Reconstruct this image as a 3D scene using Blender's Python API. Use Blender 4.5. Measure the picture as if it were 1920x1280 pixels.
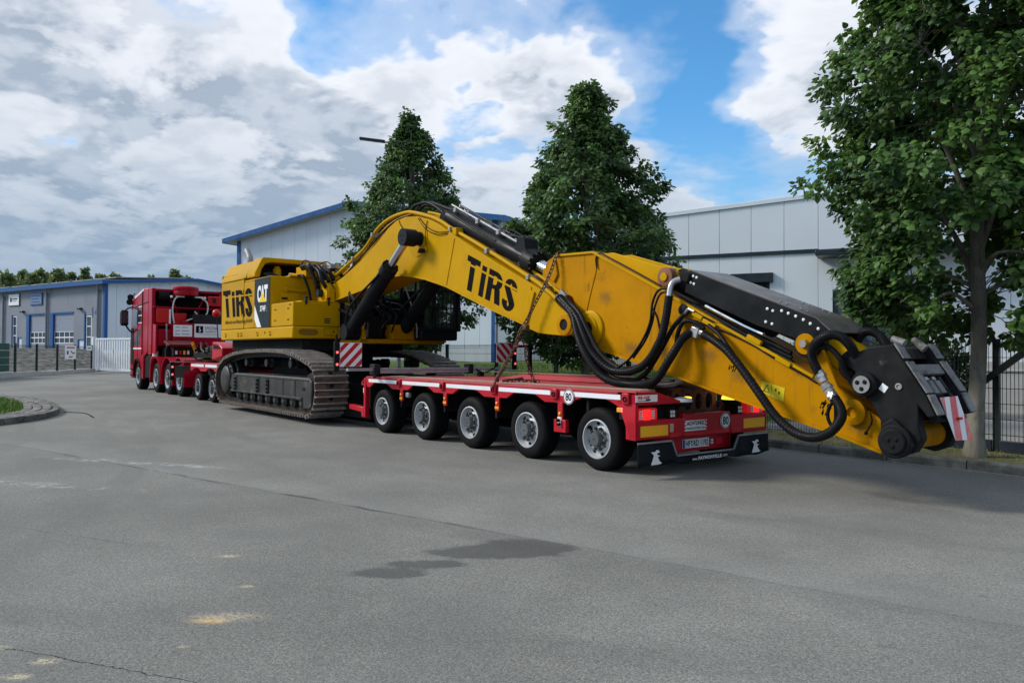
import bpy, bmesh, math, random
import numpy as np
from mathutils import Vector, Matrix, Euler

rad = math.radians
random.seed(7)
scene = bpy.context.scene
col = scene.collection
for o in list(bpy.data.objects):
    bpy.data.objects.remove(o)

# World axes: X runs along the truck and trailer towards its tail, Y away from the road middle
# towards the verge, Z up; the origin is the trailer's rear near-side corner on the asphalt.

# ------------------------------------------------------------------ camera
cam_data = bpy.data.cameras.new('camera')
cam = bpy.data.objects.new('camera', cam_data)
col.objects.link(cam)
scene.camera = cam
cam_data.sensor_width = 36.0
cam_data.lens = 36.0 * 1442 / 1920
cam_data.clip_start = 0.05
cam_data.clip_end = 3000
YAW, PITCH, ROLL = 0.6630, 0.0153, 0.0062
Fh = Vector((-math.cos(YAW), math.sin(YAW), 0)); Rh = Vector((math.sin(YAW), math.cos(YAW), 0)); Up = Vector((0, 0, 1))
F2 = Fh * math.cos(PITCH) + Up * math.sin(PITCH); U2 = Up * math.cos(PITCH) - Fh * math.sin(PITCH)
cr = Rh * math.cos(ROLL) + U2 * math.sin(ROLL); cu = -Rh * math.sin(ROLL) + U2 * math.cos(ROLL)
cam.matrix_world = Matrix(((cr.x, cu.x, -F2.x, 6.1138), (cr.y, cu.y, -F2.y, -6.5877), (cr.z, cu.z, -F2.z, 1.4324), (0, 0, 0, 1)))

# ------------------------------------------------------------------ sun and sky
SUN_DIR = Vector((-0.66, -0.64, 0.60)).normalized()          # towards the sun
sun_data = bpy.data.lights.new('sun', 'SUN')
sun_data.energy = 1.55
sun_data.angle = rad(14.0)
sun_data.color = (1.0, 0.93, 0.82)
sun = bpy.data.objects.new('sun', sun_data)
col.objects.link(sun)
sun.rotation_euler = SUN_DIR.to_track_quat('Z', 'Y').to_euler()

world = bpy.data.worlds.new('World')
scene.world = world
world.use_nodes = True
world.cycles.sampling_method = 'MANUAL'
world.cycles.sample_map_resolution = 512


class NT:
    """small node-tree helper"""
    def __init__(s, tree):
        s.t = tree; s.n = tree.nodes; s.l = tree.links
    def new(s, typ, **kw):
        nd = s.n.new(typ)
        for k, v in kw.items():
            setattr(nd, k, v)
        return nd
    def link(s, a, b):
        s.l.new(a, b)
    def val(s, sock, v):
        if hasattr(v, 'is_linked') or isinstance(v, bpy.types.NodeSocket):
            s.l.new(v, sock)
        else:
            sock.default_value = v
    def math(s, op, a, b=None, c=None, clamp=False):
        nd = s.new('ShaderNodeMath', operation=op, use_clamp=clamp)
        for i, v in enumerate((a, b, c)):
            if v is not None:
                s.val(nd.inputs[i], v)
        return nd.outputs[0]
    def vmath(s, op, a, b=None, scale=None):
        nd = s.new('ShaderNodeVectorMath', operation=op)
        s.val(nd.inputs[0], a)
        if b is not None:
            s.val(nd.inputs[1], b)
        if scale is not None:
            s.val(nd.inputs['Scale'], scale)
        return nd.outputs['Value'] if op in ('DOT_PRODUCT', 'LENGTH', 'DISTANCE') else nd.outputs[0]
    def ramp(s, v, lo, hi, a=0.0, b=1.0, smooth=True):
        nd = s.new('ShaderNodeMapRange', interpolation_type='SMOOTHSTEP' if smooth else 'LINEAR')
        nd.clamp = True
        s.val(nd.inputs['Value'], v); s.val(nd.inputs['From Min'], lo); s.val(nd.inputs['From Max'], hi)
        s.val(nd.inputs['To Min'], a); s.val(nd.inputs['To Max'], b)
        return nd.outputs[0]
    def noise(s, vec, scale, detail=4, rough=0.5, dist=0.0, out='Fac', lac=2.0):
        nd = s.new('ShaderNodeTexNoise')
        nd.inputs['Scale'].default_value = scale; nd.inputs['Detail'].default_value = detail
        nd.inputs['Roughness'].default_value = rough; nd.inputs['Distortion'].default_value = dist
        nd.inputs['Lacunarity'].default_value = lac
        if vec is not None:
            s.link(vec, nd.inputs['Vector'])
        return nd.outputs[out]
    def mix(s, fac, a, b, blend='MIX'):
        nd = s.new('ShaderNodeMix', data_type='RGBA', blend_type=blend)
        s.val(nd.inputs[0], fac)
        for sock, v in ((nd.inputs[6], a), (nd.inputs[7], b)):
            if isinstance(v, tuple):
                sock.default_value = (*v[:3], 1)
            else:
                s.link(v, sock)
        return nd.outputs[2]


def make_sky():
    t = NT(world.node_tree)
    t.n.clear()
    out = t.new('ShaderNodeOutputWorld'); bg = t.new('ShaderNodeBackground')
    bg.inputs['Strength'].default_value = 0.1
    t.link(bg.outputs[0], out.inputs[0])
    sky = t.new('ShaderNodeTexSky', sky_type='NISHITA')
    sky.sun_disc = False
    sky.sun_elevation = math.asin(SUN_DIR.z)
    sky.sun_rotation = math.atan2(SUN_DIR.x, SUN_DIR.y)
    sky.air_density = 1.0; sky.dust_density = 0.6; sky.ozone_density = 1.6
    tc = t.new('ShaderNodeTexCoord')
    d = t.vmath('NORMALIZE', tc.outputs['Generated'])
    sp = t.new('ShaderNodeSeparateXYZ'); t.link(d, sp.inputs[0])
    z = t.math('MAXIMUM', sp.outputs[2], 0.0)
    den = t.math('ADD', z, 0.22)
    cb = t.new('ShaderNodeCombineXYZ')
    t.link(t.math('DIVIDE', sp.outputs[0], den), cb.inputs[0]); t.link(t.math('DIVIDE', sp.outputs[1], den), cb.inputs[1])
    cb.inputs[2].default_value = 3.7
    p = cb.outputs[0]
    warp = t.noise(p, 1.3, 2, 0.5, out='Color')
    p2 = t.vmath('ADD', p, t.vmath('SCALE', t.vmath('SUBTRACT', warp, (0.5, 0.5, 0.5)), scale=0.22))
    n1 = t.noise(p2, 2.4, 7, 0.56)
    n2 = t.noise(p2, 8.0, 5, 0.55)
    dens = t.math('ADD', t.math('MULTIPLY', n1, 0.80), t.math('MULTIPLY', n2, 0.20))
    # big weather pattern: openings (negative) and cloud banks (positive) by direction
    rag = t.noise(p2, 2.6, 4, 0.60, out='Color')
    dw = t.vmath('NORMALIZE', t.vmath('ADD', d, t.vmath('SCALE', t.vmath('SUBTRACT', rag, (0.5, 0.5, 0.5)), scale=0.30)))
    for (dx, dy, dz, r, w) in SKY_BLOBS:
        c = t.vmath('DOT_PRODUCT', dw, (dx, dy, dz))
        m = t.ramp(c, math.cos(r), 1.0)
        dens = t.math('MULTIPLY_ADD', m, w, dens)
    mask = t.math('MAXIMUM', t.ramp(dens, 0.41, 0.585), t.ramp(dens, 0.25, 0.50, 0.0, 0.42))
    thick = t.ramp(dens, 0.50, 0.74)
    ptop = t.vmath('SCALE', p2, scale=0.955)
    lit = t.ramp(t.math('SUBTRACT', n1, t.noise(ptop, 2.4, 6, 0.56)), -0.08, 0.08)
    belly = t.math('MULTIPLY', thick, t.ramp(n2, 0.62, 0.36, 0.35, 1.0), clamp=True)
    belly = t.math('MULTIPLY', belly, t.ramp(lit, 0.0, 1.0, 1.35, 0.45), clamp=True)
    cloud = t.mix(belly, (4.2, 4.35, 4.65), (1.75, 2.1, 2.6))
    cloud = t.mix(t.ramp(lit, 0.55, 0.05, 0.0, 0.35), cloud, (2.0, 2.4, 2.95))
    lowhaze = t.ramp(z, 0.03, 0.33, 1.0, 0.0)
    cloud = t.mix(t.math('MULTIPLY', lowhaze, 0.85), cloud, (1.15, 1.70, 2.35))
    blue = t.mix(1.0, sky.outputs[0], (0.36, 0.72, 0.92), 'MULTIPLY')
    blue = t.mix(t.ramp(z, 0.04, 0.32, 0.92, 0.0), blue, (1.6, 2.5, 3.5))
    t.link(t.mix(mask, blue, cloud), bg.inputs['Color'])


# direction (x, y, z), angular radius, weight
SKY_BLOBS = [
    (-0.584, 0.726, 0.363, 0.15, -0.18), (-0.600, 0.688, 0.409, 0.14, -0.15), (-0.553, 0.777, 0.302, 0.10, -0.16),
    (-0.682, 0.610, 0.403, 0.09, -0.13), (-0.839, 0.376, 0.393, 0.09, -0.10), (-0.805, 0.525, 0.278, 0.05, -0.16),
    (-0.967, 0.079, 0.244, 0.05, -0.10), (-0.962, 0.144, 0.233, 0.05, -0.10), (-0.561, 0.799, 0.217, 0.09, -0.12),
    (-0.596, 0.772, 0.220, 0.08, -0.06),
    (-0.815, 0.415, 0.405, 0.10, -0.20), (-0.74, 0.53, 0.415, 0.07, -0.14),
    (-0.659, 0.668, 0.346, 0.13, 0.16), (-0.935, 0.219, 0.278, 0.36, 0.16), (-0.781, 0.516, 0.352, 0.18, 0.12),
    (-0.722, 0.594, 0.354, 0.11, 0.08), (-0.486, 0.793, 0.368, 0.12, 0.11), (-0.508, 0.806, 0.303, 0.07, 0.10),
    (-0.981, 0.122, 0.151, 0.24, 0.14), (-0.878, 0.416, 0.238, 0.20, 0.14), (-0.640, 0.735, 0.225, 0.09, 0.08),
]
make_sky()

vs = scene.view_settings
vs.view_transform = 'Standard'
vs.look = 'None'
vs.gamma = 1.0
vs.use_curve_mapping = False
vs.exposure = 1.16
scene.cycles.use_adaptive_sampling = True
scene.cycles.max_bounces = 5
scene.cycles.diffuse_bounces = 2
scene.cycles.glossy_bounces = 2
scene.cycles.transmission_bounces = 3
scene.cycles.transparent_max_bounces = 6
scene.cycles.use_denoising = True

# ------------------------------------------------------------------ materials
MATS = {}


def pm(name, c, rough=0.5, metal=0.0, var=0.12, vscale=3.0, bump=0.0, bscale=60.0, dirt=0.0, dirtcol=(0.05, 0.045, 0.035),
       dscale=2.5, dlo=0.55, dhi=0.72, coat=0.0, spec=0.30, emit=None, estr=0.0, streak=False, rvar=0.12, alpha=None, stretch=None, chips=0.0, chipcol=(0.05, 0.035, 0.025)):
    """procedural paint / metal / rubber: base colour with mottling, dirt patches, roughness variation and fine relief"""
    if name in MATS:
        return MATS[name]
    m = bpy.data.materials.new(name); m.use_nodes = True
    t = NT(m.node_tree)
    b = t.n['Principled BSDF']
    tc = t.new('ShaderNodeTexCoord')
    geo = t.new('ShaderNodeNewGeometry')
    oi = t.new('ShaderNodeObjectInfo')
    vec = tc.outputs['Object']
    off = t.math('MULTIPLY', oi.outputs['Random'], 17.0)
    vec = t.vmath('ADD', vec, off)
    if stretch:
        mp = t.new('ShaderNodeMapping'); mp.inputs['Scale'].default_value = stretch
        t.link(vec, mp.inputs['Vector']); vec = mp.outputs[0]
    n = t.noise(vec, vscale, 5, 0.6)
    f = t.ramp(n, 0.25, 0.75, 1 - var, 1 + var, smooth=False)
    base = t.mix(1.0, c, f, 'MULTIPLY') if False else None
    hs = t.new('ShaderNodeHueSaturation'); hs.inputs['Color'].default_value = (*c, 1); t.link(f, hs.inputs['Value'])
    colr = hs.outputs[0]
    if dirt > 0:
        dn = t.noise(vec, dscale, 9, 0.68, 0.3)
        dm = t.ramp(dn, dlo, dhi, 0.0, dirt)
        if streak:
            mp = t.new('ShaderNodeMapping'); mp.inputs['Scale'].default_value = (9, 9, 0.7)
            t.link(vec, mp.inputs['Vector'])
            sn = t.noise(mp.outputs[0], 1.2, 5, 0.6)
            dm = t.math('MAXIMUM', dm, t.ramp(sn, 0.56, 0.80, 0.0, dirt * 0.8))
        colr = t.mix(dm, colr, dirtcol)
        rr = t.math('ADD', t.ramp(n, 0.2, 0.8, rough - rvar, rough + rvar), t.math('MULTIPLY', dm, 0.3), clamp=True)
    else:
        rr = t.ramp(n, 0.2, 0.8, max(0.02, rough - rvar), min(1, rough + rvar))
    if chips > 0:
        cn = t.noise(vec, 23.0, 3, 0.7); cz = t.noise(vec, 1.7, 2, 0.5)
        colr = t.mix(t.math('MULTIPLY', t.ramp(cn, 0.665, 0.70), t.ramp(cz, 0.42, 0.62, 0.0, chips)), colr, chipcol)
    t.link(colr, b.inputs['Base Color'])
    t.link(rr, b.inputs['Roughness'])
    b.inputs['Metallic'].default_value = metal
    b.inputs['Specular IOR Level'].default_value = spec
    b.inputs['Coat Weight'].default_value = coat
    b.inputs['Coat Roughness'].default_value = 0.12
    if bump > 0:
        bn = t.noise(vec, bscale, 4, 0.6)
        bp = t.new('ShaderNodeBump'); bp.inputs['Strength'].default_value = bump; bp.inputs['Distance'].default_value = 0.01
        t.link(bn, bp.inputs['Height']); t.link(bp.outputs[0], b.inputs['Normal'])
    if emit:
        b.inputs['Emission Color'].default_value = (*emit, 1); b.inputs['Emission Strength'].default_value = estr
    MATS[name] = m
    return m


def glass_mat(name, tint, rough=0.03, trans=0.0):
    m = bpy.data.materials.new(name); m.use_nodes = True
    b = m.node_tree.nodes['Principled BSDF']
    b.inputs['Base Color'].default_value = (*tint, 1)
    b.inputs['Roughness'].default_value = rough
    b.inputs['Specular IOR Level'].default_value = 0.7
    b.inputs['Transmission Weight'].default_value = trans
    b.inputs['Alpha'].default_value = 1.0
    MATS[name] = m
    return m


YELLOW = pm('machine_yellow_paint', (0.495, 0.268, 0.000), 0.42, spec=0.06, var=0.13, vscale=1.1, dirt=0.42, dscale=1.1, dlo=0.52, dhi=0.84, chips=0.7,
            dirtcol=(0.22, 0.11, 0.012), coat=0.0, bump=0.03, bscale=8, streak=True)
YELLOW_WORN = pm('worn_yellow_paint', (0.44, 0.195, 0.000), 0.50, spec=0.05, chips=0.9, var=0.14, vscale=2.0, dirt=0.75, dscale=2.1, dlo=0.55, dhi=0.77,
                 dirtcol=(0.055, 0.036, 0.018), coat=0.0, bump=0.06, bscale=14, streak=True)
BLACKP = pm('black_machine_paint', (0.012, 0.013, 0.015), 0.42, spec=0.08, var=0.3, dirt=0.4, dirtcol=(0.07, 0.065, 0.06), dlo=0.6, dhi=0.85, bump=0.04)
BLACKWORN = pm('worn_black_paint', (0.014, 0.014, 0.015), 0.45, spec=0.08, var=0.4, vscale=5, dirt=0.75, dscale=3.2, dirtcol=(0.10, 0.095, 0.09), dlo=0.60, dhi=0.72, bump=0.12, bscale=25)
PLATETOP = pm('worn_cover_plate', (0.10, 0.09, 0.08), 0.38, var=0.35, vscale=4, dirt=0.8, dscale=2.2, dirtcol=(0.20, 0.10, 0.04), dlo=0.58, dhi=0.8, bump=0.08, bscale=12)
RUBBER = pm('rubber', (0.008, 0.008, 0.009), 0.7, spec=0.08, var=0.25, vscale=8, dirt=0.18, dirtcol=(0.04, 0.038, 0.035), bump=0.08, bscale=40)
HOSE = pm('hydraulic_hose', (0.010, 0.010, 0.011), 0.40, spec=0.08, var=0.3, vscale=12, dirt=0.25, dirtcol=(0.06, 0.055, 0.05), bump=0.15, bscale=90)
REDP = pm('trailer_red_paint', (0.44, 0.006, 0.018), 0.36, chips=0.5, var=0.12, vscale=2, dirt=0.45, dscale=2, dirtcol=(0.10, 0.03, 0.03), dlo=0.58, dhi=0.85, coat=0.05)
REDDECK = pm('red_deck_plate', (0.44, 0.06, 0.07), 0.55, var=0.22, vscale=2.5, dirt=0.7, dscale=1.6, dirtcol=(0.22, 0.12, 0.10), dlo=0.5, dhi=0.8, bump=0.08)
TRUCKRED = pm('truck_red_paint', (0.33, 0.003, 0.016), 0.30, spec=0.16, var=0.10, vscale=1, coat=0.0, dirt=0.2, dirtcol=(0.08, 0.03, 0.03), dlo=0.62, dhi=0.9)
BRIGHTRED = pm('bright_red_box', (0.52, 0.008, 0.012), 0.38, var=0.08, coat=0.2)
WOOD = pm('worn_deck_timber', (0.33, 0.24, 0.18), 0.8, var=0.3, vscale=6, dirt=0.6, dirtcol=(0.20, 0.06, 0.05), bump=0.2, bscale=30, stretch=(0.3, 4, 4))
DARKSTEEL = pm('dark_steel', (0.022, 0.022, 0.024), 0.5, spec=0.14, metal=0.2, var=0.4, dirt=0.5, dirtcol=(0.09, 0.07, 0.05), bump=0.08)
UNDER = pm('chassis_black', (0.012, 0.012, 0.012), 0.7, spec=0.08, var=0.4, dirt=0.4, dirtcol=(0.04, 0.035, 0.03))
TRACKST = pm('track_frame_steel', (0.026, 0.025, 0.024), 0.5, metal=0.0, var=0.35, vscale=3, dirt=0.8, dscale=2.4, dirtcol=(0.16, 0.115, 0.08), dlo=0.50, dhi=0.76, bump=0.18, bscale=22)
SHOE = pm('track_shoe_steel', (0.075, 0.054, 0.042), 0.55, metal=0.0, var=0.4, vscale=7, dirt=0.9, dscale=5, dirtcol=(0.20, 0.135, 0.095), dlo=0.44, dhi=0.70, bump=0.25, bscale=28)
GROUSER = pm('polished_grouser', (0.42, 0.39, 0.36), 0.40, metal=0.55, var=0.35, vscale=9, dirt=0.7, dscale=6, dirtcol=(0.20, 0.15, 0.12), bump=0.1)
STEEL = pm('bright_steel', (0.42, 0.42, 0.41), 0.3, metal=0.7, var=0.15)
CHROME = pm('chrome_rod', (0.62, 0.62, 0.61), 0.12, metal=1.0, var=0.08)
GREYMET = pm('worn_bare_steel', (0.26, 0.255, 0.25), 0.5, metal=0.2, var=0.25, dirt=0.5, dirtcol=(0.16, 0.14, 0.12), bump=0.1, bscale=30)
ALU = pm('aluminium_profile', (0.36, 0.37, 0.38), 0.35, metal=0.6, var=0.2, vscale=5, dirt=0.4, dirtcol=(0.12, 0.12, 0.12))
RIM = pm('silver_rim_paint', (0.46, 0.475, 0.49), 0.5, metal=0.1, var=0.12, vscale=6, dirt=0.5, dirtcol=(0.16, 0.15, 0.14), dscale=5, dlo=0.5, dhi=0.8)
HUB = pm('grey_hub', (0.10, 0.105, 0.11), 0.5, metal=0.3, var=0.2, dirt=0.4, dirtcol=(0.05, 0.05, 0.05))
WHITE = pm('white_paint', (0.78, 0.79, 0.80), 0.42, var=0.05, dirt=0.3, dirtcol=(0.45, 0.42, 0.38), dlo=0.6, dhi=0.85)
WHITEREF = pm('white_reflective_strip', (0.74, 0.76, 0.80), 0.35, var=0.06, dirt=0.4, dscale=6, dirtcol=(0.35, 0.25, 0.25), dlo=0.6, dhi=0.8)
LETTER = pm('black_lettering', (0.006, 0.006, 0.007), 0.75, spec=0.04, var=0.15)
LETTERW = pm('white_lettering', (0.80, 0.80, 0.80), 0.45, var=0.04)
SIGNRED = pm('reflective_red', (0.55, 0.012, 0.02), 0.35, var=0.08, dirt=0.25, dirtcol=(0.25, 0.05, 0.05))
PALERED = pm('faded_red_stripe', (0.70, 0.10, 0.11), 0.45, var=0.18, dirt=0.5, dirtcol=(0.75, 0.45, 0.38), dscale=3, dlo=0.45, dhi=0.7)
SIGNYEL = pm('reflective_yellow', (0.90, 0.45, 0.02), 0.35, var=0.06, dirt=0.2, dirtcol=(0.4, 0.2, 0.03))
AMBER = pm('amber_reflector', (0.85, 0.35, 0.01), 0.25, var=0.05, emit=(1, 0.3, 0.0), estr=0.02)
LAMPRED = pm('red_lamp_lit', (0.75, 0.01, 0.01), 0.15, var=0.05, emit=(1.0, 0.02, 0.02), estr=0.55)
LAMPDARK = pm('red_lamp_lens', (0.45, 0.01, 0.015), 0.12, var=0.05, emit=(1.0, 0.02, 0.02), estr=0.12)
LAMPPINK = pm('pink_marker_lamp', (0.85, 0.22, 0.22), 0.2, var=0.05, emit=(1, 0.12, 0.12), estr=0.5)
BEACON = pm('orange_beacon_lit', (0.9, 0.35, 0.02), 0.15, var=0.05, emit=(1.0, 0.38, 0.03), estr=1.5)
LENS = pm('clear_lens', (0.70, 0.70, 0.68), 0.15, var=0.08)
RUST = pm('rusty_steel', (0.125, 0.060, 0.038), 0.7, var=0.35, vscale=5, dirt=0.7, dirtcol=(0.05, 0.035, 0.03), bump=0.2)
CHAIN = pm('rusty_chain', (0.085, 0.040, 0.028), 0.55, metal=0.3, var=0.4, vscale=20, dirt=0.5, dirtcol=(0.03, 0.025, 0.02), bump=0.1)
WEAR = pm('worn_dark_steel', (0.17, 0.165, 0.16), 0.5, metal=0.1, var=0.35, vscale=9, dirt=0.8, dscale=7, dirtcol=(0.03, 0.03, 0.03), dlo=0.48, dhi=0.68, bump=0.15, bscale=30)
MAT_RUB = pm('grey_rubber_mat', (0.085, 0.085, 0.085), 0.7, var=0.2, dirt=0.4, dirtcol=(0.17, 0.15, 0.12))
YELSTICK = pm('yellow_sticker', (0.58, 0.46, 0.012), 0.35, var=0.15, vscale=6, dirt=0.6, dirtcol=(0.25, 0.19, 0.02))
GLASS = glass_mat('dark_window_glass', (0.025, 0.035, 0.045), 0.02)
CABGLASS = glass_mat('green_cab_glass', (0.02, 0.035, 0.03), 0.05)
CABGLASS.node_tree.nodes['Principled BSDF'].inputs['Alpha'].default_value = 0.28
BLUEPLATE = pm('plate_blue', (0.01, 0.05, 0.35), 0.4)

# ------------------------------------------------------------------ mesh helpers
ORG = {}


def catmull(pts, sub):
    P = [Vector(p) for p in pts]
    if len(P) < 3 or sub <= 1:
        return P
    out = []
    for i in range(len(P) - 1):
        p0 = P[i - 1] if i > 0 else P[i] * 2 - P[i + 1]
        p1, p2 = P[i], P[i + 1]
        p3 = P[i + 2] if i + 2 < len(P) else P[i + 1] * 2 - P[i]
        for k in range(sub):
            t = k / sub
            out.append(0.5 * ((2 * p1) + (p2 - p0) * t + (2 * p0 - 5 * p1 + 4 * p2 - p3) * t * t + (3 * p1 - p0 - 3 * p2 + p3) * t ** 3))
    out.append(P[-1])
    return out


class MB:
    def __init__(s):
        s.v = []; s.f = []
    def add(s, vs, fs):
        o = len(s.v)
        s.v += [tuple(v) for v in vs]
        s.f += [tuple(i + o for i in f) for f in fs]
        return s
    def box(s, x0, x1, y0, y1, z0, z1):
        return s.add([(x0, y0, z0), (x1, y0, z0), (x1, y1, z0), (x0, y1, z0), (x0, y0, z1), (x1, y0, z1), (x1, y1, z1), (x0, y1, z1)],
                     [(0, 3, 2, 1), (4, 5, 6, 7), (0, 1, 5, 4), (1, 2, 6, 5), (2, 3, 7, 6), (3, 0, 4, 7)])
    def obox(s, c, size, rot):
        c = Vector(c); hx, hy, hz = (k / 2 for k in size)
        vs = [c + rot @ Vector((a * hx, b * hy, d * hz)) for d in (-1, 1) for (a, b) in ((-1, -1), (1, -1), (1, 1), (-1, 1))]
        return s.add(vs, [(0, 3, 2, 1), (4, 5, 6, 7), (0, 1, 5, 4), (1, 2, 6, 5), (2, 3, 7, 6), (3, 0, 4, 7)])
    def prism(s, poly, a0, a1, axis='y'):
        n = len(poly)
        mk = {'y': lambda p, a: (p[0], a, p[1]), 'x': lambda p, a: (a, p[0], p[1]), 'z': lambda p, a: (p[0], p[1], a)}[axis]
        vs = [mk(p, a0) for p in poly] + [mk(p, a1) for p in poly]
        fs = [tuple(range(n)), tuple(range(2 * n - 1, n - 1, -1))] + [(i, i + n, (i + 1) % n + n, (i + 1) % n) for i in range(n)]
        return s.add(vs, fs)
    def cyl(s, p0, p1, r0, r1=None, n=18, caps=True):
        p0 = Vector(p0); p1 = Vector(p1); r1 = r0 if r1 is None else r1
        q = (p1 - p0).to_track_quat('Z', 'Y').to_matrix()
        ring = [(math.cos(2 * math.pi * i / n), math.sin(2 * math.pi * i / n)) for i in range(n)]
        vs = [p0 + q @ Vector((c * r0, d * r0, 0)) for c, d in ring] + [p1 + q @ Vector((c * r1, d * r1, 0)) for c, d in ring]
        fs = [(i, (i + 1) % n, (i + 1) % n + n, i + n) for i in range(n)]
        if caps:
            fs += [tuple(range(n - 1, -1, -1)), tuple(range(n, 2 * n))]
        return s.add(vs, fs)
    def lathe(s, prof, origin, axis=(0, 1, 0), n=28, caps=True):
        origin = Vector(origin); q = Vector(axis).to_track_quat('Z', 'Y').to_matrix()
        vs = []; m = len(prof)
        for r, h in prof:
            for i in range(n):
                a = 2 * math.pi * i / n
                vs.append(origin + q @ Vector((math.cos(a) * r, math.sin(a) * r, h)))
        fs = []
        for k in range(m - 1):
            for i in range(n):
                j = (i + 1) % n
                fs.append((k * n + i, k * n + j, (k + 1) * n + j, (k + 1) * n + i))
        if caps:
            fs += [tuple(range(n - 1, -1, -1)), tuple((m - 1) * n + i for i in range(n))]
        return s.add(vs, fs)
    def tube(s, pts, r, n=8, sub=5, closed=False):
        P = catmull(pts, sub); m = len(P)
        rs = r if isinstance(r, (list, tuple)) else None
        t0 = (P[1] - P[0]).normalized()
        up = Vector((0, 0, 1)) if abs(t0.z) < 0.9 else Vector((1, 0, 0))
        nrm = (up - t0 * up.dot(t0)).normalized()
        vs = []
        for i in range(m):
            t = (P[min(i + 1, m - 1)] - P[max(i - 1, 0)])
            t = t.normalized() if t.length > 1e-9 else t0
            nrm = (nrm - t * nrm.dot(t)).normalized(); bn = t.cross(nrm)
            rr = r if rs is None else rs[0] + (rs[1] - rs[0]) * i / (m - 1)
            for k in range(n):
                a = 2 * math.pi * k / n
                vs.append(P[i] + nrm * (math.cos(a) * rr) + bn * (math.sin(a) * rr))
        fs = [(i * n + k, i * n + (k + 1) % n, (i + 1) * n + (k + 1) % n, (i + 1) * n + k) for i in range(m - 1) for k in range(n)]
        fs += [tuple(range(n - 1, -1, -1)), tuple((m - 1) * n + k for k in range(n))]
        return s.add(vs, fs)
    def torus(s, c, axis, R, r, n=20, k=8):
        c = Vector(c); q = Vector(axis).to_track_quat('Z', 'Y').to_matrix()
        vs = []
        for i in range(n):
            a = 2 * math.pi * i / n
            for j in range(k):
                b = 2 * math.pi * j / k
                vs.append(c + q @ Vector(((R + r * math.cos(b)) * math.cos(a), (R + r * math.cos(b)) * math.sin(a), r * math.sin(b))))
        return s.add(vs, [(i * k + j, ((i + 1) % n) * k + j, ((i + 1) % n) * k + (j + 1) % k, i * k + (j + 1) % k) for i in range(n) for j in range(k)])
    def dome(s, c, axis, r, n=12, m=5, flat=1.0):
        prof = [(r * math.cos(math.pi / 2 * i / m), r * flat * math.sin(math.pi / 2 * i / m)) for i in range(m)] + [(r * 0.02, r * flat)]
        return s.lathe(prof, c, axis, n)
    def quad(s, a, b, c, d):
        return s.add([a, b, c, d], [(0, 1, 2, 3)])
    def build(s, name, mat, parent=None, bevel=0.0, sharp=35, fix=True, seg=2, kind=None):
        v = np.array(s.v, dtype=float)
        lo = v.min(0); hi = v.max(0); c = (lo + hi) / 2
        if parent is None:
            c[2] = lo[2]
        c = np.round(c, 4)
        me = bpy.data.meshes.new(name)
        me.from_pydata([tuple(p) for p in (v - c)], [], s.f)
        if fix:
            bm = bmesh.new(); bm.from_mesh(me)
            bmesh.ops.recalc_face_normals(bm, faces=bm.faces)
            bm.to_mesh(me); bm.free()
        if sharp:
            me.polygons.foreach_set('use_smooth', [True] * len(me.polygons))
            me.set_sharp_from_angle(angle=rad(sharp))
        me.materials.append(mat)
        o = bpy.data.objects.new(name, me)
        col.objects.link(o)
        put(o, c, parent)
        if bevel:
            md = o.modifiers.new('bevel', 'BEVEL'); md.width = bevel; md.segments = seg; md.limit_method = 'ANGLE'; md.angle_limit = rad(40)
            md.harden_normals = False
        if kind:
            o['kind'] = kind
        return o


def put(o, c, parent):
    """place an object whose mesh is centred on c (world or thing-local coordinates) below its parent"""
    c = Vector(c)
    if parent is not None:
        o.parent = parent
        o.location = c - ORG.get(parent.name, Vector())
    else:
        o.location = c
    ORG[o.name] = c
    return o


def clone(src, c, parent, rot=None, name=None):
    """another piece sharing src's mesh, at c (same coordinates as build)"""
    o = src.copy()
    if name:
        o.name = name
    col.objects.link(o)
    if rot is not None:
        o.rotation_euler = rot
    return put(o, c, parent)


def thing(name, loc, label, cat, group=None, rotz=0.0, local=False):
    o = bpy.data.objects.new(name, None)
    o.empty_display_size = 0.3
    col.objects.link(o)
    o.location = loc; o.rotation_euler = (0, 0, rotz)
    o['label'] = label; o['category'] = cat
    if group:
        o['group'] = group
    ORG[o.name] = Vector((0, 0, 0)) if local else Vector(loc)
    return o


def tag(o, label, cat, group=None):
    o['label'] = label; o['category'] = cat
    if group:
        o['group'] = group
    return o


def structure(o):
    o['kind'] = 'structure'
    return o


SIDE = Euler((math.pi / 2, 0, 0))                 # lettering that faces -Y, reading along +X
REAR = Euler((math.pi / 2, 0, math.pi / 2))       # lettering that faces +X, reading along +Y


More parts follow.
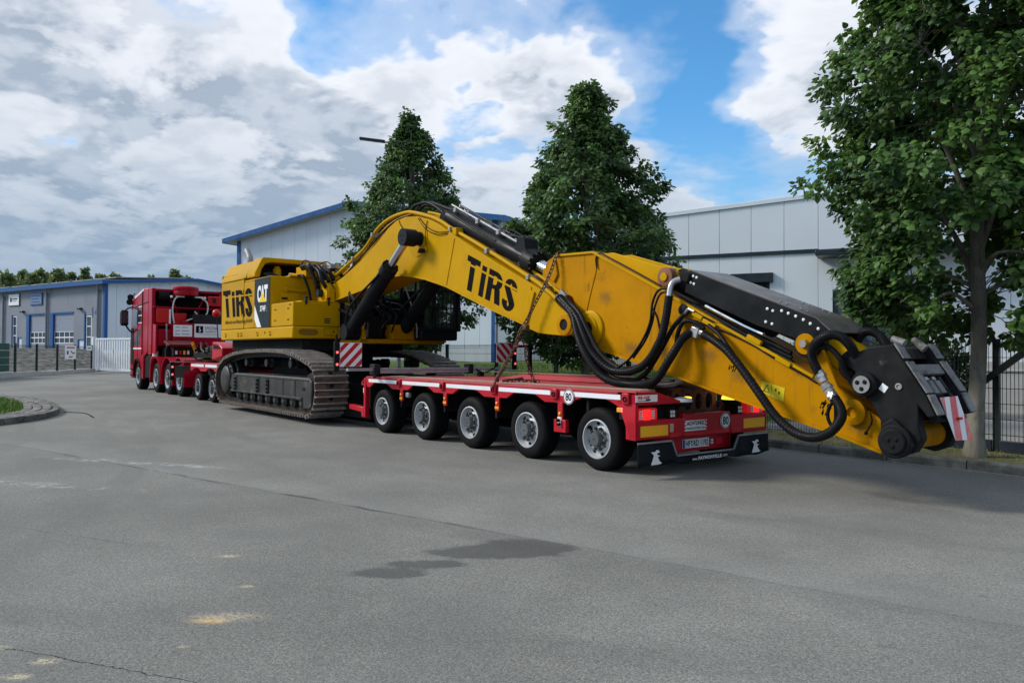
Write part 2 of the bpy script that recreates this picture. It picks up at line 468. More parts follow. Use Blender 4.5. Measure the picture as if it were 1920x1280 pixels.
def text(name, s, height, loc, rot, mat, parent, xs=1.0, bold=0.0, width=None, shear=0.0, align='CENTER'):
    cu = bpy.data.curves.new(name, 'FONT')
    cu.body = s; cu.size = 1.0; cu.align_x = align; cu.align_y = 'CENTER'
    cu.extrude = 0.0; cu.offset = bold; cu.resolution_u = 3; cu.shear = shear
    tmp = bpy.data.objects.new('tmp', cu); col.objects.link(tmp)
    dg = bpy.context.evaluated_depsgraph_get()
    me = bpy.data.meshes.new_from_object(tmp.evaluated_get(dg))
    bpy.data.objects.remove(tmp); bpy.data.curves.remove(cu)
    v = np.array([x.co[:] for x in me.vertices])
    lo, hi = v.min(0), v.max(0)
    k = height / (hi[1] - lo[1])
    kx = (width / (hi[0] - lo[0])) if width else k * xs
    cx = (lo[0] + hi[0]) / 2 if align == 'CENTER' else lo[0]
    v[:, 0] = (v[:, 0] - cx) * kx; v[:, 1] = (v[:, 1] - (lo[1] + hi[1]) / 2) * k
    me.vertices.foreach_set('co', v.ravel()); me.update()
    me.name = name
    me.materials.clear(); me.materials.append(mat)
    o = bpy.data.objects.new(name, me); col.objects.link(o)
    put(o, loc, parent)
    o.rotation_euler = rot
    return o

# ------------------------------------------------------------------ ground
def asphalt_mat():
    m = bpy.data.materials.new('asphalt'); m.use_nodes = True
    t = NT(m.node_tree); b = t.n['Principled BSDF']
    tc = t.new('ShaderNodeNewGeometry'); v = tc.outputs['Position']
    sp = t.new('ShaderNodeSeparateXYZ'); t.link(v, sp.inputs[0]); x, y = sp.outputs[0], sp.outputs[1]
    big = t.noise(v, 0.35, 4, 0.55); mid = t.noise(v, 1.6, 5, 0.6); fine = t.noise(v, 58.0, 4, 0.78); grit = t.noise(v, 210.0, 2, 0.7)
    vor = t.new('ShaderNodeTexVoronoi', feature='F1'); vor.inputs['Scale'].default_value = 115.0; t.link(v, vor.inputs['Vector'])
    stone = t.new('ShaderNodeSeparateColor'); t.link(vor.outputs['Color'], stone.inputs[0])
    val = t.math('MULTIPLY', t.ramp(big, 0.3, 0.7, 0.86, 1.14), t.ramp(mid, 0.3, 0.7, 0.93, 1.07))
    val = t.math('MULTIPLY', val, t.ramp(fine, 0.25, 0.75, 0.60, 1.40, False))
    val = t.math('MULTIPLY', val, t.ramp(grit, 0.3, 0.7, 0.76, 1.24, False))
    val = t.math('MULTIPLY', val, t.ramp(stone.outputs[0], 0.0, 1.0, 0.72, 1.28, False))
    hs = t.new('ShaderNodeHueSaturation'); hs.inputs['Color'].default_value = (0.190, 0.187, 0.168, 1); t.link(val, hs.inputs['Value'])
    c = hs.outputs[0]
    chips = t.math('MULTIPLY', t.ramp(stone.outputs[1], 0.965, 0.985), t.ramp(vor.outputs['Distance'], 0.25, 0.10, 0, 1))
    c = t.mix(t.math('MULTIPLY', chips, 0.7), c, (0.75, 0.75, 0.72))
    # rolled tyre lanes along the road, slightly polished
    lane = t.noise(t.vmath('MULTIPLY', v, (0.05, 1.1, 1.0)), 1.0, 3, 0.5)
    c = t.mix(t.ramp(lane, 0.50, 0.75, 0.0, 0.30), c, (0.108, 0.108, 0.103))
    tyre = None
    for cx_, cy_, r_ in ((-14.0, -34.0, 29.3), (-14.0, -34.0, 31.2), (-6.0, 22.0, 26.1), (-6.0, 22.0, 24.2), (22.0, -26.0, 27.0), (22.0, -26.0, 28.8)):
        rr_ = t.math('SQRT', t.math('ADD', t.math('POWER', t.math('SUBTRACT', x, cx_), 2.0), t.math('POWER', t.math('SUBTRACT', y, cy_), 2.0)))
        k_ = t.ramp(t.math('ABSOLUTE', t.math('SUBTRACT', rr_, r_)), 0.20, 0.08)
        tyre = k_ if tyre is None else t.math('MAXIMUM', tyre, k_)
    tyre = t.math('MULTIPLY', tyre, t.math('MULTIPLY', t.ramp(t.noise(v, 0.7, 4, 0.6), 0.42, 0.62), t.ramp(t.noise(v, 16.0, 3, 0.6), 0.3, 0.7, 0.5, 1.0)))
    c = t.mix(t.math('MULTIPLY', tyre, 0.26), c, (0.06, 0.06, 0.06))
    wob = t.noise(v, 2.2, 5, 0.7); wob2 = t.noise(v, 14.0, 4, 0.65)

    def ell(cx, cy, ang, a, bb, edge=0.25, amt=0.7, fr=0.55):
        ca, sa = math.cos(ang), math.sin(ang)
        dx = t.math('SUBTRACT', x, cx); dy = t.math('SUBTRACT', y, cy)
        u = t.math('DIVIDE', t.math('ADD', t.math('MULTIPLY', dx, ca), t.math('MULTIPLY', dy, sa)), a)
        w = t.math('DIVIDE', t.math('SUBTRACT', t.math('MULTIPLY', dy, ca), t.math('MULTIPLY', dx, sa)), bb)
        r = t.math('SQRT', t.math('ADD', t.math('MULTIPLY', u, u), t.math('MULTIPLY', w, w)))
        r = t.math('ADD', r, t.math('MULTIPLY', t.math('SUBTRACT', wob, 0.5), fr * 2))
        r = t.math('ADD', r, t.math('MULTIPLY', t.math('SUBTRACT', wob2, 0.5), fr))
        return t.ramp(r, 1.0 + edge, 1.0 - edge, 0.0, amt)

    RA = math.atan2(0.788, 0.615)
    # damp oil marks
    fld = None
    for cx_, cy_, aa, bb_ in ((1.66, -3.00, 0.42, 0.26), (1.58, -3.40, 0.40, 0.13), (1.64, -3.80, 0.28, 0.10), (1.68, -4.12, 0.30, 0.12)):
        ca, sa = math.cos(RA), math.sin(RA)
        dx = t.math('SUBTRACT', x, cx_); dy = t.math('SUBTRACT', y, cy_)
        u = t.math('DIVIDE', t.math('ADD', t.math('MULTIPLY', dx, ca), t.math('MULTIPLY', dy, sa)), aa)
        w = t.math('DIVIDE', t.math('SUBTRACT', t.math('MULTIPLY', dy, ca), t.math('MULTIPLY', dx, sa)), bb_)
        ee = t.math('EXPONENT', t.math('MULTIPLY', t.math('ADD', t.math('MULTIPLY', u, u), t.math('MULTIPLY', w, w)), -1.0))
        fld = ee if fld is None else t.math('ADD', fld, ee)
    ns = t.math('ADD', t.math('MULTIPLY', t.math('SUBTRACT', t.noise(v, 4.5, 5, 0.65), 0.5), 0.95), t.math('MULTIPLY', t.math('SUBTRACT', wob2, 0.5), 0.35))
    wet = t.ramp(t.math('ADD', fld, t.math('MULTIPLY', ns, t.math('MINIMUM', t.math('MULTIPLY', fld, 3.0), 1.0))), 0.30, 0.62, 0.0, 0.70)
    c = t.mix(wet, c, (0.058, 0.058, 0.055))
    # the paving joint that crosses the yard, patched with bitumen
    jl = t.math('ADD', t.math('SUBTRACT', y, t.math('MULTIPLY', x, 0.28)), 3.2)
    jl = t.math('ADD', jl, t.math('MULTIPLY', t.math('SUBTRACT', wob, 0.5), 0.16))
    ja = t.math('ABSOLUTE', jl)
    brk = t.ramp(t.noise(v, 0.9, 4, 0.6), 0.42, 0.56)
    brk = t.math('MULTIPLY', brk, t.math('MULTIPLY', t.ramp(x, 1.6, 0.2), t.ramp(x, -7.5, -5.0)))
    c = t.mix(t.math('MULTIPLY', t.ramp(ja, 0.045, 0.008), t.math('MULTIPLY', brk, 0.85)), c, (0.03, 0.03, 0.03))
    c = t.mix(t.math('MULTIPLY', t.ramp(ja, 0.025, 0.004), t.ramp(x, 4.5, 0.5, 0.16, 0.40)), c, (0.06, 0.06, 0.06))
    c = t.mix(t.math('MULTIPLY', t.ramp(jl, 0.02, 0.9, 0.16, 0.0), t.math('GREATER_THAN', jl, 0.0)), c, (0.33, 0.33, 0.31))
    # wandering cracks at the near left
    cl = t.math('SUBTRACT', y, t.math('MULTIPLY_ADD', x, 0.64, -7.286))
    cl = t.math('ADD', cl, t.math('MULTIPLY', t.math('SUBTRACT', t.noise(v, 5.0, 6, 0.7), 0.5), 0.14))
    lim = t.math('MULTIPLY', t.ramp(x, 1.2, 1.5), t.ramp(x, 3.3, 3.0))
    c = t.mix(t.math('MULTIPLY', t.ramp(t.math('ABSOLUTE', cl), 0.006, 0.002), lim), c, (0.012, 0.012, 0.012))
    cl2 = t.math('SUBTRACT', y, t.math('MULTIPLY_ADD', x, 0.55, -5.2))
    cl2 = t.math('ADD', cl2, t.math('MULTIPLY', t.math('SUBTRACT', t.noise(v, 3.0, 6, 0.7), 0.5), 0.2))
    lim2 = t.math('MULTIPLY', t.ramp(x, -1.6, -1.2), t.ramp(x, 0.4, -0.2))
    c = t.mix(t.math('MULTIPLY', t.ramp(t.math('ABSOLUTE', cl2), 0.006, 0.002), t.math('MULTIPLY', lim2, 0.6)), c, (0.02, 0.02, 0.02))
    pat = t.noise(v, 0.55, 2, 0.5, 0.8)
    c = t.mix(t.ramp(pat, 0.56, 0.60, 0.0, 0.14), c, (0.13, 0.132, 0.13))
    drip = t.new('ShaderNodeTexVoronoi'); drip.inputs['Scale'].default_value = 2.3; drip.inputs['Randomness'].default_value = 1.0; t.link(t.vmath('ADD', v, t.vmath('SCALE', t.noise(v, 6.0, 2, 0.5, out='Color'), scale=0.12)), drip.inputs['Vector'])
    dcol = t.new('ShaderNodeSeparateColor'); t.link(drip.outputs['Color'], dcol.inputs[0])
    c = t.mix(t.math('MULTIPLY', t.ramp(drip.outputs['Distance'], 0.11, 0.03), t.ramp(dcol.outputs[0], 0.72, 0.80, 0.0, 0.40)), c, (0.06, 0.06, 0.06))
    # spilt sand and chalky scuffs
    spk = t.ramp(t.noise(v, 38.0, 4, 0.75), 0.40, 0.56)
    c = t.mix(t.math('MULTIPLY', ell(1.89, -5.31, RA, 0.085, 0.032, edge=0.9, amt=1.0, fr=0.8), t.ramp(spk, 0, 1, 0.45, 1.0)), c, (0.66, 0.43, 0.15))
    c = t.mix(t.math('MULTIPLY', ell(1.87, -5.24, RA, 0.17, 0.06, edge=0.9, amt=0.75, fr=1.1), spk), c, (0.50, 0.43, 0.30))
    for e in ((1.98, -6.08, RA, 0.05, 0.03), (0.63, -4.81, RA, 0.06, 0.03), (2.10, -6.20, RA, 0.05, 0.025), (1.65, -6.24, RA, 0.05, 0.02), (2.18, -5.52, RA, 0.03, 0.015), (1.4, -4.95, RA, 0.04, 0.02)):
        c = t.mix(t.math('MULTIPLY', ell(*e, edge=0.9, amt=0.85, fr=0.9), spk), c, (0.58, 0.50, 0.34))
    for e in ((-3.30, -5.35, 0.66, 0.85, 0.11), (-3.6, -5.6, 0.66, 0.8, 0.10), (-5.3, -4.75, 0.60, 0.8, 0.10), (-4.5, -4.2, 0.55, 0.8, 0.09), (-3.9, -3.75, 0.5, 0.6, 0.07)):
        c = t.mix(t.math('MULTIPLY', ell(*e, edge=0.7, amt=0.40, fr=1.3), t.ramp(t.noise(v, 3.6, 6, 0.75), 0.44, 0.66)), c, (0.58, 0.58, 0.56))
    t.link(c, b.inputs['Base Color'])
    t.link(t.math('SUBTRACT', t.ramp(mid, 0.3, 0.7, 0.82, 0.94), t.math('MULTIPLY', wet, 0.35)), b.inputs['Roughness']); b.inputs['Specular IOR Level'].default_value = 0.25
    bp = t.new('ShaderNodeBump'); bp.inputs['Strength'].default_value = 0.55; bp.inputs['Distance'].default_value = 0.006
    hgt = t.math('ADD', t.math('MULTIPLY', fine, 0.7), t.math('ADD', t.math('MULTIPLY', grit, 0.35), t.math('MULTIPLY', vor.outputs['Distance'], -0.5)))
    t.link(hgt, bp.inputs['Height']); t.link(bp.outputs[0], b.inputs['Normal'])
    return m


def ground_mat(name, cols, scales=(0.5, 6.0, 60.0), rough=0.95, bump=0.6, bdist=0.02, gravel=None):
    m = bpy.data.materials.new(name); m.use_nodes = True
    t = NT(m.node_tree); b = t.n['Principled BSDF']
    tc = t.new('ShaderNodeTexCoord'); v = tc.outputs['Object']
    n1 = t.noise(v, scales[0], 5, 0.6); n2 = t.noise(v, scales[1], 5, 0.65); n3 = t.noise(v, scales[2], 3, 0.6)
    c = t.mix(t.ramp(n1, 0.35, 0.65), cols[0], cols[1])
    c = t.mix(t.ramp(n2, 0.45, 0.7, 0, 0.8), c, cols[2])
    hs = t.new('ShaderNodeHueSaturation'); t.link(c, hs.inputs['Color'])
    h = n3
    if gravel:
        vor = t.new('ShaderNodeTexVoronoi'); vor.inputs['Scale'].default_value = gravel; t.link(v, vor.inputs['Vector'])
        sc = t.new('ShaderNodeSeparateColor'); t.link(vor.outputs['Color'], sc.inputs[0])
        t.link(t.ramp(sc.outputs[0], 0, 1, 0.45, 1.5, False), hs.inputs['Value'])
        h = t.math('MULTIPLY', vor.outputs['Distance'], -1.0)
    else:
        t.link(t.ramp(n3, 0.25, 0.75, 0.7, 1.3, False), hs.inputs['Value'])
    t.link(hs.outputs[0], b.inputs['Base Color']); b.inputs['Roughness'].default_value = rough
    bp = t.new('ShaderNodeBump'); bp.inputs['Strength'].default_value = bump; bp.inputs['Distance'].default_value = bdist
    t.link(h, bp.inputs['Height']); t.link(bp.outputs[0], b.inputs['Normal'])
    return m


g = MB(); g.quad((-420, -300, 0), (300, -300, 0), (300, 420, 0), (-420, 420, 0))
structure(g.build('asphalt_ground', asphalt_mat(), sharp=0))

CONCRETE = pm('kerb_concrete', (0.17, 0.17, 0.155), 0.9, var=0.22, vscale=4, dirt=0.75, dscale=3.5, dirtcol=(0.035, 0.040, 0.036), dlo=0.36, dhi=0.66, bump=0.3, bscale=70)
CONC2 = pm('pale_concrete', (0.40, 0.39, 0.37), 0.9, var=0.12, vscale=2, dirt=0.5, dscale=1.2, dirtcol=(0.22, 0.21, 0.19), dlo=0.5, dhi=0.8, bump=0.15, bscale=40, streak=True)
SOIL = ground_mat('verge_soil_and_moss', ((0.085, 0.100, 0.028), (0.16, 0.13, 0.07), (0.23, 0.18, 0.10)), (1.2, 7, 70), bump=0.8)
TURF = ground_mat('bank_turf', ((0.09, 0.165, 0.018), (0.115, 0.19, 0.026), (0.10, 0.125, 0.03)), (0.6, 5, 50), bump=1.0, bdist=0.05)
GRAVEL = ground_mat('yard_gravel', ((0.20, 0.185, 0.16), (0.15, 0.138, 0.12), (0.26, 0.245, 0.215)), (0.3, 2.0, 60), bump=1.0, bdist=0.12, gravel=3.5)
PEBBLE = ground_mat('pebble_strip', ((0.22, 0.21, 0.20), (0.17, 0.165, 0.155), (0.28, 0.27, 0.25)), (0.9, 5, 60), bump=1.0, bdist=0.03, gravel=26)

# gutter strip and kerb stones
KY0, KY1 = 3.88, 4.02
g = MB(); g.quad((-60, KY0 - 0.035, 0.004), (30, KY0 - 0.035, 0.004), (30, KY0, 0.004), (-60, KY0, 0.004))
structure(g.build('gutter_strip', pm('pale_gutter', (0.42, 0.42, 0.40), 0.9, var=0.2, vscale=9, dirt=0.6, dirtcol=(0.15, 0.15, 0.15)), sharp=0))
kerb = bpy.data.objects.new('kerb', None); col.objects.link(kerb); kerb.location = (0, KY0, 0); structure(kerb)
ORG['kerb'] = Vector((0, KY0, 0))
k0 = None
for i in range(46):
    xc = 7.5 - i
    if k0 is None:
        q = MB(); q.prism([(0, 0), (0.14, 0), (0.14, 0.125), (0.022, 0.125), (0, 0.098)], -0.495, 0.495, 'x')
        q.v = [(a + xc, b + KY0, c) for a, b, c in q.v]
        k0 = q.build('kerb_stone', CONCRETE, kerb, bevel=0.006)
        kc = ORG[k0.name].copy()
    else:
        o = clone(k0, kc + Vector((-i, random.uniform(-0.004, 0.004), random.uniform(-0.004, 0.003))), kerb, (0, 0, random.uniform(-0.003, 0.003)))

# verge between kerb and fence
g = MB()
nx = 130
for i in range(nx + 1):
    X = 8 - i * 0.4
    for j, Y in enumerate((4.0, 4.25, 4.6, 5.0, 5.35)):
        g.v.append((X, Y, (0.105, 0.118, 0.122, 0.115, 0.105)[j] + (random.uniform(-0.012, 0.012) if 0 < j < 4 else 0)))
g.f = [(i * 5 + j, i * 5 + j + 1, (i + 1) * 5 + j + 1, (i + 1) * 5 + j) for i in range(nx) for j in range(4)]
structure(g.build('verge_soil', SOIL, sharp=60))


def smooth(a, b, x):
    t = max(0, min(1, (x - a) / (b - a)))
    return t * t * (3 - 2 * t)


def bank_z(X, Y):
    return 0.085 + 0.98 * smooth(5.7, 9.8, Y) * (1 - 0.15 * smooth(-22, -8, -0 + X)) * smooth(-2.6, -5.5, X) + 0.05 * math.sin(X * 0.7 + Y) * smooth(6, 9, Y)


g = MB(); bx = [-2.4 - 0.6 * i for i in range(70)]; by = [5.28 + 0.45 * j for j in range(40)]
g.v = [(X, Y, bank_z(X, Y)) for X in bx for Y in by]
g.f = [(i * 40 + j, i * 40 + j + 1, (i + 1) * 40 + j + 1, (i + 1) * 40 + j) for i in range(69) for j in range(39)]
structure(g.build('grass_bank', TURF, sharp=60))
g = MB(); g.quad((-3.2, 5.30, 0.09), (14, 5.30, 0.09), (14, 26, 0.09), (-3.2, 14, 0.09))
structure(g.build('paved_forecourt', ground_mat('forecourt_paving', ((0.23, 0.215, 0.19), (0.27, 0.25, 0.22), (0.20, 0.185, 0.165)), (0.5, 3, 40), bump=0.3), sharp=0))
g = MB(); g.quad((-3.0, 5.33, 0.096), (14, 5.33, 0.096), (14, 6.3, 0.096), (-3.0, 6.3, 0.096))
structure(g.build('pebble_bed', PEBBLE, sharp=0))
rnd = np.random.RandomState(3)


def scatter_stones(name, xr, yr, zf, n, r0, r1, mat):
    """loose pebbles as one joined mesh of squashed octahedra"""
    base = np.array([(1, 0, 0), (0, 1, 0), (-1, 0, 0), (0, -1, 0), (0, 0, 1), (0, 0, -1)], float)
    tri = np.array([(0, 1, 4), (1, 2, 4), (2, 3, 4), (3, 0, 4), (1, 0, 5), (2, 1, 5), (3, 2, 5), (0, 3, 5)])
    P = np.stack([rnd.uniform(*xr, n), rnd.uniform(*yr, n), np.zeros(n)], 1)
    P[:, 2] = [zf(a, b) for a, b in P[:, :2]]
    s = rnd.uniform(r0, r1, (n, 1, 1)) * rnd.uniform(0.6, 1.2, (n, 1, 3)) * np.array([1, 1, 0.7])
    ang = rnd.uniform(0, 6.28, n); ca, sa = np.cos(ang), np.sin(ang)
    B = base[None] * s
    X = B[..., 0] * ca[:, None] - B[..., 1] * sa[:, None]; Yv = B[..., 0] * sa[:, None] + B[..., 1] * ca[:, None]
    V = np.stack([X, Yv, B[..., 2]], -1) + P[:, None]
    F = (tri[None] + (np.arange(n) * 6)[:, None, None]).reshape(-1, 3)
    me = bpy.data.meshes.new(name); me.from_pydata(V.reshape(-1, 3).tolist(), [], F.tolist())
    me.materials.append(mat)
    o = bpy.data.objects.new(name, me); col.objects.link(o); o['kind'] = 'stuff'
    return o


STONE = pm('pebble_stone', (0.27, 0.26, 0.245), 0.85, var=0.5, vscale=14)
o = scatter_stones('pebbles', (-4.5, 5.5), (5.36, 6.2), lambda a, b: 0.10, 5200, 0.012, 0.032, STONE)
tag(o, 'loose grey pebbles along the foot of the mesh fence', 'pebbles')

o = scatter_stones('gutter_grit', (-6.0, 7.0), (KY0 - 0.16, KY0 - 0.005), lambda a, b: 0.004, 1500, 0.003, 0.009, STONE)
tag(o, 'fine grit and crumbs lying in the gutter along the kerb', 'grit')

# grass: blades as one object each ("stuff")
def blade_mat(name, ca, cb, cc):
    m = bpy.data.materials.new(name); m.use_nodes = True
    t = NT(m.node_tree); b = t.n['Principled BSDF']
    tc = t.new('ShaderNodeTexCoord')
    n = t.noise(tc.outputs['Object'], 2.2, 4, 0.6); n2 = t.noise(tc.outputs['Object'], 40, 2, 0.6)
    c = t.mix(t.ramp(n, 0.42, 0.60), ca, cb); c = t.mix(t.ramp(n2, 0.5, 0.75, 0, 0.7), c, cc)
    t.link(c, b.inputs['Base Color']); b.inputs['Roughness'].default_value = 0.6
    b.inputs['Subsurface Weight'].default_value = 0.0
    return m


def grass(name, pts, h0, h1, w, mat, lean=0.5):
    n = len(pts); P = np.array(pts)
    ang = rnd.uniform(0, 6.28, n); h = rnd.uniform(h0, h1, n); wd = rnd.uniform(0.6, 1.2, n) * w
    la = rnd.uniform(0, 6.28, n); ll = rnd.uniform(0, lean, n) * h
    dx = np.cos(ang) * wd; dy = np.sin(ang) * wd
    a = P + np.stack([dx, dy, np.zeros(n)], 1); b = P - np.stack([dx, dy, np.zeros(n)], 1)
    c = P + np.stack([np.cos(la) * ll * 0.4, np.sin(la) * ll * 0.4, h * 0.6], 1)
    d = P + np.stack([np.cos(la) * ll, np.sin(la) * ll, h * np.sqrt(np.maximum(0.2, 1 - (ll / h) ** 2 * 0.6))], 1)
    c1 = c + np.stack([dx, dy, np.zeros(n)], 1) * 0.7; c2 = c - np.stack([dx, dy, np.zeros(n)], 1) * 0.7
    V = np.stack([a, b, c2, c1, d], 1).reshape(-1, 3)
    i = np.arange(n) * 5
    F = [(k, k + 1, k + 2, k + 3) for k in i] + [(k + 3, k + 2, k + 4) for k in i]
    me = bpy.data.meshes.new(name); me.from_pydata(V.tolist(), [], F); me.materials.append(mat)
    o = bpy.data.objects.new(name, me); col.objects.link(o); o['kind'] = 'stuff'
    return o


GRASSV = blade_mat('verge_grass', (0.12, 0.185, 0.028), (0.28, 0.23, 0.095), (0.20, 0.21, 0.055))
GRASSB = blade_mat('bank_grass', (0.105, 0.200, 0.018), (0.14, 0.23, 0.024), (0.18, 0.24, 0.04))
GRASSI = blade_mat('island_grass', (0.075, 0.160, 0.010), (0.105, 0.190, 0.015), (0.14, 0.19, 0.03))
pts = []
for _ in range(26000):
    X = rnd.uniform(-9, 6.5); Y = rnd.uniform(4.02, 5.3)
    if math.sin(X * 2.1 + 1.3 * math.sin(Y * 5)) + math.sin(X * 5.3 + Y * 7) * 0.6 > rnd.uniform(-1.0, 0.9):
        pts.append((X, Y, 0.108))
tag(grass('verge_grass', pts, 0.02, 0.075, 0.0035, GRASSV, 0.9), 'short patchy dry grass on the kerbside verge under the trees', 'grass')
pts = [(X, Y, bank_z(X, Y) - 0.005) for X, Y in zip(rnd.uniform(-17, -2.6, 30000), 5.5 + 5.5 * rnd.rand(30000) ** 1.2)]
tag(grass('bank_grass', pts, 0.05, 0.13, 0.006, GRASSB, 0.7), 'green mown grass on the bank behind the mesh fence', 'grass')

# retaining wall and terrace below the right hall (turned like the hall)
E1 = Vector((0.904, 0.427, 0)).normalized(); HALLROT = math.atan2(E1.y, E1.x)
rw = thing('retaining_wall', (-4.75, 13.68, 0.05), 'low pale concrete retaining wall behind the mesh fence on the right', 'wall', rotz=HALLROT, local=True)
for i in range(7):
    q = MB(); q.box(i * 2.5 + 0.006, i * 2.5 + 2.494, 0, 0.22, 0, 1.0); q.build('wall_element', CONC2, rw, bevel=0.01)
q = MB(); q.box(-0.02, 17.5, -0.03, 0.25, 1.0, 1.05); q.build('coping', CONC2, rw, bevel=0.008)
tr = MB(); a = Vector((-4.75, 13.68, 0)); n_in = Vector((-E1.y, E1.x, 0))
p1 = a + n_in * 0.2; p2 = a + E1 * 17.5 + n_in * 0.2; p3 = p2 + n_in * 30; p4 = p1 + n_in * 30
tr.prism([(p.x, p.y) for p in (p1, p2, p3, p4)], 0.0, 1.04, 'z')
structure(tr.build('hall_terrace', pm('terrace_gravel', (0.22, 0.21, 0.19), 0.9, var=0.3, vscale=10, bump=0.5)))

# gravel yard rising to the left hall, with the concrete footing of its fence
YA, YB = Vector((-37.0, -5.2, 0)), Vector((-53.5, 4.0, 0))
g = MB()
ydir = (YB - YA).normalized(); yin = Vector((-ydir.y, ydir.x, 0))
NJ = 26
NI = 21
for i in range(NI):
    for j in range(NJ):
        P = YA + ydir * (-14 + 2.2 * i) + yin * (0.25 + j * 2.0)
        g.v.append((P.x, P.y, 0.10 + 1.50 * smooth(-45, -66, P.x) * smooth(0, 5, j * 2.0) + 0.03 * random.uniform(-1, 1)))
g.f = [(i * NJ + j, i * NJ + j + 1, (i + 1) * NJ + j + 1, (i + 1) * NJ + j) for i in range(NI - 1) for j in range(NJ - 1)]
structure(g.build('gravel_yard', GRAVEL, sharp=60))

# traffic island on the left
IC = Vector((-18.6, -8.6, 0)); IR = 0
isl_out = [(-11.10, -5.62), (-11.46, -5.23), (-12.15, -4.62), (-12.86, -4.25), (-13.7, -3.98), (-14.9, -3.80), (-16.4, -3.72), (-18.0, -3.80), (-19.4, -4.05), (-20.7, -4.52), (-21.6, -5.2), (-22.0, -6.5), (-21.6, -8.2), (-20, -9.6), (-17, -10.2), (-14, -9.9), (-12, -8.9), (-11.0, -7.6), (-10.8, -6.4)]


def inset(poly, d):
    c = Vector((sum(p[0] for p in poly) / len(poly), sum(p[1] for p in poly) / len(poly)))
    out = []
    n = len(poly)
    for i in range(n):
        a, b, e = (Vector(poly[(i + k) % n]) for k in (-1, 0, 1))
        t = (e - a).normalized(); nn = Vector((-t.y, t.x))
        if nn.dot(c - b) < 0:
            nn = -nn
        out.append(tuple(b + nn * d))
    return out


def resample(poly, step):
    P = [Vector(p) for p in poly] + [Vector(poly[0])]
    L = [0]
    for i in range(len(P) - 1):
        L.append(L[-1] + (P[i + 1] - P[i]).length)
    n = max(3, int(round(L[-1] / step))); out = []
    k = 0
    for i in range(n):
        s = L[-1] * i / n
        while L[k + 1] < s:
            k += 1
        out.append(P[k].lerp(P[k + 1], (s - L[k]) / (L[k + 1] - L[k])))
    return out


isl_s = [tuple(v[:2]) for v in catmull([(a, b, 0) for a, b in isl_out + [isl_out[0]]], 4)][:-1]
island = bpy.data.objects.new('traffic_island', None); col.objects.link(island); island.location = (-16.5, -7, 0); structure(island); ORG['traffic_island'] = Vector((-16.5, -7, 0))
g = MB(); g.prism(inset(isl_s, 0.12), 0.0, 0.085, 'z'); g.build('island_base', pm('island_bedding', (0.09, 0.085, 0.08), 0.95, var=0.3), island, sharp=0)
ring0 = resample(inset(isl_s, 0.06), 0.62)
pr = None
for i, P in enumerate(ring0):
    if P.x > -22.5:
        Q = ring0[(i + 1) % len(ring0)]; mid = (P + Q) / 2; a = math.atan2(Q.y - P.y, Q.x - P.x); L = (Q - P).length
        if pr is None:
            pr = MB(); pr.box(-L / 2 + 0.006, L / 2 - 0.006, -0.065, 0.065, 0, 0.125)
            pr = pr.build('kerb_stone', CONCRETE, island, bevel=0.012)
            put(pr, (mid.x, mid.y, 0.0625), island); pr.rotation_euler = (0, 0, a)
        else:
            clone(pr, (mid.x, mid.y, 0.0625 + random.uniform(-0.004, 0.004)), island, (0, 0, a))
COB = pm('grey_cobble', (0.20, 0.19, 0.175), 0.85, var=0.3, vscale=6, dirt=0.5, dirtcol=(0.09, 0.085, 0.075), bump=0.35, bscale=30)
cb = None
for ring_i, dd in enumerate((0.245, 0.44, 0.63)):
    pts_r = resample(inset(isl_s, dd), 0.255)
    for i, P in enumerate(pts_r):
        if False:
            continue
        Q = pts_r[(i + 1) % len(pts_r)]; mid = (P + Q) / 2; a = math.atan2(Q.y - P.y, Q.x - P.x)
        if cb is None:
            cb = MB(); cb.box(-0.118, 0.118, -0.085, 0.085, -0.05, 0.05); cb = cb.build('cobble', COB, island, bevel=0.018)
            put(cb, (mid.x, mid.y, 0.075), island); cb.rotation_euler = (0, 0, a)
        else:
            clone(cb, (mid.x, mid.y, 0.072 + random.uniform(-0.01, 0.012)), island, (random.uniform(-0.03, 0.03), random.uniform(-0.03, 0.03), a + random.uniform(-0.04, 0.04)))
inner = inset(isl_s, 0.72)
g = MB(); g.prism(inner, 0.05, 0.115, 'z'); g.build('island_turf', ground_mat('island_turf', ((0.06, 0.12, 0.012), (0.09, 0.15, 0.016), (0.07, 0.09, 0.02)), (0.7, 6, 50), bump=1.0), island, sharp=0)


def inside(p, poly):
    r = False; j = len(poly) - 1
    for i in range(len(poly)):
        if (poly[i][1] > p[1]) != (poly[j][1] > p[1]) and p[0] < (poly[j][0] - poly[i][0]) * (p[1] - poly[i][1]) / (poly[j][1] - poly[i][1]) + poly[i][0]:
            r = not r
        j = i
    return r


pts = [(a, b, 0.11) for a, b in zip(rnd.uniform(-21.8, -10.8, 44000), rnd.uniform(-10.2, -3.7, 44000)) if inside((a, b), inner)]
tag(grass('island_grass', pts, 0.05, 0.13, 0.007, GRASSI, 0.6), 'bright green grass on the kerbed traffic island at left', 'grass')
# bent tar joint beside the island
q = MB(); q.tube([(-14.3, -3.78, 0.002), (-13.7, -3.45, 0.002), (-12.3, -3.50, 0.002)], 0.014, 6, 6)
structure(q.build('tar_joint', LETTER))

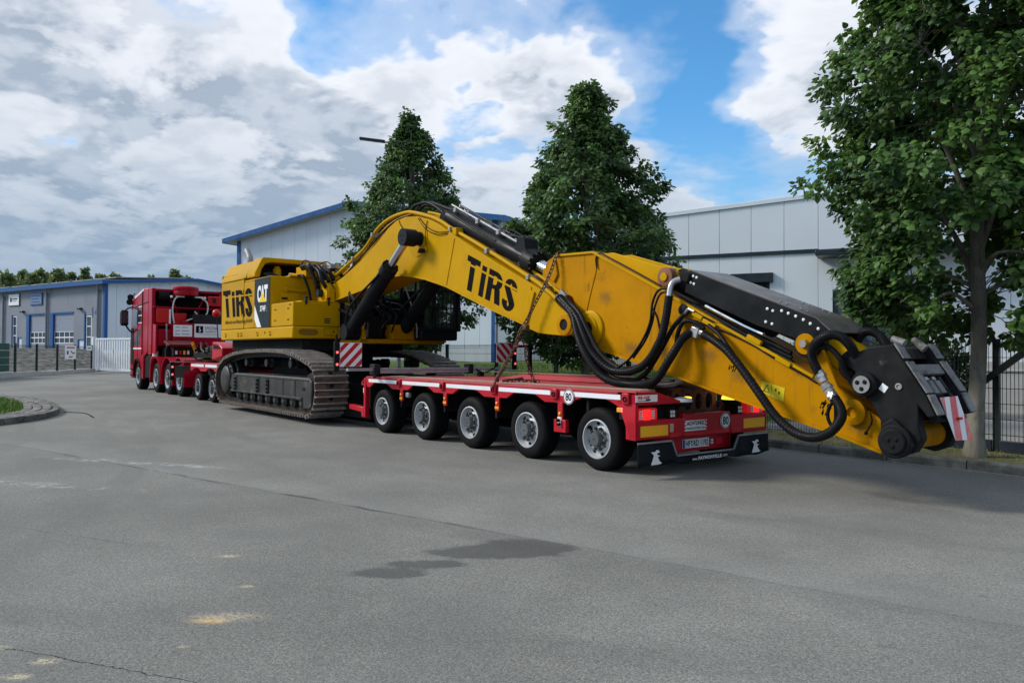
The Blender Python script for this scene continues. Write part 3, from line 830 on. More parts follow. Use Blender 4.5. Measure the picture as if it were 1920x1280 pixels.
# ------------------------------------------------------------------ buildings
PANEL = pm('white_sandwich_panel', (0.64, 0.69, 0.73), 0.42, var=0.035, vscale=0.6, dirt=0.18, dscale=0.8, dirtcol=(0.42, 0.44, 0.45), dlo=0.55, dhi=0.9, bump=0.03, bscale=3)
PANELB = pm('pale_blue_grey_panel', (0.60, 0.66, 0.73), 0.45, var=0.04, vscale=0.6, dirt=0.2, dscale=0.8, dirtcol=(0.36, 0.40, 0.45), bump=0.03, bscale=3)
GREYWALL = pm('grey_cladding', (0.205, 0.225, 0.26), 0.5, var=0.06, vscale=0.5, dirt=0.2, dirtcol=(0.13, 0.14, 0.16))
BLUETRIM = pm('blue_metal_trim', (0.014, 0.085, 0.26), 0.4, var=0.1, dirt=0.2, dirtcol=(0.02, 0.05, 0.12))
DARKTRIM = pm('anthracite_trim', (0.017, 0.025, 0.036), 0.4, var=0.15)
ROOFG = pm('roof_sheet', (0.34, 0.35, 0.36), 0.5, var=0.12, dirt=0.3, dirtcol=(0.2, 0.2, 0.2))
GLASSB = glass_mat('sky_window_glass', (0.06, 0.085, 0.11), 0.02)
SHUTTER = pm('sectional_door_grey', (0.24, 0.27, 0.33), 0.45, var=0.06, stretch=(1, 1, 1))
PIPE = pm('zinc_downpipe', (0.20, 0.215, 0.235), 0.45, metal=0.3, var=0.1)


def panel_wall(parent, x0, x1, z0, ztop, pw, openings, y0, y1, mat, gap=0.006, name='wall_panel', seam=True):
    """upright cladding panels with a joint between them, cut round the openings"""
    n = max(1, int(round((x1 - x0) / pw))); out = []
    for i in range(n):
        a = x0 + (x1 - x0) * i / n + gap; b = x0 + (x1 - x0) * (i + 1) / n - gap
        cuts = sorted({a, b} | {v for o in openings for v in o[:2] if a < v < b})
        q = MB(); full = any(o[0] <= a and o[1] >= b for o in openings)
        for c0, c1 in zip(cuts, cuts[1:]):
            cov = sorted((o[2], o[3]) for o in openings if o[0] <= (c0 + c1) / 2 <= o[1])
            zz = z0
            for lo, hi in cov:
                if lo > zz:
                    q.box(c0, c1, y0, y1, zz, lo)
                    if full:
                        out.append(q.build(name, mat, parent, bevel=0.004, seg=1)); q = MB()
                zz = max(zz, hi)
            q.prism([(c0, zz), (c1, zz), (c1, ztop(c1)), (c0, ztop(c0))], y0, y1, 'y')
        out.append(q.build(name, mat, parent, bevel=0.004, seg=1))
    return out


def window(parent, x0, x1, z0, z1, frame, glass, nx=1, nz=1, y=0.0, fw=0.07, name='window'):
    q = MB()
    q.box(x0, x1, y - 0.02, y + 0.07, z0, z0 + fw); q.box(x0, x1, y - 0.02, y + 0.07, z1 - fw, z1)
    q.box(x0, x0 + fw, y - 0.018, y + 0.068, z0 + fw, z1 - fw); q.box(x1 - fw, x1, y - 0.018, y + 0.068, z0 + fw, z1 - fw)
    for i in range(1, nx):
        c = x0 + (x1 - x0) * i / nx; q.box(c - fw * 0.4, c + fw * 0.4, y - 0.015, y + 0.065, z0 + fw, z1 - fw)
    for k in range(1, nz):
        c = z0 + (z1 - z0) * k / nz; q.box(x0 + fw, x1 - fw, y - 0.012, y + 0.062, c - fw * 0.4, c + fw * 0.4)
    w = q.build(name, frame, parent, sharp=0)
    for i in range(nx):
        for k in range(nz):
            a = x0 + (x1 - x0) * i / nx + fw * 0.5; b = x0 + (x1 - x0) * (i + 1) / nx - fw * 0.5
            c = z0 + (z1 - z0) * k / nz + fw * 0.5; d = z0 + (z1 - z0) * (k + 1) / nz - fw * 0.5
            p = MB(); p.box(a, b, y + 0.03, y + 0.045, c, d)
            put_sub(p.build('pane', glass, None, sharp=0), w)
    return w


def put_sub(o, part):
    """make o (built in its thing's coordinates) a sub-part of part"""
    c = ORG[o.name] if o.parent is None else ORG[o.name]
    o.parent = part
    o.location = Vector(c) - ORG[part.name]
    return o


# right hall: white panels, anthracite trim
hall = thing('white_hall', (-15.76, 11.1, 1.0), 'long white panelled hall with an anthracite band, behind the two right trees', 'building', rotz=HALLROT, local=True)
HB = 0.0
rz = lambda x: 5.04 + 0.053 * (x - 5.3)
opens = [(7.45, 8.57, 2.0, 2.93), (10.41, 13.0, 0.30, 2.43), (15.6, 17.4, 0.9, 2.4)]
panel_wall(hall, 3.0, 24.0, HB, lambda x: 3.60, 1.0, opens, 0.0, 0.15, PANEL)
panel_wall(hall, 3.0, 24.0, 3.68, rz, 1.0, [], 0.0, 0.15, PANEL)
q = MB(); q.box(2.98, 24, 0.02, 0.12, 3.60, 3.68); q.box(2.98, 10.0, -0.05, 0.02, 3.585, 3.70); q.build('band', DARKTRIM, hall)
q = MB(); q.prism([(3.0, rz(3) + 0.0), (24, rz(24)), (24, rz(24) + 0.14), (3.0, rz(3) + 0.14)], -0.05, 0.20, 'y'); q.build('parapet_cap', PANEL, hall, bevel=0.01)
q = MB(); q.box(3.0, 3.15, 0.15, 20, HB, rz(3)); q.box(23.85, 24, 0.15, 20, HB, rz(24)); q.box(3.0, 24, 19.9, 20.05, HB, rz(3)); q.build('rear_wall', PANEL, hall)
q = MB(); q.prism([(3.0, rz(3) - 0.25), (24, rz(24) - 0.25), (24, rz(24) - 0.15), (3.0, rz(3) - 0.15)], 0.16, 20, 'y'); q.build('roof', ROOFG, hall)
q = MB(); q.box(2.98, 24, -0.02, 0.0, -0.05, 0.28); q.build('plinth', CONC2, hall)
w = window(hall, 7.47, 8.55, 2.02, 2.91, DARKTRIM, GLASS, 1, 1, 0.04)
q = MB(); q.box(7.36, 8.68, -0.13, 0.03, 2.72, 3.02); q.build('shutter_box', DARKTRIM, hall, bevel=0.01)
window(hall, 10.43, 12.98, 0.32, 2.41, DARKTRIM, GLASSB, 3, 2, 0.03, 0.13, 'entrance_glazing')
window(hall, 15.62, 17.38, 0.92, 2.38, DARKTRIM, GLASSB, 2, 1, 0.03, 0.09)
q = MB(); q.box(10.0, 14.4, -1.0, -0.02, 3.38, 3.54); q.build('canopy', DARKTRIM, hall, bevel=0.02)
for xx in (11.2, 12.6, 14.0):
    q = MB(); q.tube([(xx, -0.9, 3.5), (xx, -0.03, 4.2)], 0.02, 6, 1); q.build('canopy_tie_rod', DARKTRIM, hall)

# centre hall: gable end with blue trim
c0 = Vector((-37.394, 6.094, 0)) + E1 * 2.4
ch = thing('gabled_hall', (c0.x, c0.y, 0.9), 'pale gabled hall with blue roof trim behind the left roadside tree', 'building', rotz=HALLROT, local=True)
W = 15.55
gz = lambda x: 6.44 + 0.155 * min(x, W - x)
panel_wall(ch, 0.0, W, 0.75, gz, 0.777, [], 0.0, 0.14, PANELB, gap=0.004)
panel_wall(ch, 0.0, W, -0.2, lambda x: 0.74, 1.555, [], 0.01, 0.15, PANEL, name='plinth_panel')
for x in (-0.06, W - 0.16):
    q = MB(); q.box(x, x + 0.22, -0.06, 0.16, -0.1, gz(0.1) - 0.02); q.build('corner_trim', BLUETRIM, ch)
q = MB(); q.box(0.0, 0.14, 0.16, 26, -0.2, 6.6); q.build('side_wall', PANELB, ch)
q = MB(); q.box(W - 0.14, W, 0.16, 26, -0.2, 6.6); q.build('side_wall', PANEL, ch)
for s in (0, 1):
    X = (lambda x: x) if s == 0 else (lambda x: W - x)
    a, b, c, d = (X(-0.62), gz(0) - 0.13), (X(W / 2), gz(W / 2) + 0.0), (X(W / 2), gz(W / 2) + 0.20), (X(-0.62), gz(0) + 0.07)
    q = MB(); q.prism([a, b, c, d], -0.45, 26, 'y'); r = q.build('roof', ROOFG, ch)
    q = MB(); q.prism([(a[0], a[1] - 0.02), (b[0], b[1] - 0.02), (c[0], c[1] + 0.02), (d[0], d[1] + 0.02)], -0.50, -0.453, 'y'); q.build('verge_fascia', BLUETRIM, ch)
    xa, xb = sorted((X(-0.69), X(-0.623)))
    q = MB(); q.box(xa, xb, -0.5, 26, gz(0) - 0.16, gz(0) + 0.09); q.build('eave_fascia', BLUETRIM, ch)
q = MB()
q.tube([(W + 0.35, -0.12, 6.4), (W + 0.12, -0.12, 6.0), (W + 0.12, -0.12, 0)], 0.06, 8, 1); q.build('downpipe', PIPE, ch)
for i in range(3):
    q = MB(); x = W - 0.35 - 1.15 * i
    q.prism([(x, gz(W - x) + 0.25), (x + 1.0, gz(W - x) + 0.02), (x + 1.0, gz(W - x) + 0.06), (x, gz(W - x) + 0.29)], 0.6, 9, 'y')
    q.build('solar_panel', GLASS, ch)
for yy in (0.0, 1.4):
    q = MB(); q.box(W + 0.14, W + 0.20, 1.0 + yy, 2.0 + yy, 4.0, 5.6); q.build('window', GLASSB, ch)

# left hall: grey workshop with blue corner
LX = Vector((0.95, 0.311, 0)).normalized(); LROT = math.atan2(LX.y, LX.x)
lh = thing('grey_workshop', (-67.43, 6.47, 1.5), 'grey workshop hall with blue trim and two sectional gates at far left', 'building', rotz=LROT, local=True)
ZB = 0.12
opens = [(-14.0, -10.35, 0.0, 3.38), (-9.4, -5.2, 0.0, 3.36), (-17.0, -16.05, 0.35, 3.3), (-3.2, -2.15, 0.15, 3.05), (-15.75, -15.0, 0.0, 1.15), (-4.4, -3.45, 0.0, 0.9)]
panel_wall(lh, -28, -0.02, 0.0, lambda x: 5.75, 3.1, opens, 0.0, 0.2, GREYWALL, gap=0.008)
gz2 = lambda y: 5.78 + 0.098 * min(y, 17 - y)
for i in range(17):
    q = MB(); a, b = i + 0.008, i + 0.992
    q.prism([(a, 0.0), (b, 0.0), (b, gz2(b)), (a, gz2(a))], -0.2, 0.0, 'x'); q.build('gable_panel', PANEL, lh, bevel=0.005, seg=1)
q = MB(); q.box(-0.25, 0.06, -0.06, 0.22, 0, 5.9); q.build('corner_trim', BLUETRIM, lh)
q = MB(); q.box(-28.3, 0.5, -0.55, -0.45, 5.62, 5.98); q.build('eave_fascia', BLUETRIM, lh)
for s in (0, 1):
    Yf = (lambda y: y) if s == 0 else (lambda y: 17 - y)
    q = MB(); q.prism([(Yf(-0.5), gz2(0) - 0.05), (Yf(8.5), gz2(8.5) + 0.03), (Yf(8.5), gz2(8.5) + 0.2), (Yf(-0.5), gz2(0) + 0.18)], -28.3, 0.55, 'x'); q.build('roof', ROOFG, lh)
    q = MB(); q.prism([(Yf(-0.55), gz2(0) - 0.16), (Yf(8.5), gz2(8.5) - 0.10), (Yf(8.5), gz2(8.5) + 0.18), (Yf(-0.55), gz2(0) + 0.14)], 0.553, 0.62, 'x'); q.build('verge_fascia', BLUETRIM, lh)
for i in range(6):
    q = MB(); q.prism([(1.0, gz2(1.0) + 0.42), (7.6, gz2(7.6) + 0.26), (7.6, gz2(7.6) + 0.32), (1.0, gz2(1.0) + 0.48)], -3.6 - 4 * i, -0.1 - 4 * i, 'x'); q.build('solar_panel', ROOFG, lh)
for x0, x1 in ((-14.0, -10.35), (-9.4, -5.2)):
    q = MB(); q.box(x0, x0 + 0.55, -0.05, 0.25, 0, 3.4); q.box(x0 + 0.55, x1, -0.04, 0.22, 3.28, 3.42); q.build('gate_surround', BLUETRIM, lh)
    a, b = x0 + 0.58, x1 - 0.03
    g0 = None
    for k in range(6):
        z0 = 0.05 + k * 0.54
        if k in (1, 2):
            q = MB(); fw = 0.07
            q.box(a, b, 0.10, 0.16, z0, z0 + 0.05); q.box(a, b, 0.10, 0.16, z0 + 0.48, z0 + 0.535)
            for i in range(5):
                c = a + (b - a) * i / 4; q.box(max(a, c - 0.04), min(b, c + 0.04), 0.102, 0.158, z0 + 0.05, z0 + 0.48)
            o = q.build('gate_section', WHITE, lh, sharp=0)
            for i in range(4):
                p = MB(); p.box(a + (b - a) * i / 4 + 0.04, a + (b - a) * (i + 1) / 4 - 0.04, 0.125, 0.14, z0 + 0.05, z0 + 0.48)
                put_sub(p.build('pane', GLASS, None, sharp=0), o)
        else:
            q = MB(); q.box(a, b, 0.10, 0.16, z0 + 0.006, z0 + 0.535); q.build('gate_section', SHUTTER, lh, bevel=0.01)
window(lh, -16.95, -16.1, 0.4, 3.25, WHITE, GLASS, 1, 3, 0.05, 0.09); window(lh, -3.1, -2.2, 0.2, 3.0, WHITE, GLASS, 1, 3, 0.05, 0.09)
for x in (-17.05, -3.32):
    q = MB(); q.box(x, x + 0.12, -0.05, 0.05, 0.1, 3.35); q.build('window_trim', BLUETRIM, lh)
for x0, x1, z1 in ((-15.72, -15.03, 1.12), (-4.37, -3.48, 0.88)):
    q = MB(); q.box(x0, x1, 0.06, 0.10, 0.03, z1); q.build('service_door', PANELB, lh)
    q = MB(); q.box(x0 - 0.08, x0, -0.03, 0.1, 0.0, z1 + 0.06); q.box(x0, x1, -0.028, 0.1, z1, z1 + 0.08); q.build('door_trim', BLUETRIM, lh)
for x in (-0.95, -9.95, -18.7):
    q = MB(); q.tube([(x + 0.5, -0.45, 5.6), (x + 0.1, -0.15, 5.1), (x, -0.12, 4.8), (x, -0.12, 0.0)], 0.09, 8, 2); q.build('downpipe', PIPE, lh)
q = MB(); q.box(-17.66, -15.4, -0.08, -0.01, 4.25, 5.45); q.build('sign_board', DARKTRIM, lh)
q = MB(); q.box(-17.6, -15.46, -0.10, -0.081, 4.31, 5.39); s1 = q.build('sign_face', WHITE, lh)
q = MB(); q.box(-17.3, -16.9, -0.106, -0.101, 4.65, 5.05); q.box(-16.8, -15.8, -0.106, -0.101, 4.86, 4.98); q.box(-16.8, -15.9, -0.106, -0.101, 4.68, 4.74); q.build('sign_print', DARKTRIM, lh)
q = MB(); q.box(-13.2, -10.9, -0.08, -0.01, 4.2, 5.36); q.build('sign_board', BLUETRIM, lh)
q = MB(); q.box(-13.1, -11.0, -0.10, -0.081, 4.3, 5.28); q.build('sign_face', pm('blue_grey_sign', (0.16, 0.22, 0.32), 0.5), lh)
q = MB()
for k in range(3):
    q.box(-12.9, -11.3 - 0.2 * (k % 2), -0.106, -0.101, 4.45 + 0.28 * k, 4.55 + 0.28 * k)
q.build('sign_print', BLUETRIM, lh)
text('house_number', '14', 0.9, (-1.55, -0.02, 3.3), SIDE, BLUETRIM, lh)
for x in (-14.9, -4.2):
    q = MB(); q.box(x, x + 0.5, -0.28, 0.0, 3.55, 3.72); q.build('wall_lamp', DARKTRIM, lh, bevel=0.03)
q = MB(); q.box(-24.5, -19.6, -0.02, -0.01, 0.1, 2.2); q.box(-22, -19.7, -0.02, -0.01, 2.9, 4.9); q.build('window', GLASS, lh)

# ------------------------------------------------------------------ fences
FENCEG = pm('anthracite_green_fence', (0.012, 0.020, 0.022), 0.45, var=0.2, metal=0.1)
FENCEL = pm('dark_green_fence', (0.012, 0.035, 0.030), 0.5, var=0.2)
GATEW = pm('pale_gate_paint', (0.66, 0.69, 0.72), 0.45, var=0.08)


def mesh_panel(w, h, dv=0.05, dh=0.2, r=0.0034):
    q = MB()
    n = int(w / dv)
    for i in range(n + 1):
        x = -w / 2 + w * i / n; q.box(x - r, x + r, -r, r, 0, h + 0.02)
    m = int(h / dh)
    for k in range(m + 1):
        z = 0.01 + (h - 0.02) * k / m
        q.box(-w / 2, w / 2, -r * 3.0, -r * 1.05, z - r * 1.3, z + r * 1.3); q.box(-w / 2, w / 2, r * 1.05, r * 3.0, z - r * 1.3, z + r * 1.3)
    return q


FY = 5.30
fence = thing('mesh_fence', (1.82, FY, 0.1), 'dark green double wire mesh fence along the verge behind the trailer', 'fence')
pstep = 2.325
pan = mesh_panel(pstep - 0.07, 1.52); pan.v = [(a + 1.82 - pstep / 2, b + FY, c + 0.12) for a, b, c in pan.v]
pan = pan.build('mesh_panel', FENCEG, fence, sharp=0, fix=False); pc = ORG[pan.name].copy()
post = MB(); post.box(1.82 - 0.04, 1.82 + 0.04, FY + 0.012, FY + 0.075, 0.05, 1.66); post.box(1.82 - 0.045, 1.82 + 0.045, FY + 0.007, FY + 0.08, 1.66, 1.675)
post = post.build('post', FENCEG, fence); pk = ORG[post.name].copy()
for i in range(-2, 11):
    if i != 0:
        clone(pan, pc + Vector((-pstep * i, 0, 0)), fence); clone(post, pk + Vector((-pstep * i, 0, 0)), fence)
q = MB(); q.obox((2.62, FY - 0.03, 1.85), (2.5, 0.06, 0.085), Euler((0, -rad(39.5), 0)).to_matrix()); q.build('brace', FENCEG, fence)
for i in range(-2, 1):
    q = MB(); q.box(1.87 - pstep * (i + 1), 1.77 - pstep * i, FY - 0.02, FY + 0.03, 0.06, 0.27); q.build('base_board', DARKTRIM, fence, bevel=0.006)

LFROT = math.atan2(ydir.y, ydir.x)
lf = thing('yard_fence', (YA.x, YA.y, 0.0), 'dark green mesh fence of the gravel yard at far left', 'fence', rotz=LFROT, local=True)
# local x runs along the fence, local -y faces the camera side? (camera lies on the side of negative local y)
q = MB()
for i in range(12):
    q = MB(); q.box(-3 + 1.7 * i + 0.01, -3 + 1.7 * (i + 1) - 0.01, -0.12, 0.12, -0.02, 0.26 + random.uniform(-0.04, 0.03)); q.build('footing_block', CONC2, lf, bevel=0.02)
p0 = None
for s in (3.4, 6.1, 8.6, 11.3, 13.9, 16.6):
    q = MB(); q.box(s - 0.05, s + 0.05, -0.05, 0.05, 0.1, 1.8); q.build('post', FENCEL, lf)
for a, b in ((5.45, 8.6), (8.6, 11.3), (11.3, 13.9), (13.9, 16.9)):
    q = mesh_panel(b - a - 0.12, 1.4, 0.10, 0.2, 0.006); q.v = [(x + (a + b) / 2, y, z + 0.30) for x, y, z in q.v]; q.build('mesh_panel', FENCEL, lf, sharp=0, fix=False)
for k in range(4):
    q = MB(); q.box(-3.0, 5.4, -0.03, 0.03, 0.32 + 0.37 * k, 0.32 + 0.37 * k + 0.35); q.build('screen_board', pm('green_screen', (0.010, 0.060, 0.045), 0.6, var=0.2), lf)
gt = thing('yard_gate', (-51.6, 3.15, 0.0), 'pale grey barred swing gate beside the red truck cab', 'gate', rotz=math.atan2(1.5, 4.7), local=True)
q = MB(); q.box(0, 6.2, -0.05, 0.05, 2.15, 2.27); q.box(0, 6.2, -0.05, 0.05, 0.12, 0.26); q.box(0, 0.14, -0.048, 0.048, 0.26, 2.15); q.box(6.06, 6.2, -0.048, 0.048, 0.26, 2.15); q.build('gate_frame', GATEW, gt)
q = MB(); q.box(-0.35, -0.12, -0.12, 0.12, 0, 2.35); q.build('gate_post', GATEW, gt, bevel=0.01)
b0 = None
for i in range(20):
    x = 0.34 + 0.29 * i
    if b0 is None:
        q = MB(); q.box(x - 0.065, x + 0.065, -0.025, 0.025, 0.26, 2.15); b0 = q.build('gate_bar', GATEW, gt); bc = ORG[b0.name].copy()
    else:
        clone(b0, bc + Vector((0.29 * i, 0, 0)), gt)
sg = thing('warning_sign', tuple(YA + ydir * 12.2), 'small white warning sign with red heading on the left yard fence', 'sign', rotz=LFROT, local=True)
CAMSIDE = 1 if (Vector((6.1, -6.6, 0)) - YA).dot(yin) > 0 else -1
ys = CAMSIDE * 0.09
q = MB(); q.box(0, 1.6, min(ys, ys * 0.6), max(ys, ys * 0.6), 0.9, 1.74); q.build('board', WHITE, sg)
ye = ys + CAMSIDE * 0.004
q = MB(); q.box(0.2, 1.4, min(ys, ye), max(ys, ye), 1.56, 1.66); q.box(0.5, 1.1, min(ys, ye), max(ys, ye), 1.0, 1.08); q.build('red_print', SIGNRED, sg)
q = MB(); q.box(0.25, 0.45, min(ys, ye), max(ys, ye), 1.2, 1.42); q.tube([(0.8, ye, 1.40), (1.15, ye, 1.25), (1.4, ye, 1.32)], 0.03, 6, 3); q.build('black_print', LETTER, sg)
wb = thing('number_plate_board', tuple(YA + ydir * 15.5), 'tiny white number board on the yard fence next to the gate', 'sign', rotz=LFROT, local=True)
q = MB(); q.box(0, 0.9, min(ys, ys * 0.6), max(ys, ys * 0.6), 1.44, 1.74); q.build('board', WHITE, wb)
q = MB(); q.box(0.15, 0.75, min(ys, ye), max(ys, ye), 1.56, 1.62); q.build('print', LETTER, wb)

# ------------------------------------------------------------------ trees
def leaf_mat(name, dark, light, trans=0.28):
    m = bpy.data.materials.new(name); m.use_nodes = True
    t = NT(m.node_tree); b = t.n['Principled BSDF']; out = t.n['Material Output']
    at = t.new('ShaderNodeAttribute', attribute_name='tint'); at.attribute_type = 'GEOMETRY'
    oi = t.new('ShaderNodeObjectInfo')
    f = t.math('ADD', at.outputs['Fac'], t.math('MULTIPLY', oi.outputs['Random'], 0.0), clamp=True)
    c = t.mix(f, dark, light)
    t.link(c, b.inputs['Base Color']); b.inputs['Roughness'].default_value = 0.48; b.inputs['Specular IOR Level'].default_value = 0.35
    tr = t.new('ShaderNodeBsdfTranslucent'); hs = t.new('ShaderNodeHueSaturation'); hs.inputs['Value'].default_value = 1.5; hs.inputs['Hue'].default_value = 0.485
    t.link(c, hs.inputs['Color']); t.link(hs.outputs[0], tr.inputs['Color'])
    mx = t.new('ShaderNodeMixShader'); mx.inputs[0].default_value = trans
    t.link(b.outputs[0], mx.inputs[1]); t.link(tr.outputs[0], mx.inputs[2]); t.link(mx.outputs[0], out.inputs['Surface'])
    return m


LEAF = leaf_mat('lime_leaf', (0.017, 0.050, 0.017), (0.130, 0.250, 0.050), 0.34)
LEAFHAZE = leaf_mat('hazed_distant_leaf', (0.075, 0.120, 0.040), (0.19, 0.25, 0.095), 0.4)  # leaf colour lightened so the far trees carry distance haze in it
LEAFSH = leaf_mat('shrub_leaf', (0.010, 0.024, 0.008), (0.035, 0.065, 0.018))
BARK = pm('lime_bark', (0.205, 0.190, 0.158), 0.9, var=0.25, vscale=5, dirt=0.6, dscale=6, dirtcol=(0.075, 0.082, 0.058), dlo=0.45, dhi=0.68, bump=0.9, bscale=30, stretch=(1, 1, 0.45))


LEAF_UV = [(0.0, 0.0), (0.04, -0.26), (0.30, -0.46), (0.62, -0.38), (0.88, -0.17), (1.10, 0.0), (0.88, 0.17), (0.62, 0.38), (0.30, 0.46), (0.04, 0.26), (0.32, 0.0), (0.68, 0.0)]
LEAF_Q = [(0, 10, 2, 1), (10, 11, 3, 2), (0, 9, 8, 10), (10, 8, 7, 11)]
LEAF_T = [(11, 4, 3), (11, 5, 4), (11, 7, 6), (11, 6, 5)]
NLV = len(LEAF_UV)


def leaves_arrays(base, dirv, nrm, size, rs):
    """heart shaped leaves, folded along the midrib and drooping to the tip"""
    n = len(base)
    dirv = dirv / np.linalg.norm(dirv, axis=1, keepdims=True)
    nrm = nrm - dirv * (nrm * dirv).sum(1, keepdims=True); nrm /= np.linalg.norm(nrm, axis=1, keepdims=True) + 1e-9
    sd = np.cross(dirv, nrm); s = size[:, None]
    fold = rs.uniform(0.05, 0.75, (n, 1)); drp = rs.uniform(0.05, 0.55, (n, 1)); wave = rs.uniform(-0.10, 0.10, (n, 1)); wid = rs.uniform(0.85, 1.1, (n, 1))
    V = np.empty((n, NLV, 3))
    for k, (u, w) in enumerate(LEAF_UV):
        h = -fold * abs(w) * 0.8 - drp * u * u * 0.55 + wave * math.sin(u * 7 + w * 5)
        V[:, k] = base + s * (u * dirv + wid * w * sd + h * nrm)
    return V


def leaf_mesh(name, V, tint, mat):
    n = len(V)
    me = bpy.data.meshes.new(name)
    idx = np.arange(n) * NLV
    quads = (idx[:, None, None] + np.array(LEAF_Q)[None]).reshape(-1, 4); tris = (idx[:, None, None] + np.array(LEAF_T)[None]).reshape(-1, 3)
    nq, nt = len(quads), len(tris)
    me.vertices.add(n * NLV); me.vertices.foreach_set('co', V.reshape(-1).astype(np.float32))
    me.loops.add(nq * 4 + nt * 3); me.loops.foreach_set('vertex_index', np.concatenate([quads.ravel(), tris.ravel()]).astype(np.int32))
    me.polygons.add(nq + nt); me.polygons.foreach_set('loop_start', np.concatenate([np.arange(nq) * 4, nq * 4 + np.arange(nt) * 3]).astype(np.int32))
    me.polygons.foreach_set('use_smooth', np.ones(nq + nt, dtype=bool))
    me.update(calc_edges=True); me.validate()
    at = me.attributes.new('tint', 'FLOAT', 'POINT')
    at.data.foreach_set('value', np.repeat(tint, NLV).astype(np.float32))
    me.materials.append(mat)
    return me


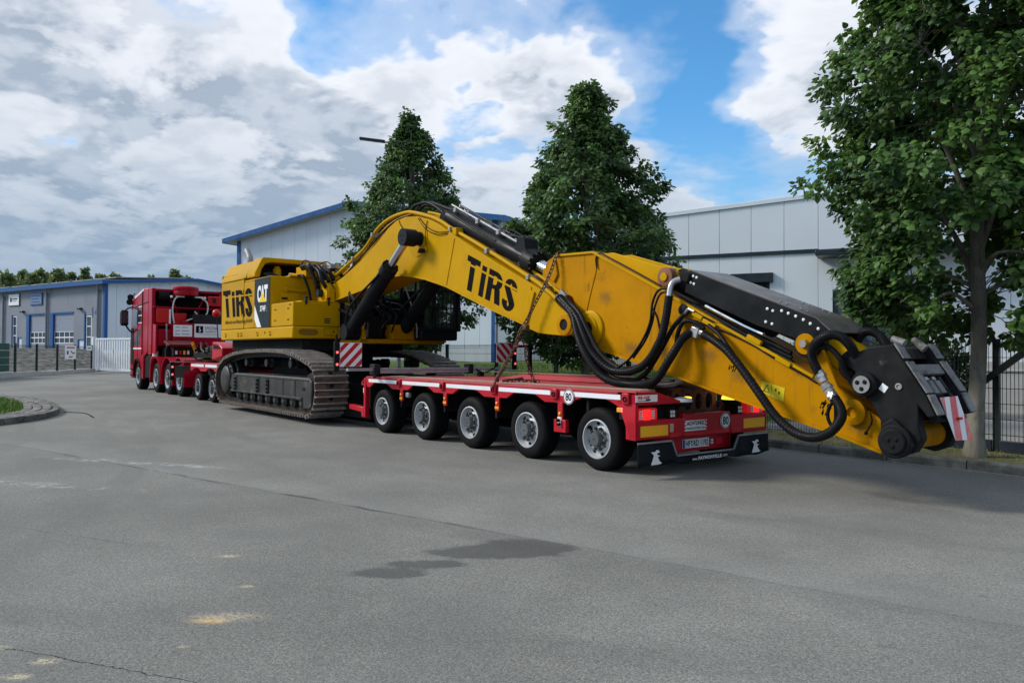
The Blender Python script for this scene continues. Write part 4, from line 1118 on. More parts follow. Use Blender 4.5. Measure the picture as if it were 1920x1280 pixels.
def tree(name, base, H, prof, label, nclus, nleaf, lsize, seed, trunk_r=0.11, lean=(0, 0), zlow=1.5, fork=2.2, group='lime trees along the kerb', single=0, hollow=0.0, mat=LEAF, wob=0.30, nlimb=16, offs=(0, 0), front_gap=0.0):
    rs = np.random.RandomState(seed)
    root = thing(name, base, label, 'tree', group)
    zs = np.array([p[0] for p in prof]); rsx = np.array([p[1] for p in prof])
    Rz = lambda z: np.interp(z, zs, rsx)
    axis = lambda z: np.stack([lean[0] * z + offs[0] * np.clip(z / H, 0, 1), lean[1] * z + offs[1] * np.clip(z / H, 0, 1)], -1)
    ph = rs.uniform(0, 6.28, 6)
    vd = np.array([6.1 - base[0], -6.6 - base[1]]); vd /= np.linalg.norm(vd); fx = (-vd[1], vd[0])
    C = []
    while len(C) < nclus:
        z = rs.uniform(zs[0], zs[-1]); R = Rz(z)
        if rs.rand() > (R / rsx.max()) ** 0.8 + 0.12:
            continue
        th = rs.uniform(0, 6.283)
        u = rs.rand(); rr = R * (1 - 0.55 * u * u)
        m = 1 + wob * (math.sin(3 * th + ph[0] + z * 1.7) * 0.5 + math.sin(5 * th + ph[1] - z * 2.9) * 0.35 + math.sin(2 * th + z * 4.3 + ph[2]) * 0.35)
        # gaps in the crown
        gq = math.sin(2.1 * th + z * 2.3 + ph[3]) + math.sin(4.4 * th - z * 3.1 + ph[4]) + math.sin(z * 5.0 + ph[5])
        if gq < -1.35 and rs.rand() < 0.75:
            continue
        if front_gap and z < front_gap:
            fwd = rr * m * (math.cos(th) * vd[0] + math.sin(th) * vd[1])
            if abs(rr * m * (math.cos(th) * fx[0] + math.sin(th) * fx[1])) < 0.42 and fwd > -0.3:
                continue
        if hollow and z < hollow and rr < R * 0.72:
            continue
        if rs.rand() < 0.05:
            m *= rs.uniform(1.08, 1.22)
        a = axis(np.array(z))
        C.append((a[0] + rr * m * math.cos(th), a[1] + rr * m * math.sin(th), z + rs.uniform(-.12, .12)))
    C = np.array(C)
    Bv = Vector(base)
    # trunk
    q = MB()
    pts = [(lean[0] * z + 0.02 * math.sin(z * 1.9 + seed), lean[1] * z + 0.02 * math.cos(z * 1.3), z) for z in np.linspace(0, H * 0.93, 12)]
    P = catmull(pts, 2)
    n = 14
    for i, p in enumerate(P):
        f = i / (len(P) - 1); z = p.z
        r = trunk_r * (1 - 0.18 * min(1, z / fork)) if z < fork else max(0.012, trunk_r * 0.82 * (1 - (z - fork) / (H - fork)) ** 1.1)
        r *= 1 + 0.42 * math.exp(-z / 0.12)
        for k in range(n):
            a = 2 * math.pi * k / n; rr = r * (1 + 0.05 * math.sin(3 * a + seed) + 0.03 * math.sin(7 * a + z * 3))
            q.v.append((p.x + math.cos(a) * rr + Bv.x, p.y + math.sin(a) * rr + Bv.y, z + Bv.z - 0.03))
    q.f = [(i * n + k, i * n + (k + 1) % n, (i + 1) * n + (k + 1) % n, (i + 1) * n + k) for i in range(len(P) - 1) for k in range(n)]
    tk = q.build('trunk', BARK, root, sharp=70)
    # limbs then twigs towards the leaf clusters
    limbs = []
    ga = rs.uniform(0, 6.28)
    for i in range(nlimb):
        f = i / max(1, nlimb - 1); z0 = fork * 0.82 + (H * 0.78 - fork * 0.82) * f
        th = ga + i * 2.39996; zt = min(zs[-1] * 0.97, z0 + (1.5 + 1.2 * rs.rand()) * (1 - 0.3 * f) * min(1, H / 8)); R = Rz(zt) * rs.uniform(0.55, 0.82)
        a0 = axis(np.array(z0)); a1 = axis(np.array(zt))
        L = [(a0[0], a0[1], z0), (a0[0] + math.cos(th) * R * 0.30, a0[1] + math.sin(th) * R * 0.30, z0 + (zt - z0) * 0.42), (a1[0] + math.cos(th + 0.15) * R * 0.7, a1[1] + math.sin(th + 0.15) * R * 0.7, z0 + (zt - z0) * 0.8), (a1[0] + math.cos(th + 0.1) * R, a1[1] + math.sin(th + 0.1) * R, zt)]
        limbs.append(L)
        q = MB(); q.tube([Vector(p) + Bv for p in L], [trunk_r * (0.48 - 0.26 * f), 0.010], 7, 4); q.build('limb', BARK, root, sharp=70)
    for i in range(5):
        th = ga + i * 1.2566 + 0.5; z0 = fork * rs.uniform(0.72, 0.95); zt = max(zs[0] + 0.35, z0 - rs.uniform(0.0, 0.5)); R = Rz(max(zt, zs[1])) * rs.uniform(0.7, 0.9)
        a0 = axis(np.array(z0))
        L = [(a0[0], a0[1], z0), (a0[0] + math.cos(th) * R * 0.35, a0[1] + math.sin(th) * R * 0.35, z0 + 0.22), (a0[0] + math.cos(th + 0.2) * R * 0.7, a0[1] + math.sin(th + 0.2) * R * 0.7, z0 + 0.15), (a0[0] + math.cos(th + 0.1) * R, a0[1] + math.sin(th + 0.1) * R, zt)]
        limbs.append(L)
        q = MB(); q.tube([Vector(p) + Bv for p in L], [trunk_r * 0.30, 0.008], 7, 4); q.build('limb', BARK, root, sharp=70)
    LP = np.array([tuple(p) for L in limbs for p in catmull(L, 5)[6:]] + [(a, b, c) for a, b, c in pts if c > H * 0.72])
    q = MB()
    for c in C[:: 1]:
        d = np.linalg.norm(LP - c, axis=1) + np.maximum(0, LP[:, 2] - c[2]) * 0.6
        s = LP[d.argmin()]
        if np.linalg.norm(s - c) > 0.85:
            continue
        mid = (s + c) / 2 + np.array([0, 0, 0.06]) + rs.normal(0, 0.04, 3)
        q.tube([Vector(s) + Bv, Vector(mid) + Bv, Vector(c) + Bv], [0.010, 0.004], 4, 2)
    q.build('twigs', BARK, root, sharp=0, kind='stuff', fix=False)
    # leaves
    reps = rs.poisson(nleaf, len(C)) + 3
    cid = np.repeat(np.arange(len(C)), reps); N = len(cid)
    ctr = C[cid]
    ax = axis(ctr[:, 2]); out = ctr - np.stack([ax[:, 0], ax[:, 1], ctr[:, 2]], 1); out /= np.linalg.norm(out, axis=1, keepdims=True) + 1e-6
    spread = lsize * 2.3
    off = rs.normal(0, 1, (N, 3)); off /= np.linalg.norm(off, axis=1, keepdims=True); off *= (rs.rand(N, 1) ** 0.5) * spread * np.array([1, 1, 0.75])
    bpos = ctr + off
    dirv = off / spread * 0.7 + out * 0.5 + np.array([0, 0, -0.45]) + rs.normal(0, 0.35, (N, 3))
    nrm = np.array([0, 0, 1.0]) + out * 0.55 + rs.normal(0, 0.42, (N, 3))
    ctint = rs.beta(1.1, 2.2, len(C))
    depth = np.clip(np.linalg.norm((ctr - np.stack([ax[:, 0], ax[:, 1], ctr[:, 2]], 1)), axis=1) / (Rz(ctr[:, 2]) + 1e-6), 0, 1.2)
    tint = np.clip(ctint[cid] * 0.75 + rs.rand(N) * 0.38 - 0.06, 0, 1)
    size = lsize * rs.uniform(0.7, 1.2, N)
    V = leaves_arrays(bpos, dirv, nrm, size, rs)
    me = leaf_mesh('crown', V, tint, mat)
    o = bpy.data.objects.new('crown', me); col.objects.link(o); o.parent = root; o['kind'] = 'stuff' if single else 'stuff'
    # the outermost leaves towards the road as pieces of their own
    if single:
        protos = []
        for k in range(4):
            v1 = leaves_arrays(np.zeros((1, 3)), np.array([[1.0, 0, 0]]), np.array([[0, 0, 1.0]]), np.array([lsize * 1.08]), rs)
            protos.append(leaf_mesh('leaf', v1, np.array([0.45 + 0.16 * k]), mat))
        view = np.array([6.1 - base[0], -6.6 - base[1], -1.0]); view /= np.linalg.norm(view)
        score = (C * view).sum(1) + rs.uniform(-0.3, 0.3, len(C))
        order = np.argsort(-score)[: single // 4]
        for ci in order:
            c = C[ci]; a2 = axis(np.array(c[2])); o_out = Vector((c[0] - a2[0], c[1] - a2[1], 0.0)).normalized()
            for k in range(4):
                lo = bpy.data.objects.new('leaf', protos[rs.randint(4)]); col.objects.link(lo); lo.parent = root
                dv = (o_out * 0.8 + Vector(rs.normal(0, 0.55, 3)) + Vector((0, 0, -0.5))).normalized(); nv = (Vector((0, 0, 1)) + o_out * 0.7 + Vector(rs.normal(0, 0.4, 3)))
                nv = (nv - dv * nv.dot(dv)).normalized(); sv = nv.cross(dv)
                p = Vector(c) + o_out * lsize * 1.2 + Vector(rs.normal(0, lsize * 0.9, 3))
                lo.matrix_local = Matrix(((dv.x, sv.x, nv.x, p.x), (dv.y, sv.y, nv.y, p.y), (dv.z, sv.z, nv.z, p.z), (0, 0, 0, 1)))
    return root


tree('lime_tree', (1.9, 4.42, 0.10), 8.3, [(1.6, 0.95), (2.0, 1.5), (2.6, 1.70), (3.4, 1.80), (4.4, 1.82), (5.3, 1.70), (6.2, 1.45), (7.2, 1.0), (8.2, 0.2)],
     'largest lime tree, nearest at the right edge, trunk beside the excavator coupler', 1300, 42, 0.090, 11, 0.105, lean=(0.012, 0.016), single=280, hollow=2.9, fork=2.55, front_gap=3.0)
tree('lime_tree', (-5.48, 4.40, 0.10), 6.95, [(1.25, 0.5), (1.7, 1.35), (2.4, 1.75), (3.2, 1.80), (4.0, 1.55), (4.8, 1.2), (5.6, 0.80), (6.3, 0.42), (6.95, 0.1)],
     'cone shaped lime tree rising behind the excavator stick, middle of three', 860, 42, 0.088, 23, 0.10, single=160, fork=2.0)
tree('lime_tree', (-12.6, 4.40, 0.10), 8.1, [(1.4, 0.6), (2.0, 1.3), (3.0, 1.75), (4.2, 1.80), (5.2, 1.45), (6.2, 1.05), (7.0, 0.62), (7.7, 0.3), (8.1, 0.08)],
     'slender lime tree behind the raised boom, furthest left of three', 820, 38, 0.095, 37, 0.10, single=0, fork=2.0, offs=(-0.4, 0.2))

# shrubs behind the fence
def shrub(name, base, R, H, label, seed, n=1500, ls=0.07, mat=LEAFSH, group='shrubs behind the mesh fence', cat='shrub'):
    rs = np.random.RandomState(seed)
    root = thing(name, base, label, cat, group)
    q = MB()
    for k in range(5):
        a = k * 1.257 + seed; q.tube([Vector(base), Vector(base) + Vector((math.cos(a) * R * 0.3, math.sin(a) * R * 0.3, H * 0.4)), Vector(base) + Vector((math.cos(a) * R * 0.6, math.sin(a) * R * 0.6, H * 0.75))], [0.02, 0.006], 5, 3)
    q.build('stem', BARK, root)
    th = rs.uniform(0, 6.28, n); ph = np.arccos(rs.uniform(-0.5, 1, n)); r = (1 - 0.45 * rs.rand(n) ** 2) * (1 + 0.12 * np.sin(3 * th + seed) + 0.1 * np.sin(5 * ph + th * 2))
    P = np.stack([R * r * np.sin(ph) * np.cos(th), R * r * np.sin(ph) * np.sin(th), H * (0.45 + 0.55 * r * np.cos(ph))], 1)
    out = P / (np.linalg.norm(P, axis=1, keepdims=True) + 1e-6)
    V = leaves_arrays(P, out + rs.normal(0, 0.6, (n, 3)), np.array([0, 0, 0.8]) + out + rs.normal(0, 0.4, (n, 3)), ls * rs.uniform(0.7, 1.3, n), rs)
    me = leaf_mesh('foliage', V, rs.beta(1.6, 2.2, n), mat)
    o = bpy.data.objects.new('foliage', me); col.objects.link(o); o.parent = root; o['kind'] = 'stuff'
    return root


for i, (x, y, z, R, H, lb) in enumerate(((-2.6, 11.6, 0.09, 0.9, 1.75, 'dark rounded shrub behind the fence, right above the excavator coupler'),
                                         (-1.45, 11.5, 0.09, 0.6, 1.6, 'dark leafy shrub behind the fence, left of the nearest trunk'),
                                         (-4.4, 11.9, 0.09, 0.9, 1.55, 'dark rounded shrub low behind the hydraulic hose loop'))):
    shrub('shrub', (x, y, z), R, H, lb, 50 + i, 2200, 0.085)

# trees far behind the left hall
far = [(8, 512), (22, 520), (42, 509), (58, 517), (73, 508), (90, 516), (107, 507), (131, 514), (158, 504), (188, 516), (213, 515), (282, 520), (326, 506), (348, 519)]
lbl = ['bushy tree at the far left edge above the workshop roof', 'low tree second from the left above the workshop roof', 'round tree third from the left above the workshop roof', 'low tree fourth from the left above the workshop roof',
       'round tree fifth from the left above the workshop roof', 'loose tree sixth from the left above the workshop roof', 'high wispy tree above the blue sign of the workshop', 'loose tree right of the wispy one above the workshop roof',
       'pointed tree rising above the workshop roof near its corner', 'low tree just left of the workshop corner, behind the roof', 'small tree peeping over the workshop ridge by the corner', 'lowest treetop over the workshop gable',
       'tallest treetop above the red truck cab', 'small treetop right above the red truck cab']
for i, (px, py) in enumerate(far):
    D = 104 + 6 * (i % 3)
    a = (px - 960) / 1442
    P = Vector((6.11, -6.59, 0)) + (Fh + Rh * a) * D
    zt = 1.43 + (656.5 - py) / 1442 * D
    zt += 0.1
    sp = i in (8, 12)
    Rr = 1.3 if sp else 1.7 + 0.4 * math.sin(i * 2.1)
    rs = np.random.RandomState(200 + i)
    root = thing('distant_tree', (P.x, P.y, 1.0), lbl[i], 'tree', 'trees behind the workshop')
    q = MB(); q.tube([(P.x, P.y, 1.0), (P.x + 0.2, P.y, zt * 0.5), (P.x, P.y, zt * 0.9)], [0.22, 0.05], 6, 3); q.build('trunk', BARK, root)
    n = 900
    z = rs.uniform(0.35, 1.0, n) ** 0.9 * (zt - 1); R = Rr * np.sqrt(np.clip(1.03 - (z / (zt - 1)) ** (1.6 if sp else 3.2), 0.01, 1)) * (0.55 + 0.55 * rs.rand(n))
    th = rs.uniform(0, 6.28, n); R *= 1 + 0.25 * np.sin(3 * th + z) + 0.2 * np.sin(5 * th - 2 * z)
    Pp = np.stack([R * np.cos(th), R * np.sin(th), z], 1)
    V = leaves_arrays(Pp, rs.normal(0, 1, (n, 3)), np.array([0, 0, 0.7]) + rs.normal(0, 0.6, (n, 3)), 0.50 * rs.uniform(0.6, 1.2, n), rs)
    me = leaf_mesh('crown', V, rs.beta(1.6, 2.0, n), LEAFHAZE)
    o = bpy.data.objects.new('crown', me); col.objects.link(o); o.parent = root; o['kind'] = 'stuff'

# street lamp whose head shows left of the slender tree
lamp = thing('street_lamp', (-18.3, 7.3, 0.5), 'street lamp head poking out left of the slender tree top', 'street lamp')
q = MB(); q.cyl((-18.3, 7.3, 0.3), (-18.3, 7.3, 8.9), 0.075, 0.045, 12); q.tube([(-18.3, 7.3, 8.85), (-18.45, 7.15, 9.0), (-18.75, 6.85, 9.08)], 0.03, 8, 3); q.build('pole', PIPE, lamp)
q = MB(); q.obox((-19.05, 6.55, 9.16), (0.95, 0.22, 0.09), Euler((0, rad(7), math.atan2(0.788, 0.615))).to_matrix()); q.build('lamp_head', DARKTRIM, lamp, bevel=0.03)

# ------------------------------------------------------------------ low-bed trailer
TW = 2.585; DZ = 0.987
tr = thing('lowbed_trailer', (-3.4, TW / 2, 0.0), 'red five axle low bed trailer carrying the yellow excavator', 'trailer')
HUBX = [-0.686 - 1.36 * k for k in range(5)]
WR = 0.388


def make_wheel(parent, x, yo, r, rimr, width, side=-1, dish=0.07, hubr=0.088, hublen=0.05, rimmat=RIM, nuts=10, tread=True):
    """tyre with its rim and hub; outer face at y = yo, looking towards side*Y"""
    s = -side
    c = (x, yo, r)
    prof = [(rimr * 1.0, 0.012), (rimr * 1.06, 0.002), (rimr * 1.2, -0.004), (r * 0.86, 0.0), (r * 0.955, 0.016), (r * 0.995, 0.042), (r, 0.06)]
    k = 5
    for i in range(k):
        a = 0.07 + (width - 0.14) * i / k; b = a + (width - 0.14) / k
        prof += [(r, a), (r, b - 0.012), (r - 0.010, b - 0.010), (r - 0.010, b - 0.002)]
    prof += [(r, width - 0.06), (r * 0.995, width - 0.042), (r * 0.95, width - 0.016), (r * 0.86, width), (rimr * 1.0, width - 0.012)]
    q = MB(); q.lathe(prof, c, (0, s, 0), 44, caps=False)
    # rim of the tyre carcass on the inner side
    q.lathe([(rimr, width - 0.012), (0.02, width - 0.02)], c, (0, s, 0), 44, caps=False)
    w = q.build('wheel', RUBBER, parent, sharp=40)
    q = MB()
    q.lathe([(rimr * 1.045, 0.006), (rimr * 1.045, -0.008), (rimr * 0.985, -0.012), (rimr * 0.955, 0.004), (rimr * 0.93, dish * 0.75), (rimr * 0.86, dish), (rimr * 0.70, dish * 0.92),
             (rimr * 0.60, dish * 0.55), (rimr * 0.30, dish * 0.5), (0.01, dish * 0.5)], c, (0, s, 0), 40, caps=False)
    put_sub(q.build('rim', rimmat, None, sharp=50), w)
    # hand holes read as dark slots in the dish
    q = MB()
    for i in range(8):
        a = 2 * math.pi * i / 8 + 0.2; rr = rimr * 0.83
        q.lathe([(0.026, 0.0), (0.026, 0.004), (0.002, 0.004)], (x + math.cos(a) * rr, yo + s * (dish * 0.97 - 0.004), r + math.sin(a) * rr), (0, -s, 0), 8)
    put_sub(q.build('hand_holes', UNDER, None, kind='stuff'), w)
    q = MB()
    q.lathe([(hubr * 1.55, dish * 0.52), (hubr * 1.5, dish * 0.40), (hubr * 1.02, dish * 0.38), (hubr, -hublen + 0.012), (hubr * 0.9, -hublen), (0.01, -hublen)], c, (0, s, 0), 24, caps=False)
    put_sub(q.build('hub', HUB, None, sharp=40), w)
    q = MB()
    for i in range(nuts):
        a = 2 * math.pi * i / nuts; rr = hubr * 1.52
        p = Vector((x + math.cos(a) * rr, yo, r + math.sin(a) * rr))
        q.cyl(p + Vector((0, s * dish * 0.5, 0)), p + Vector((0, s * (dish * 0.5 - 0.052), 0)), 0.021, 0.017, 6)
    put_sub(q.build('wheel_nuts', HUB, None, kind='stuff'), w)
    return w


def clone_wheel(w, dx, dy, parent, flip=False):
    o = w.copy(); col.objects.link(o); c = ORG[w.name] + Vector((dx, dy, 0)); put(o, c, parent)
    if flip:
        o.rotation_euler = (0, 0, math.pi)
    o.rotation_euler[1] = random.uniform(0, 6.28)
    for ch in w.children:
        k = ch.copy(); col.objects.link(k); k.parent = o
    return o


w0 = make_wheel(tr, HUBX[0], 0.05, WR, 0.232, 0.30)
for i, x in enumerate(HUBX):
    if i:
        clone_wheel(w0, x - HUBX[0], 0, tr)
    clone_wheel(w0, x - HUBX[0], TW - 0.05 * 2 - 0.30, tr, flip=True)
    q = MB(); q.cyl((x, 0.3, WR), (x, TW - 0.3, WR), 0.07, None, 10); q.box(x - 0.12, x + 0.12, 0.7, TW - 0.7, WR - 0.1, 0.8); q.build('axle', UNDER, tr)

# side rails with wheel arches
arch = [(0.0, 0.99), (0.0, 0.43), (-0.085, 0.43), (-0.26, 0.80), (-0.40, 0.862), (-0.55, 0.900), (HUBX[0], 0.912), (-0.85, 0.895), (-1.02, 0.852), (-1.12, 0.80), (-1.62, 0.795)]
for k in range(1, 5):
    h = HUBX[k]
    arch += [(h + 0.42, 0.80), (h + 0.24, 0.880), (h, 0.905), (h - 0.24, 0.880), (h - 0.40, 0.80)]
    if k < 4:
        arch += [(h - 0.92, 0.797)]
arch = [p for i, p in enumerate(arch) if i == 0 or p[0] <= arch[i - 1][0] or i < 3]
arch += [(-6.62, 0.80), (-6.66, 0.86), (-6.68, 0.99)]
for y0, y1 in ((0.0, 0.045), (TW - 0.045, TW)):
    q = MB(); q.prism(arch, y0, y1, 'y'); q.build('side_rail', REDP, tr, bevel=0.006)
# reflective strips and stake pockets
PK = [-0.14, -1.40, -2.72, -4.08, -5.44]
for a, b in zip(PK, PK[1:] + [-6.66]):
    q = MB(); q.box(b + 0.10, a - 0.10, -0.004, -0.001, 0.892, 0.950); q.build('reflective_strip', WHITEREF, tr, sharp=0)
for x in PK:
    q = MB(); q.box(x - 0.055, x + 0.055, -0.035, 0.0, 0.845, 0.978); p = q.build('stake_pocket', REDP, tr, bevel=0.012)
    q = MB(); q.torus((x, -0.038, 0.905), (0, 1, 0), 0.026, 0.010, 14, 6); put_sub(q.build('lashing_ring', UNDER, None), p)
# deck plates: timber inlay between red edge and raised middle
q = MB(); q.box(-6.66, -0.005, 0.0, 0.30, DZ - 0.03, DZ + 0.006); q.build('deck_edge', REDDECK, tr, bevel=0.005)
for k in range(3):
    q = MB(); q.box(-6.6, -0.35, 0.305 + 0.145 * k, 0.445 + 0.145 * k, DZ - 0.03, DZ + 0.003 + 0.002 * k); q.build('deck_plank', WOOD, tr, bevel=0.006)
q = MB(); q.box(-6.66, -0.80, 0.745, TW, 0.90, DZ - 0.012); q.build('deck_plate', REDDECK, tr)
q = MB(); q.prism([(-4.9, DZ), (-0.9, DZ), (-0.8, DZ + 0.01), (-0.9, DZ + 0.045), (-4.3, DZ + 0.075), (-4.9, DZ + 0.005)], 1.75, TW - 0.02, 'y'); q.build('raised_deck', REDDECK, tr, bevel=0.006)
q = MB(); q.box(-6.6, -1.0, TW - 0.12, TW - 0.02, DZ + 0.072, DZ + 0.088); q.build('far_deck_edge', WOOD, tr)
q = MB(); q.box(-6.5, -0.85, 0.62, 0.92, 0.45, 0.88); q.build('chassis_beam', UNDER, tr)
q = MB(); q.box(-6.5, -0.85, TW - 0.92, TW - 0.62, 0.45, 0.88); q.build('chassis_beam', UNDER, tr)
q = MB(); q.box(-6.55, -0.82, 0.06, TW - 0.06, 0.86, 0.895); q.build('deck_underside', UNDER, tr)
for x in (-0.82, -1.37, -2.72, -4.08, -5.44):
    q = MB(); q.box(x - 0.04 - 0.02, x - 0.02, 0.06, TW - 0.06, 0.5, 0.87); q.build('cross_member', UNDER, tr)
# brackets hanging below the rail with amber side markers
for i, x in enumerate((-5.38, -4.02, -2.66, -1.31)):
    z0 = 0.61 if i < 3 else 0.55
    q = MB(); q.box(x - 0.045, x + 0.045, 0.0, 0.03, z0, 0.80); b = q.build('marker_bracket', REDP, tr, bevel=0.004)
    q = MB(); q.box(x - 0.042, x + 0.042, -0.008, -0.001, z0 + 0.03, z0 + 0.065); put_sub(q.build('amber_reflector', AMBER, None), b)
    q = MB(); q.lathe([(0.022, 0), (0.022, 0.012), (0.012, 0.02), (0.002, 0.021)], (x, 0.0, z0 + 0.11), (0, -1, 0), 12); put_sub(q.build('side_marker', AMBER, None), b)
q = MB(); q.box(-1.43, -1.20, -0.002, 0.06, 0.42, 0.585); q.build('valve_box', REDP, tr, bevel=0.008)
q = MB(); q.box(-1.345, -1.285, -0.012, -0.003, 0.50, 0.62); q.build('valve_plate', WHITE, tr, bevel=0.01)
q = MB(); q.lathe([(0.022, 0), (0.022, 0.03), (0.014, 0.045)], (-1.315, -0.012, 0.575), (0, -1, 0), 12); q.lathe([(0.02, 0), (0.02, 0.03), (0.014, 0.045)], (-1.30, -0.012, 0.525), (0, -1, 0), 12); q.build('valve_knobs', UNDER, tr, kind='stuff')
q = MB(); q.box(-0.30, -0.235, -0.005, 0.02, 0.745, 0.80); q.build('side_lamp', AMBER, tr, bevel=0.006)
q = MB(); q.box(-0.235, -0.205, -0.005, 0.02, 0.745, 0.80); q.build('side_lamp', LAMPPINK, tr, bevel=0.006)
q = MB(); q.box(-5.30, -5.19, 0.03, 0.10, 0.67, 0.76); q.build('air_canister', GREYMET, tr, bevel=0.02)


def round_sign(parent, c, r, axis, rot, num):
    ax = Vector(axis)
    q = MB(); q.lathe([(r, 0), (r, 0.006), (r * 0.02, 0.006)], c, axis, 32); s = q.build('speed_sign', WHITE, parent, sharp=30)
    q = MB(); q.lathe([(r * 0.96, 0.0065), (r * 0.96, 0.0075), (r * 0.86, 0.0075), (r * 0.86, 0.0065)], c, axis, 32, caps=False); put_sub(q.build('sign_ring', LETTER, None), s)
    t = text('sign_number', num, r * 1.02, Vector(c) + ax * 0.008, rot, LETTER, parent, xs=0.85, bold=0.02)
    put_sub(t, s)


round_sign(tr, (-1.13, -0.012, 0.885), 0.098, (0, -1, 0), SIDE, '80')

# rear frame
q = MB(); q.prism([(0.0, 0.995), (0.36, 0.985), (0.80, 0.87), (0.80, 0.835), (0.0, 0.835)], -0.30, 0.0, 'x'); q.build('rear_corner', REDP, tr, bevel=0.012)
q = MB(); q.prism([(TW, 0.995), (TW - 0.20, 0.985), (TW - 0.55, 0.87), (TW - 0.55, 0.835), (TW, 0.835)], -0.30, 0.0, 'x'); q.build('rear_corner', REDP, tr, bevel=0.012)
q = MB(); q.box(-0.30, -0.12, 0.04, 0.80, 0.66, 0.834); q.build('lamp_recess', UNDER, tr)
q = MB(); q.box(-0.30, -0.12, TW - 0.52, TW - 0.04, 0.66, 0.834); q.build('lamp_recess', UNDER, tr)
q = MB(); q.box(-0.80, -0.14, 0.80, TW - 0.10, 0.60, 0.632); q.build('tail_floor', REDP, tr)
q = MB(); q.box(-0.16, 0.0, 0.0, 0.88, 0.43, 0.655); q.build('rear_beam', REDP, tr, bevel=0.014)
q = MB(); q.box(-0.16, 0.0, 1.80, TW, 0.41, 0.655); q.build('rear_beam', REDP, tr, bevel=0.014)
q = MB(); q.box(-0.13, -0.02, 0.88, 1.80, 0.42, 0.70); q.build('rear_centre_panel', REDP, tr, bevel=0.008)
q = MB(); q.box(-0.019, -0.013, 0.89, 1.79, 0.435, 0.475); q.build('red_marking_tape', SIGNRED, tr, sharp=0)
q = MB(); q.box(0.001, 0.004, 0.60, 0.79, 0.435, 0.485); q.build('red_marking_tape', SIGNRED, tr, sharp=0)
q = MB(); q.box(0.001, 0.004, 1.82, 1.98, 0.435, 0.485); q.build('red_marking_tape', SIGNRED, tr, sharp=0)
q = MB(); q.box(-0.26, -0.12, 0.62, 1.96, 0.22, 0.42); q.build('plate_recess', REDP, tr, bevel=0.01)
for y0, y1 in ((0.08, 0.56), (2.06, 2.53)):
    q = MB(); q.box(0.001, 0.006, y0, y1, 0.465, 0.592); q.build('rear_marking_plate', SIGNYEL, tr, bevel=0.003)
q = MB(); q.box(0.001, 0.005, 0.60, 0.66, 0.50, 0.60); q.build('type_plate', pm('beige_plate', (0.45, 0.38, 0.26), 0.5), tr)
for y0 in (0.02, TW - 0.40):
    q = MB(); q.box(-0.13, -0.02, y0 - 0.01, y0 + 0.38, 0.652, 0.795); l = q.build('tail_lamp', LAMPDARK, tr, bevel=0.015)
    q = MB(); q.box(-0.019, -0.012, y0 + 0.12, y0 + 0.25, 0.662, 0.785); put_sub(q.build('brake_light', LAMPRED, None, bevel=0.01), l)
    for yy in (0.06, 0.27):
        q = MB()
        for k in range(4):
            for j in range(3):
                q.box(-0.019, -0.013, y0 + yy + 0.02 * j, y0 + yy + 0.012 + 0.02 * j, 0.672 + 0.027 * k, 0.690 + 0.027 * k)
        put_sub(q.build('lamp_lenses', LENS, None, kind='stuff'), l)
for y in (0.68, TW - 0.56):
    q = MB(); q.box(-0.14, -0.03, y - 0.06, y + 0.06, 0.655, 0.775); l = q.build('work_lamp', UNDER, tr, bevel=0.01)
    q = MB()
    for a in (-1, 1):
        for b in (-1, 1):
            q.box(-0.029, -0.024, y + a * 0.022 - 0.017, y + a * 0.022 + 0.017, 0.715 + b * 0.022 - 0.017, 0.715 + b * 0.022 + 0.017)
    put_sub(q.build('led_lenses', LENS, None, kind='stuff'), l)
for y in (0.95, 1.93):
    q = MB(); q.lathe([(0.10, 0), (0.12, 0.03), (0.125, 0.05), (0.10, 0.055)], (-0.10, y, 0.79), (0, 0, 1), 20); b = q.build('beacon_base', UNDER, tr)
    q = MB(); q.lathe([(0.12, 0.0), (0.122, 0.02), (0.11, 0.045), (0.06, 0.058), (0.01, 0.06)], (-0.10, y, 0.845), (0, 0, 1), 20); put_sub(q.build('beacon_lens', LENS if y < 1 else BEACON, None), b)
    q = MB(); q.lathe([(0.05, 0.0), (0.05, 0.05), (0.03, 0.06), (0.004, 0.06)], (-0.06, y + 0.05, 0.85), (0, 0, 1), 14); put_sub(q.build('beacon_bulb', BEACON, None), b)
# signs on the tail
q = MB(); q.box(-0.013, -0.008, 0.86, 1.31, 0.49, 0.62); p = q.build('notice_board', WHITE, tr, bevel=0.002)
for k in range(3):
    for s in (0, 1):
        y = 0.862 if s == 0 else 1.308; d = 1 if s == 0 else -1
        z = 0.493 + 0.042 * k
        q = MB(); q.prism([(y, z), (y, z + 0.022), (y + d * 0.045, z + 0.044), (y + d * 0.045, z + 0.022)], -0.0075, -0.0065, 'x'); put_sub(q.build('warning_stripe', SIGNRED, None, sharp=0), p)
put_sub(text('notice_lettering', 'ACHTUNG!', 0.052, (-0.006, 1.085, 0.585), REAR, LETTER, tr, width=0.33, bold=0.03), p)
put_sub(text('notice_lettering', 'FAHRZEUG SCHERT AUS', 0.028, (-0.006, 1.085, 0.522), REAR, LETTER, tr, width=0.33, bold=0.02), p)
round_sign(tr, (-0.012, 1.69, 0.585), 0.104, (1, 0, 0), REAR, '80')
q = MB(); q.box(-0.119, -0.112, 0.97, 1.49, 0.262, 0.375); p = q.build('number_plate', WHITE, tr, bevel=0.006)
q = MB(); q.box(-0.1115, -0.1105, 0.972, 1.012, 0.266, 0.371); put_sub(q.build('plate_band', BLUEPLATE, None), p)
put_sub(text('plate_lettering', 'HF', 0.075, (-0.1105, 1.072, 0.318), REAR, LETTER, tr, width=0.09, bold=0.02), p)
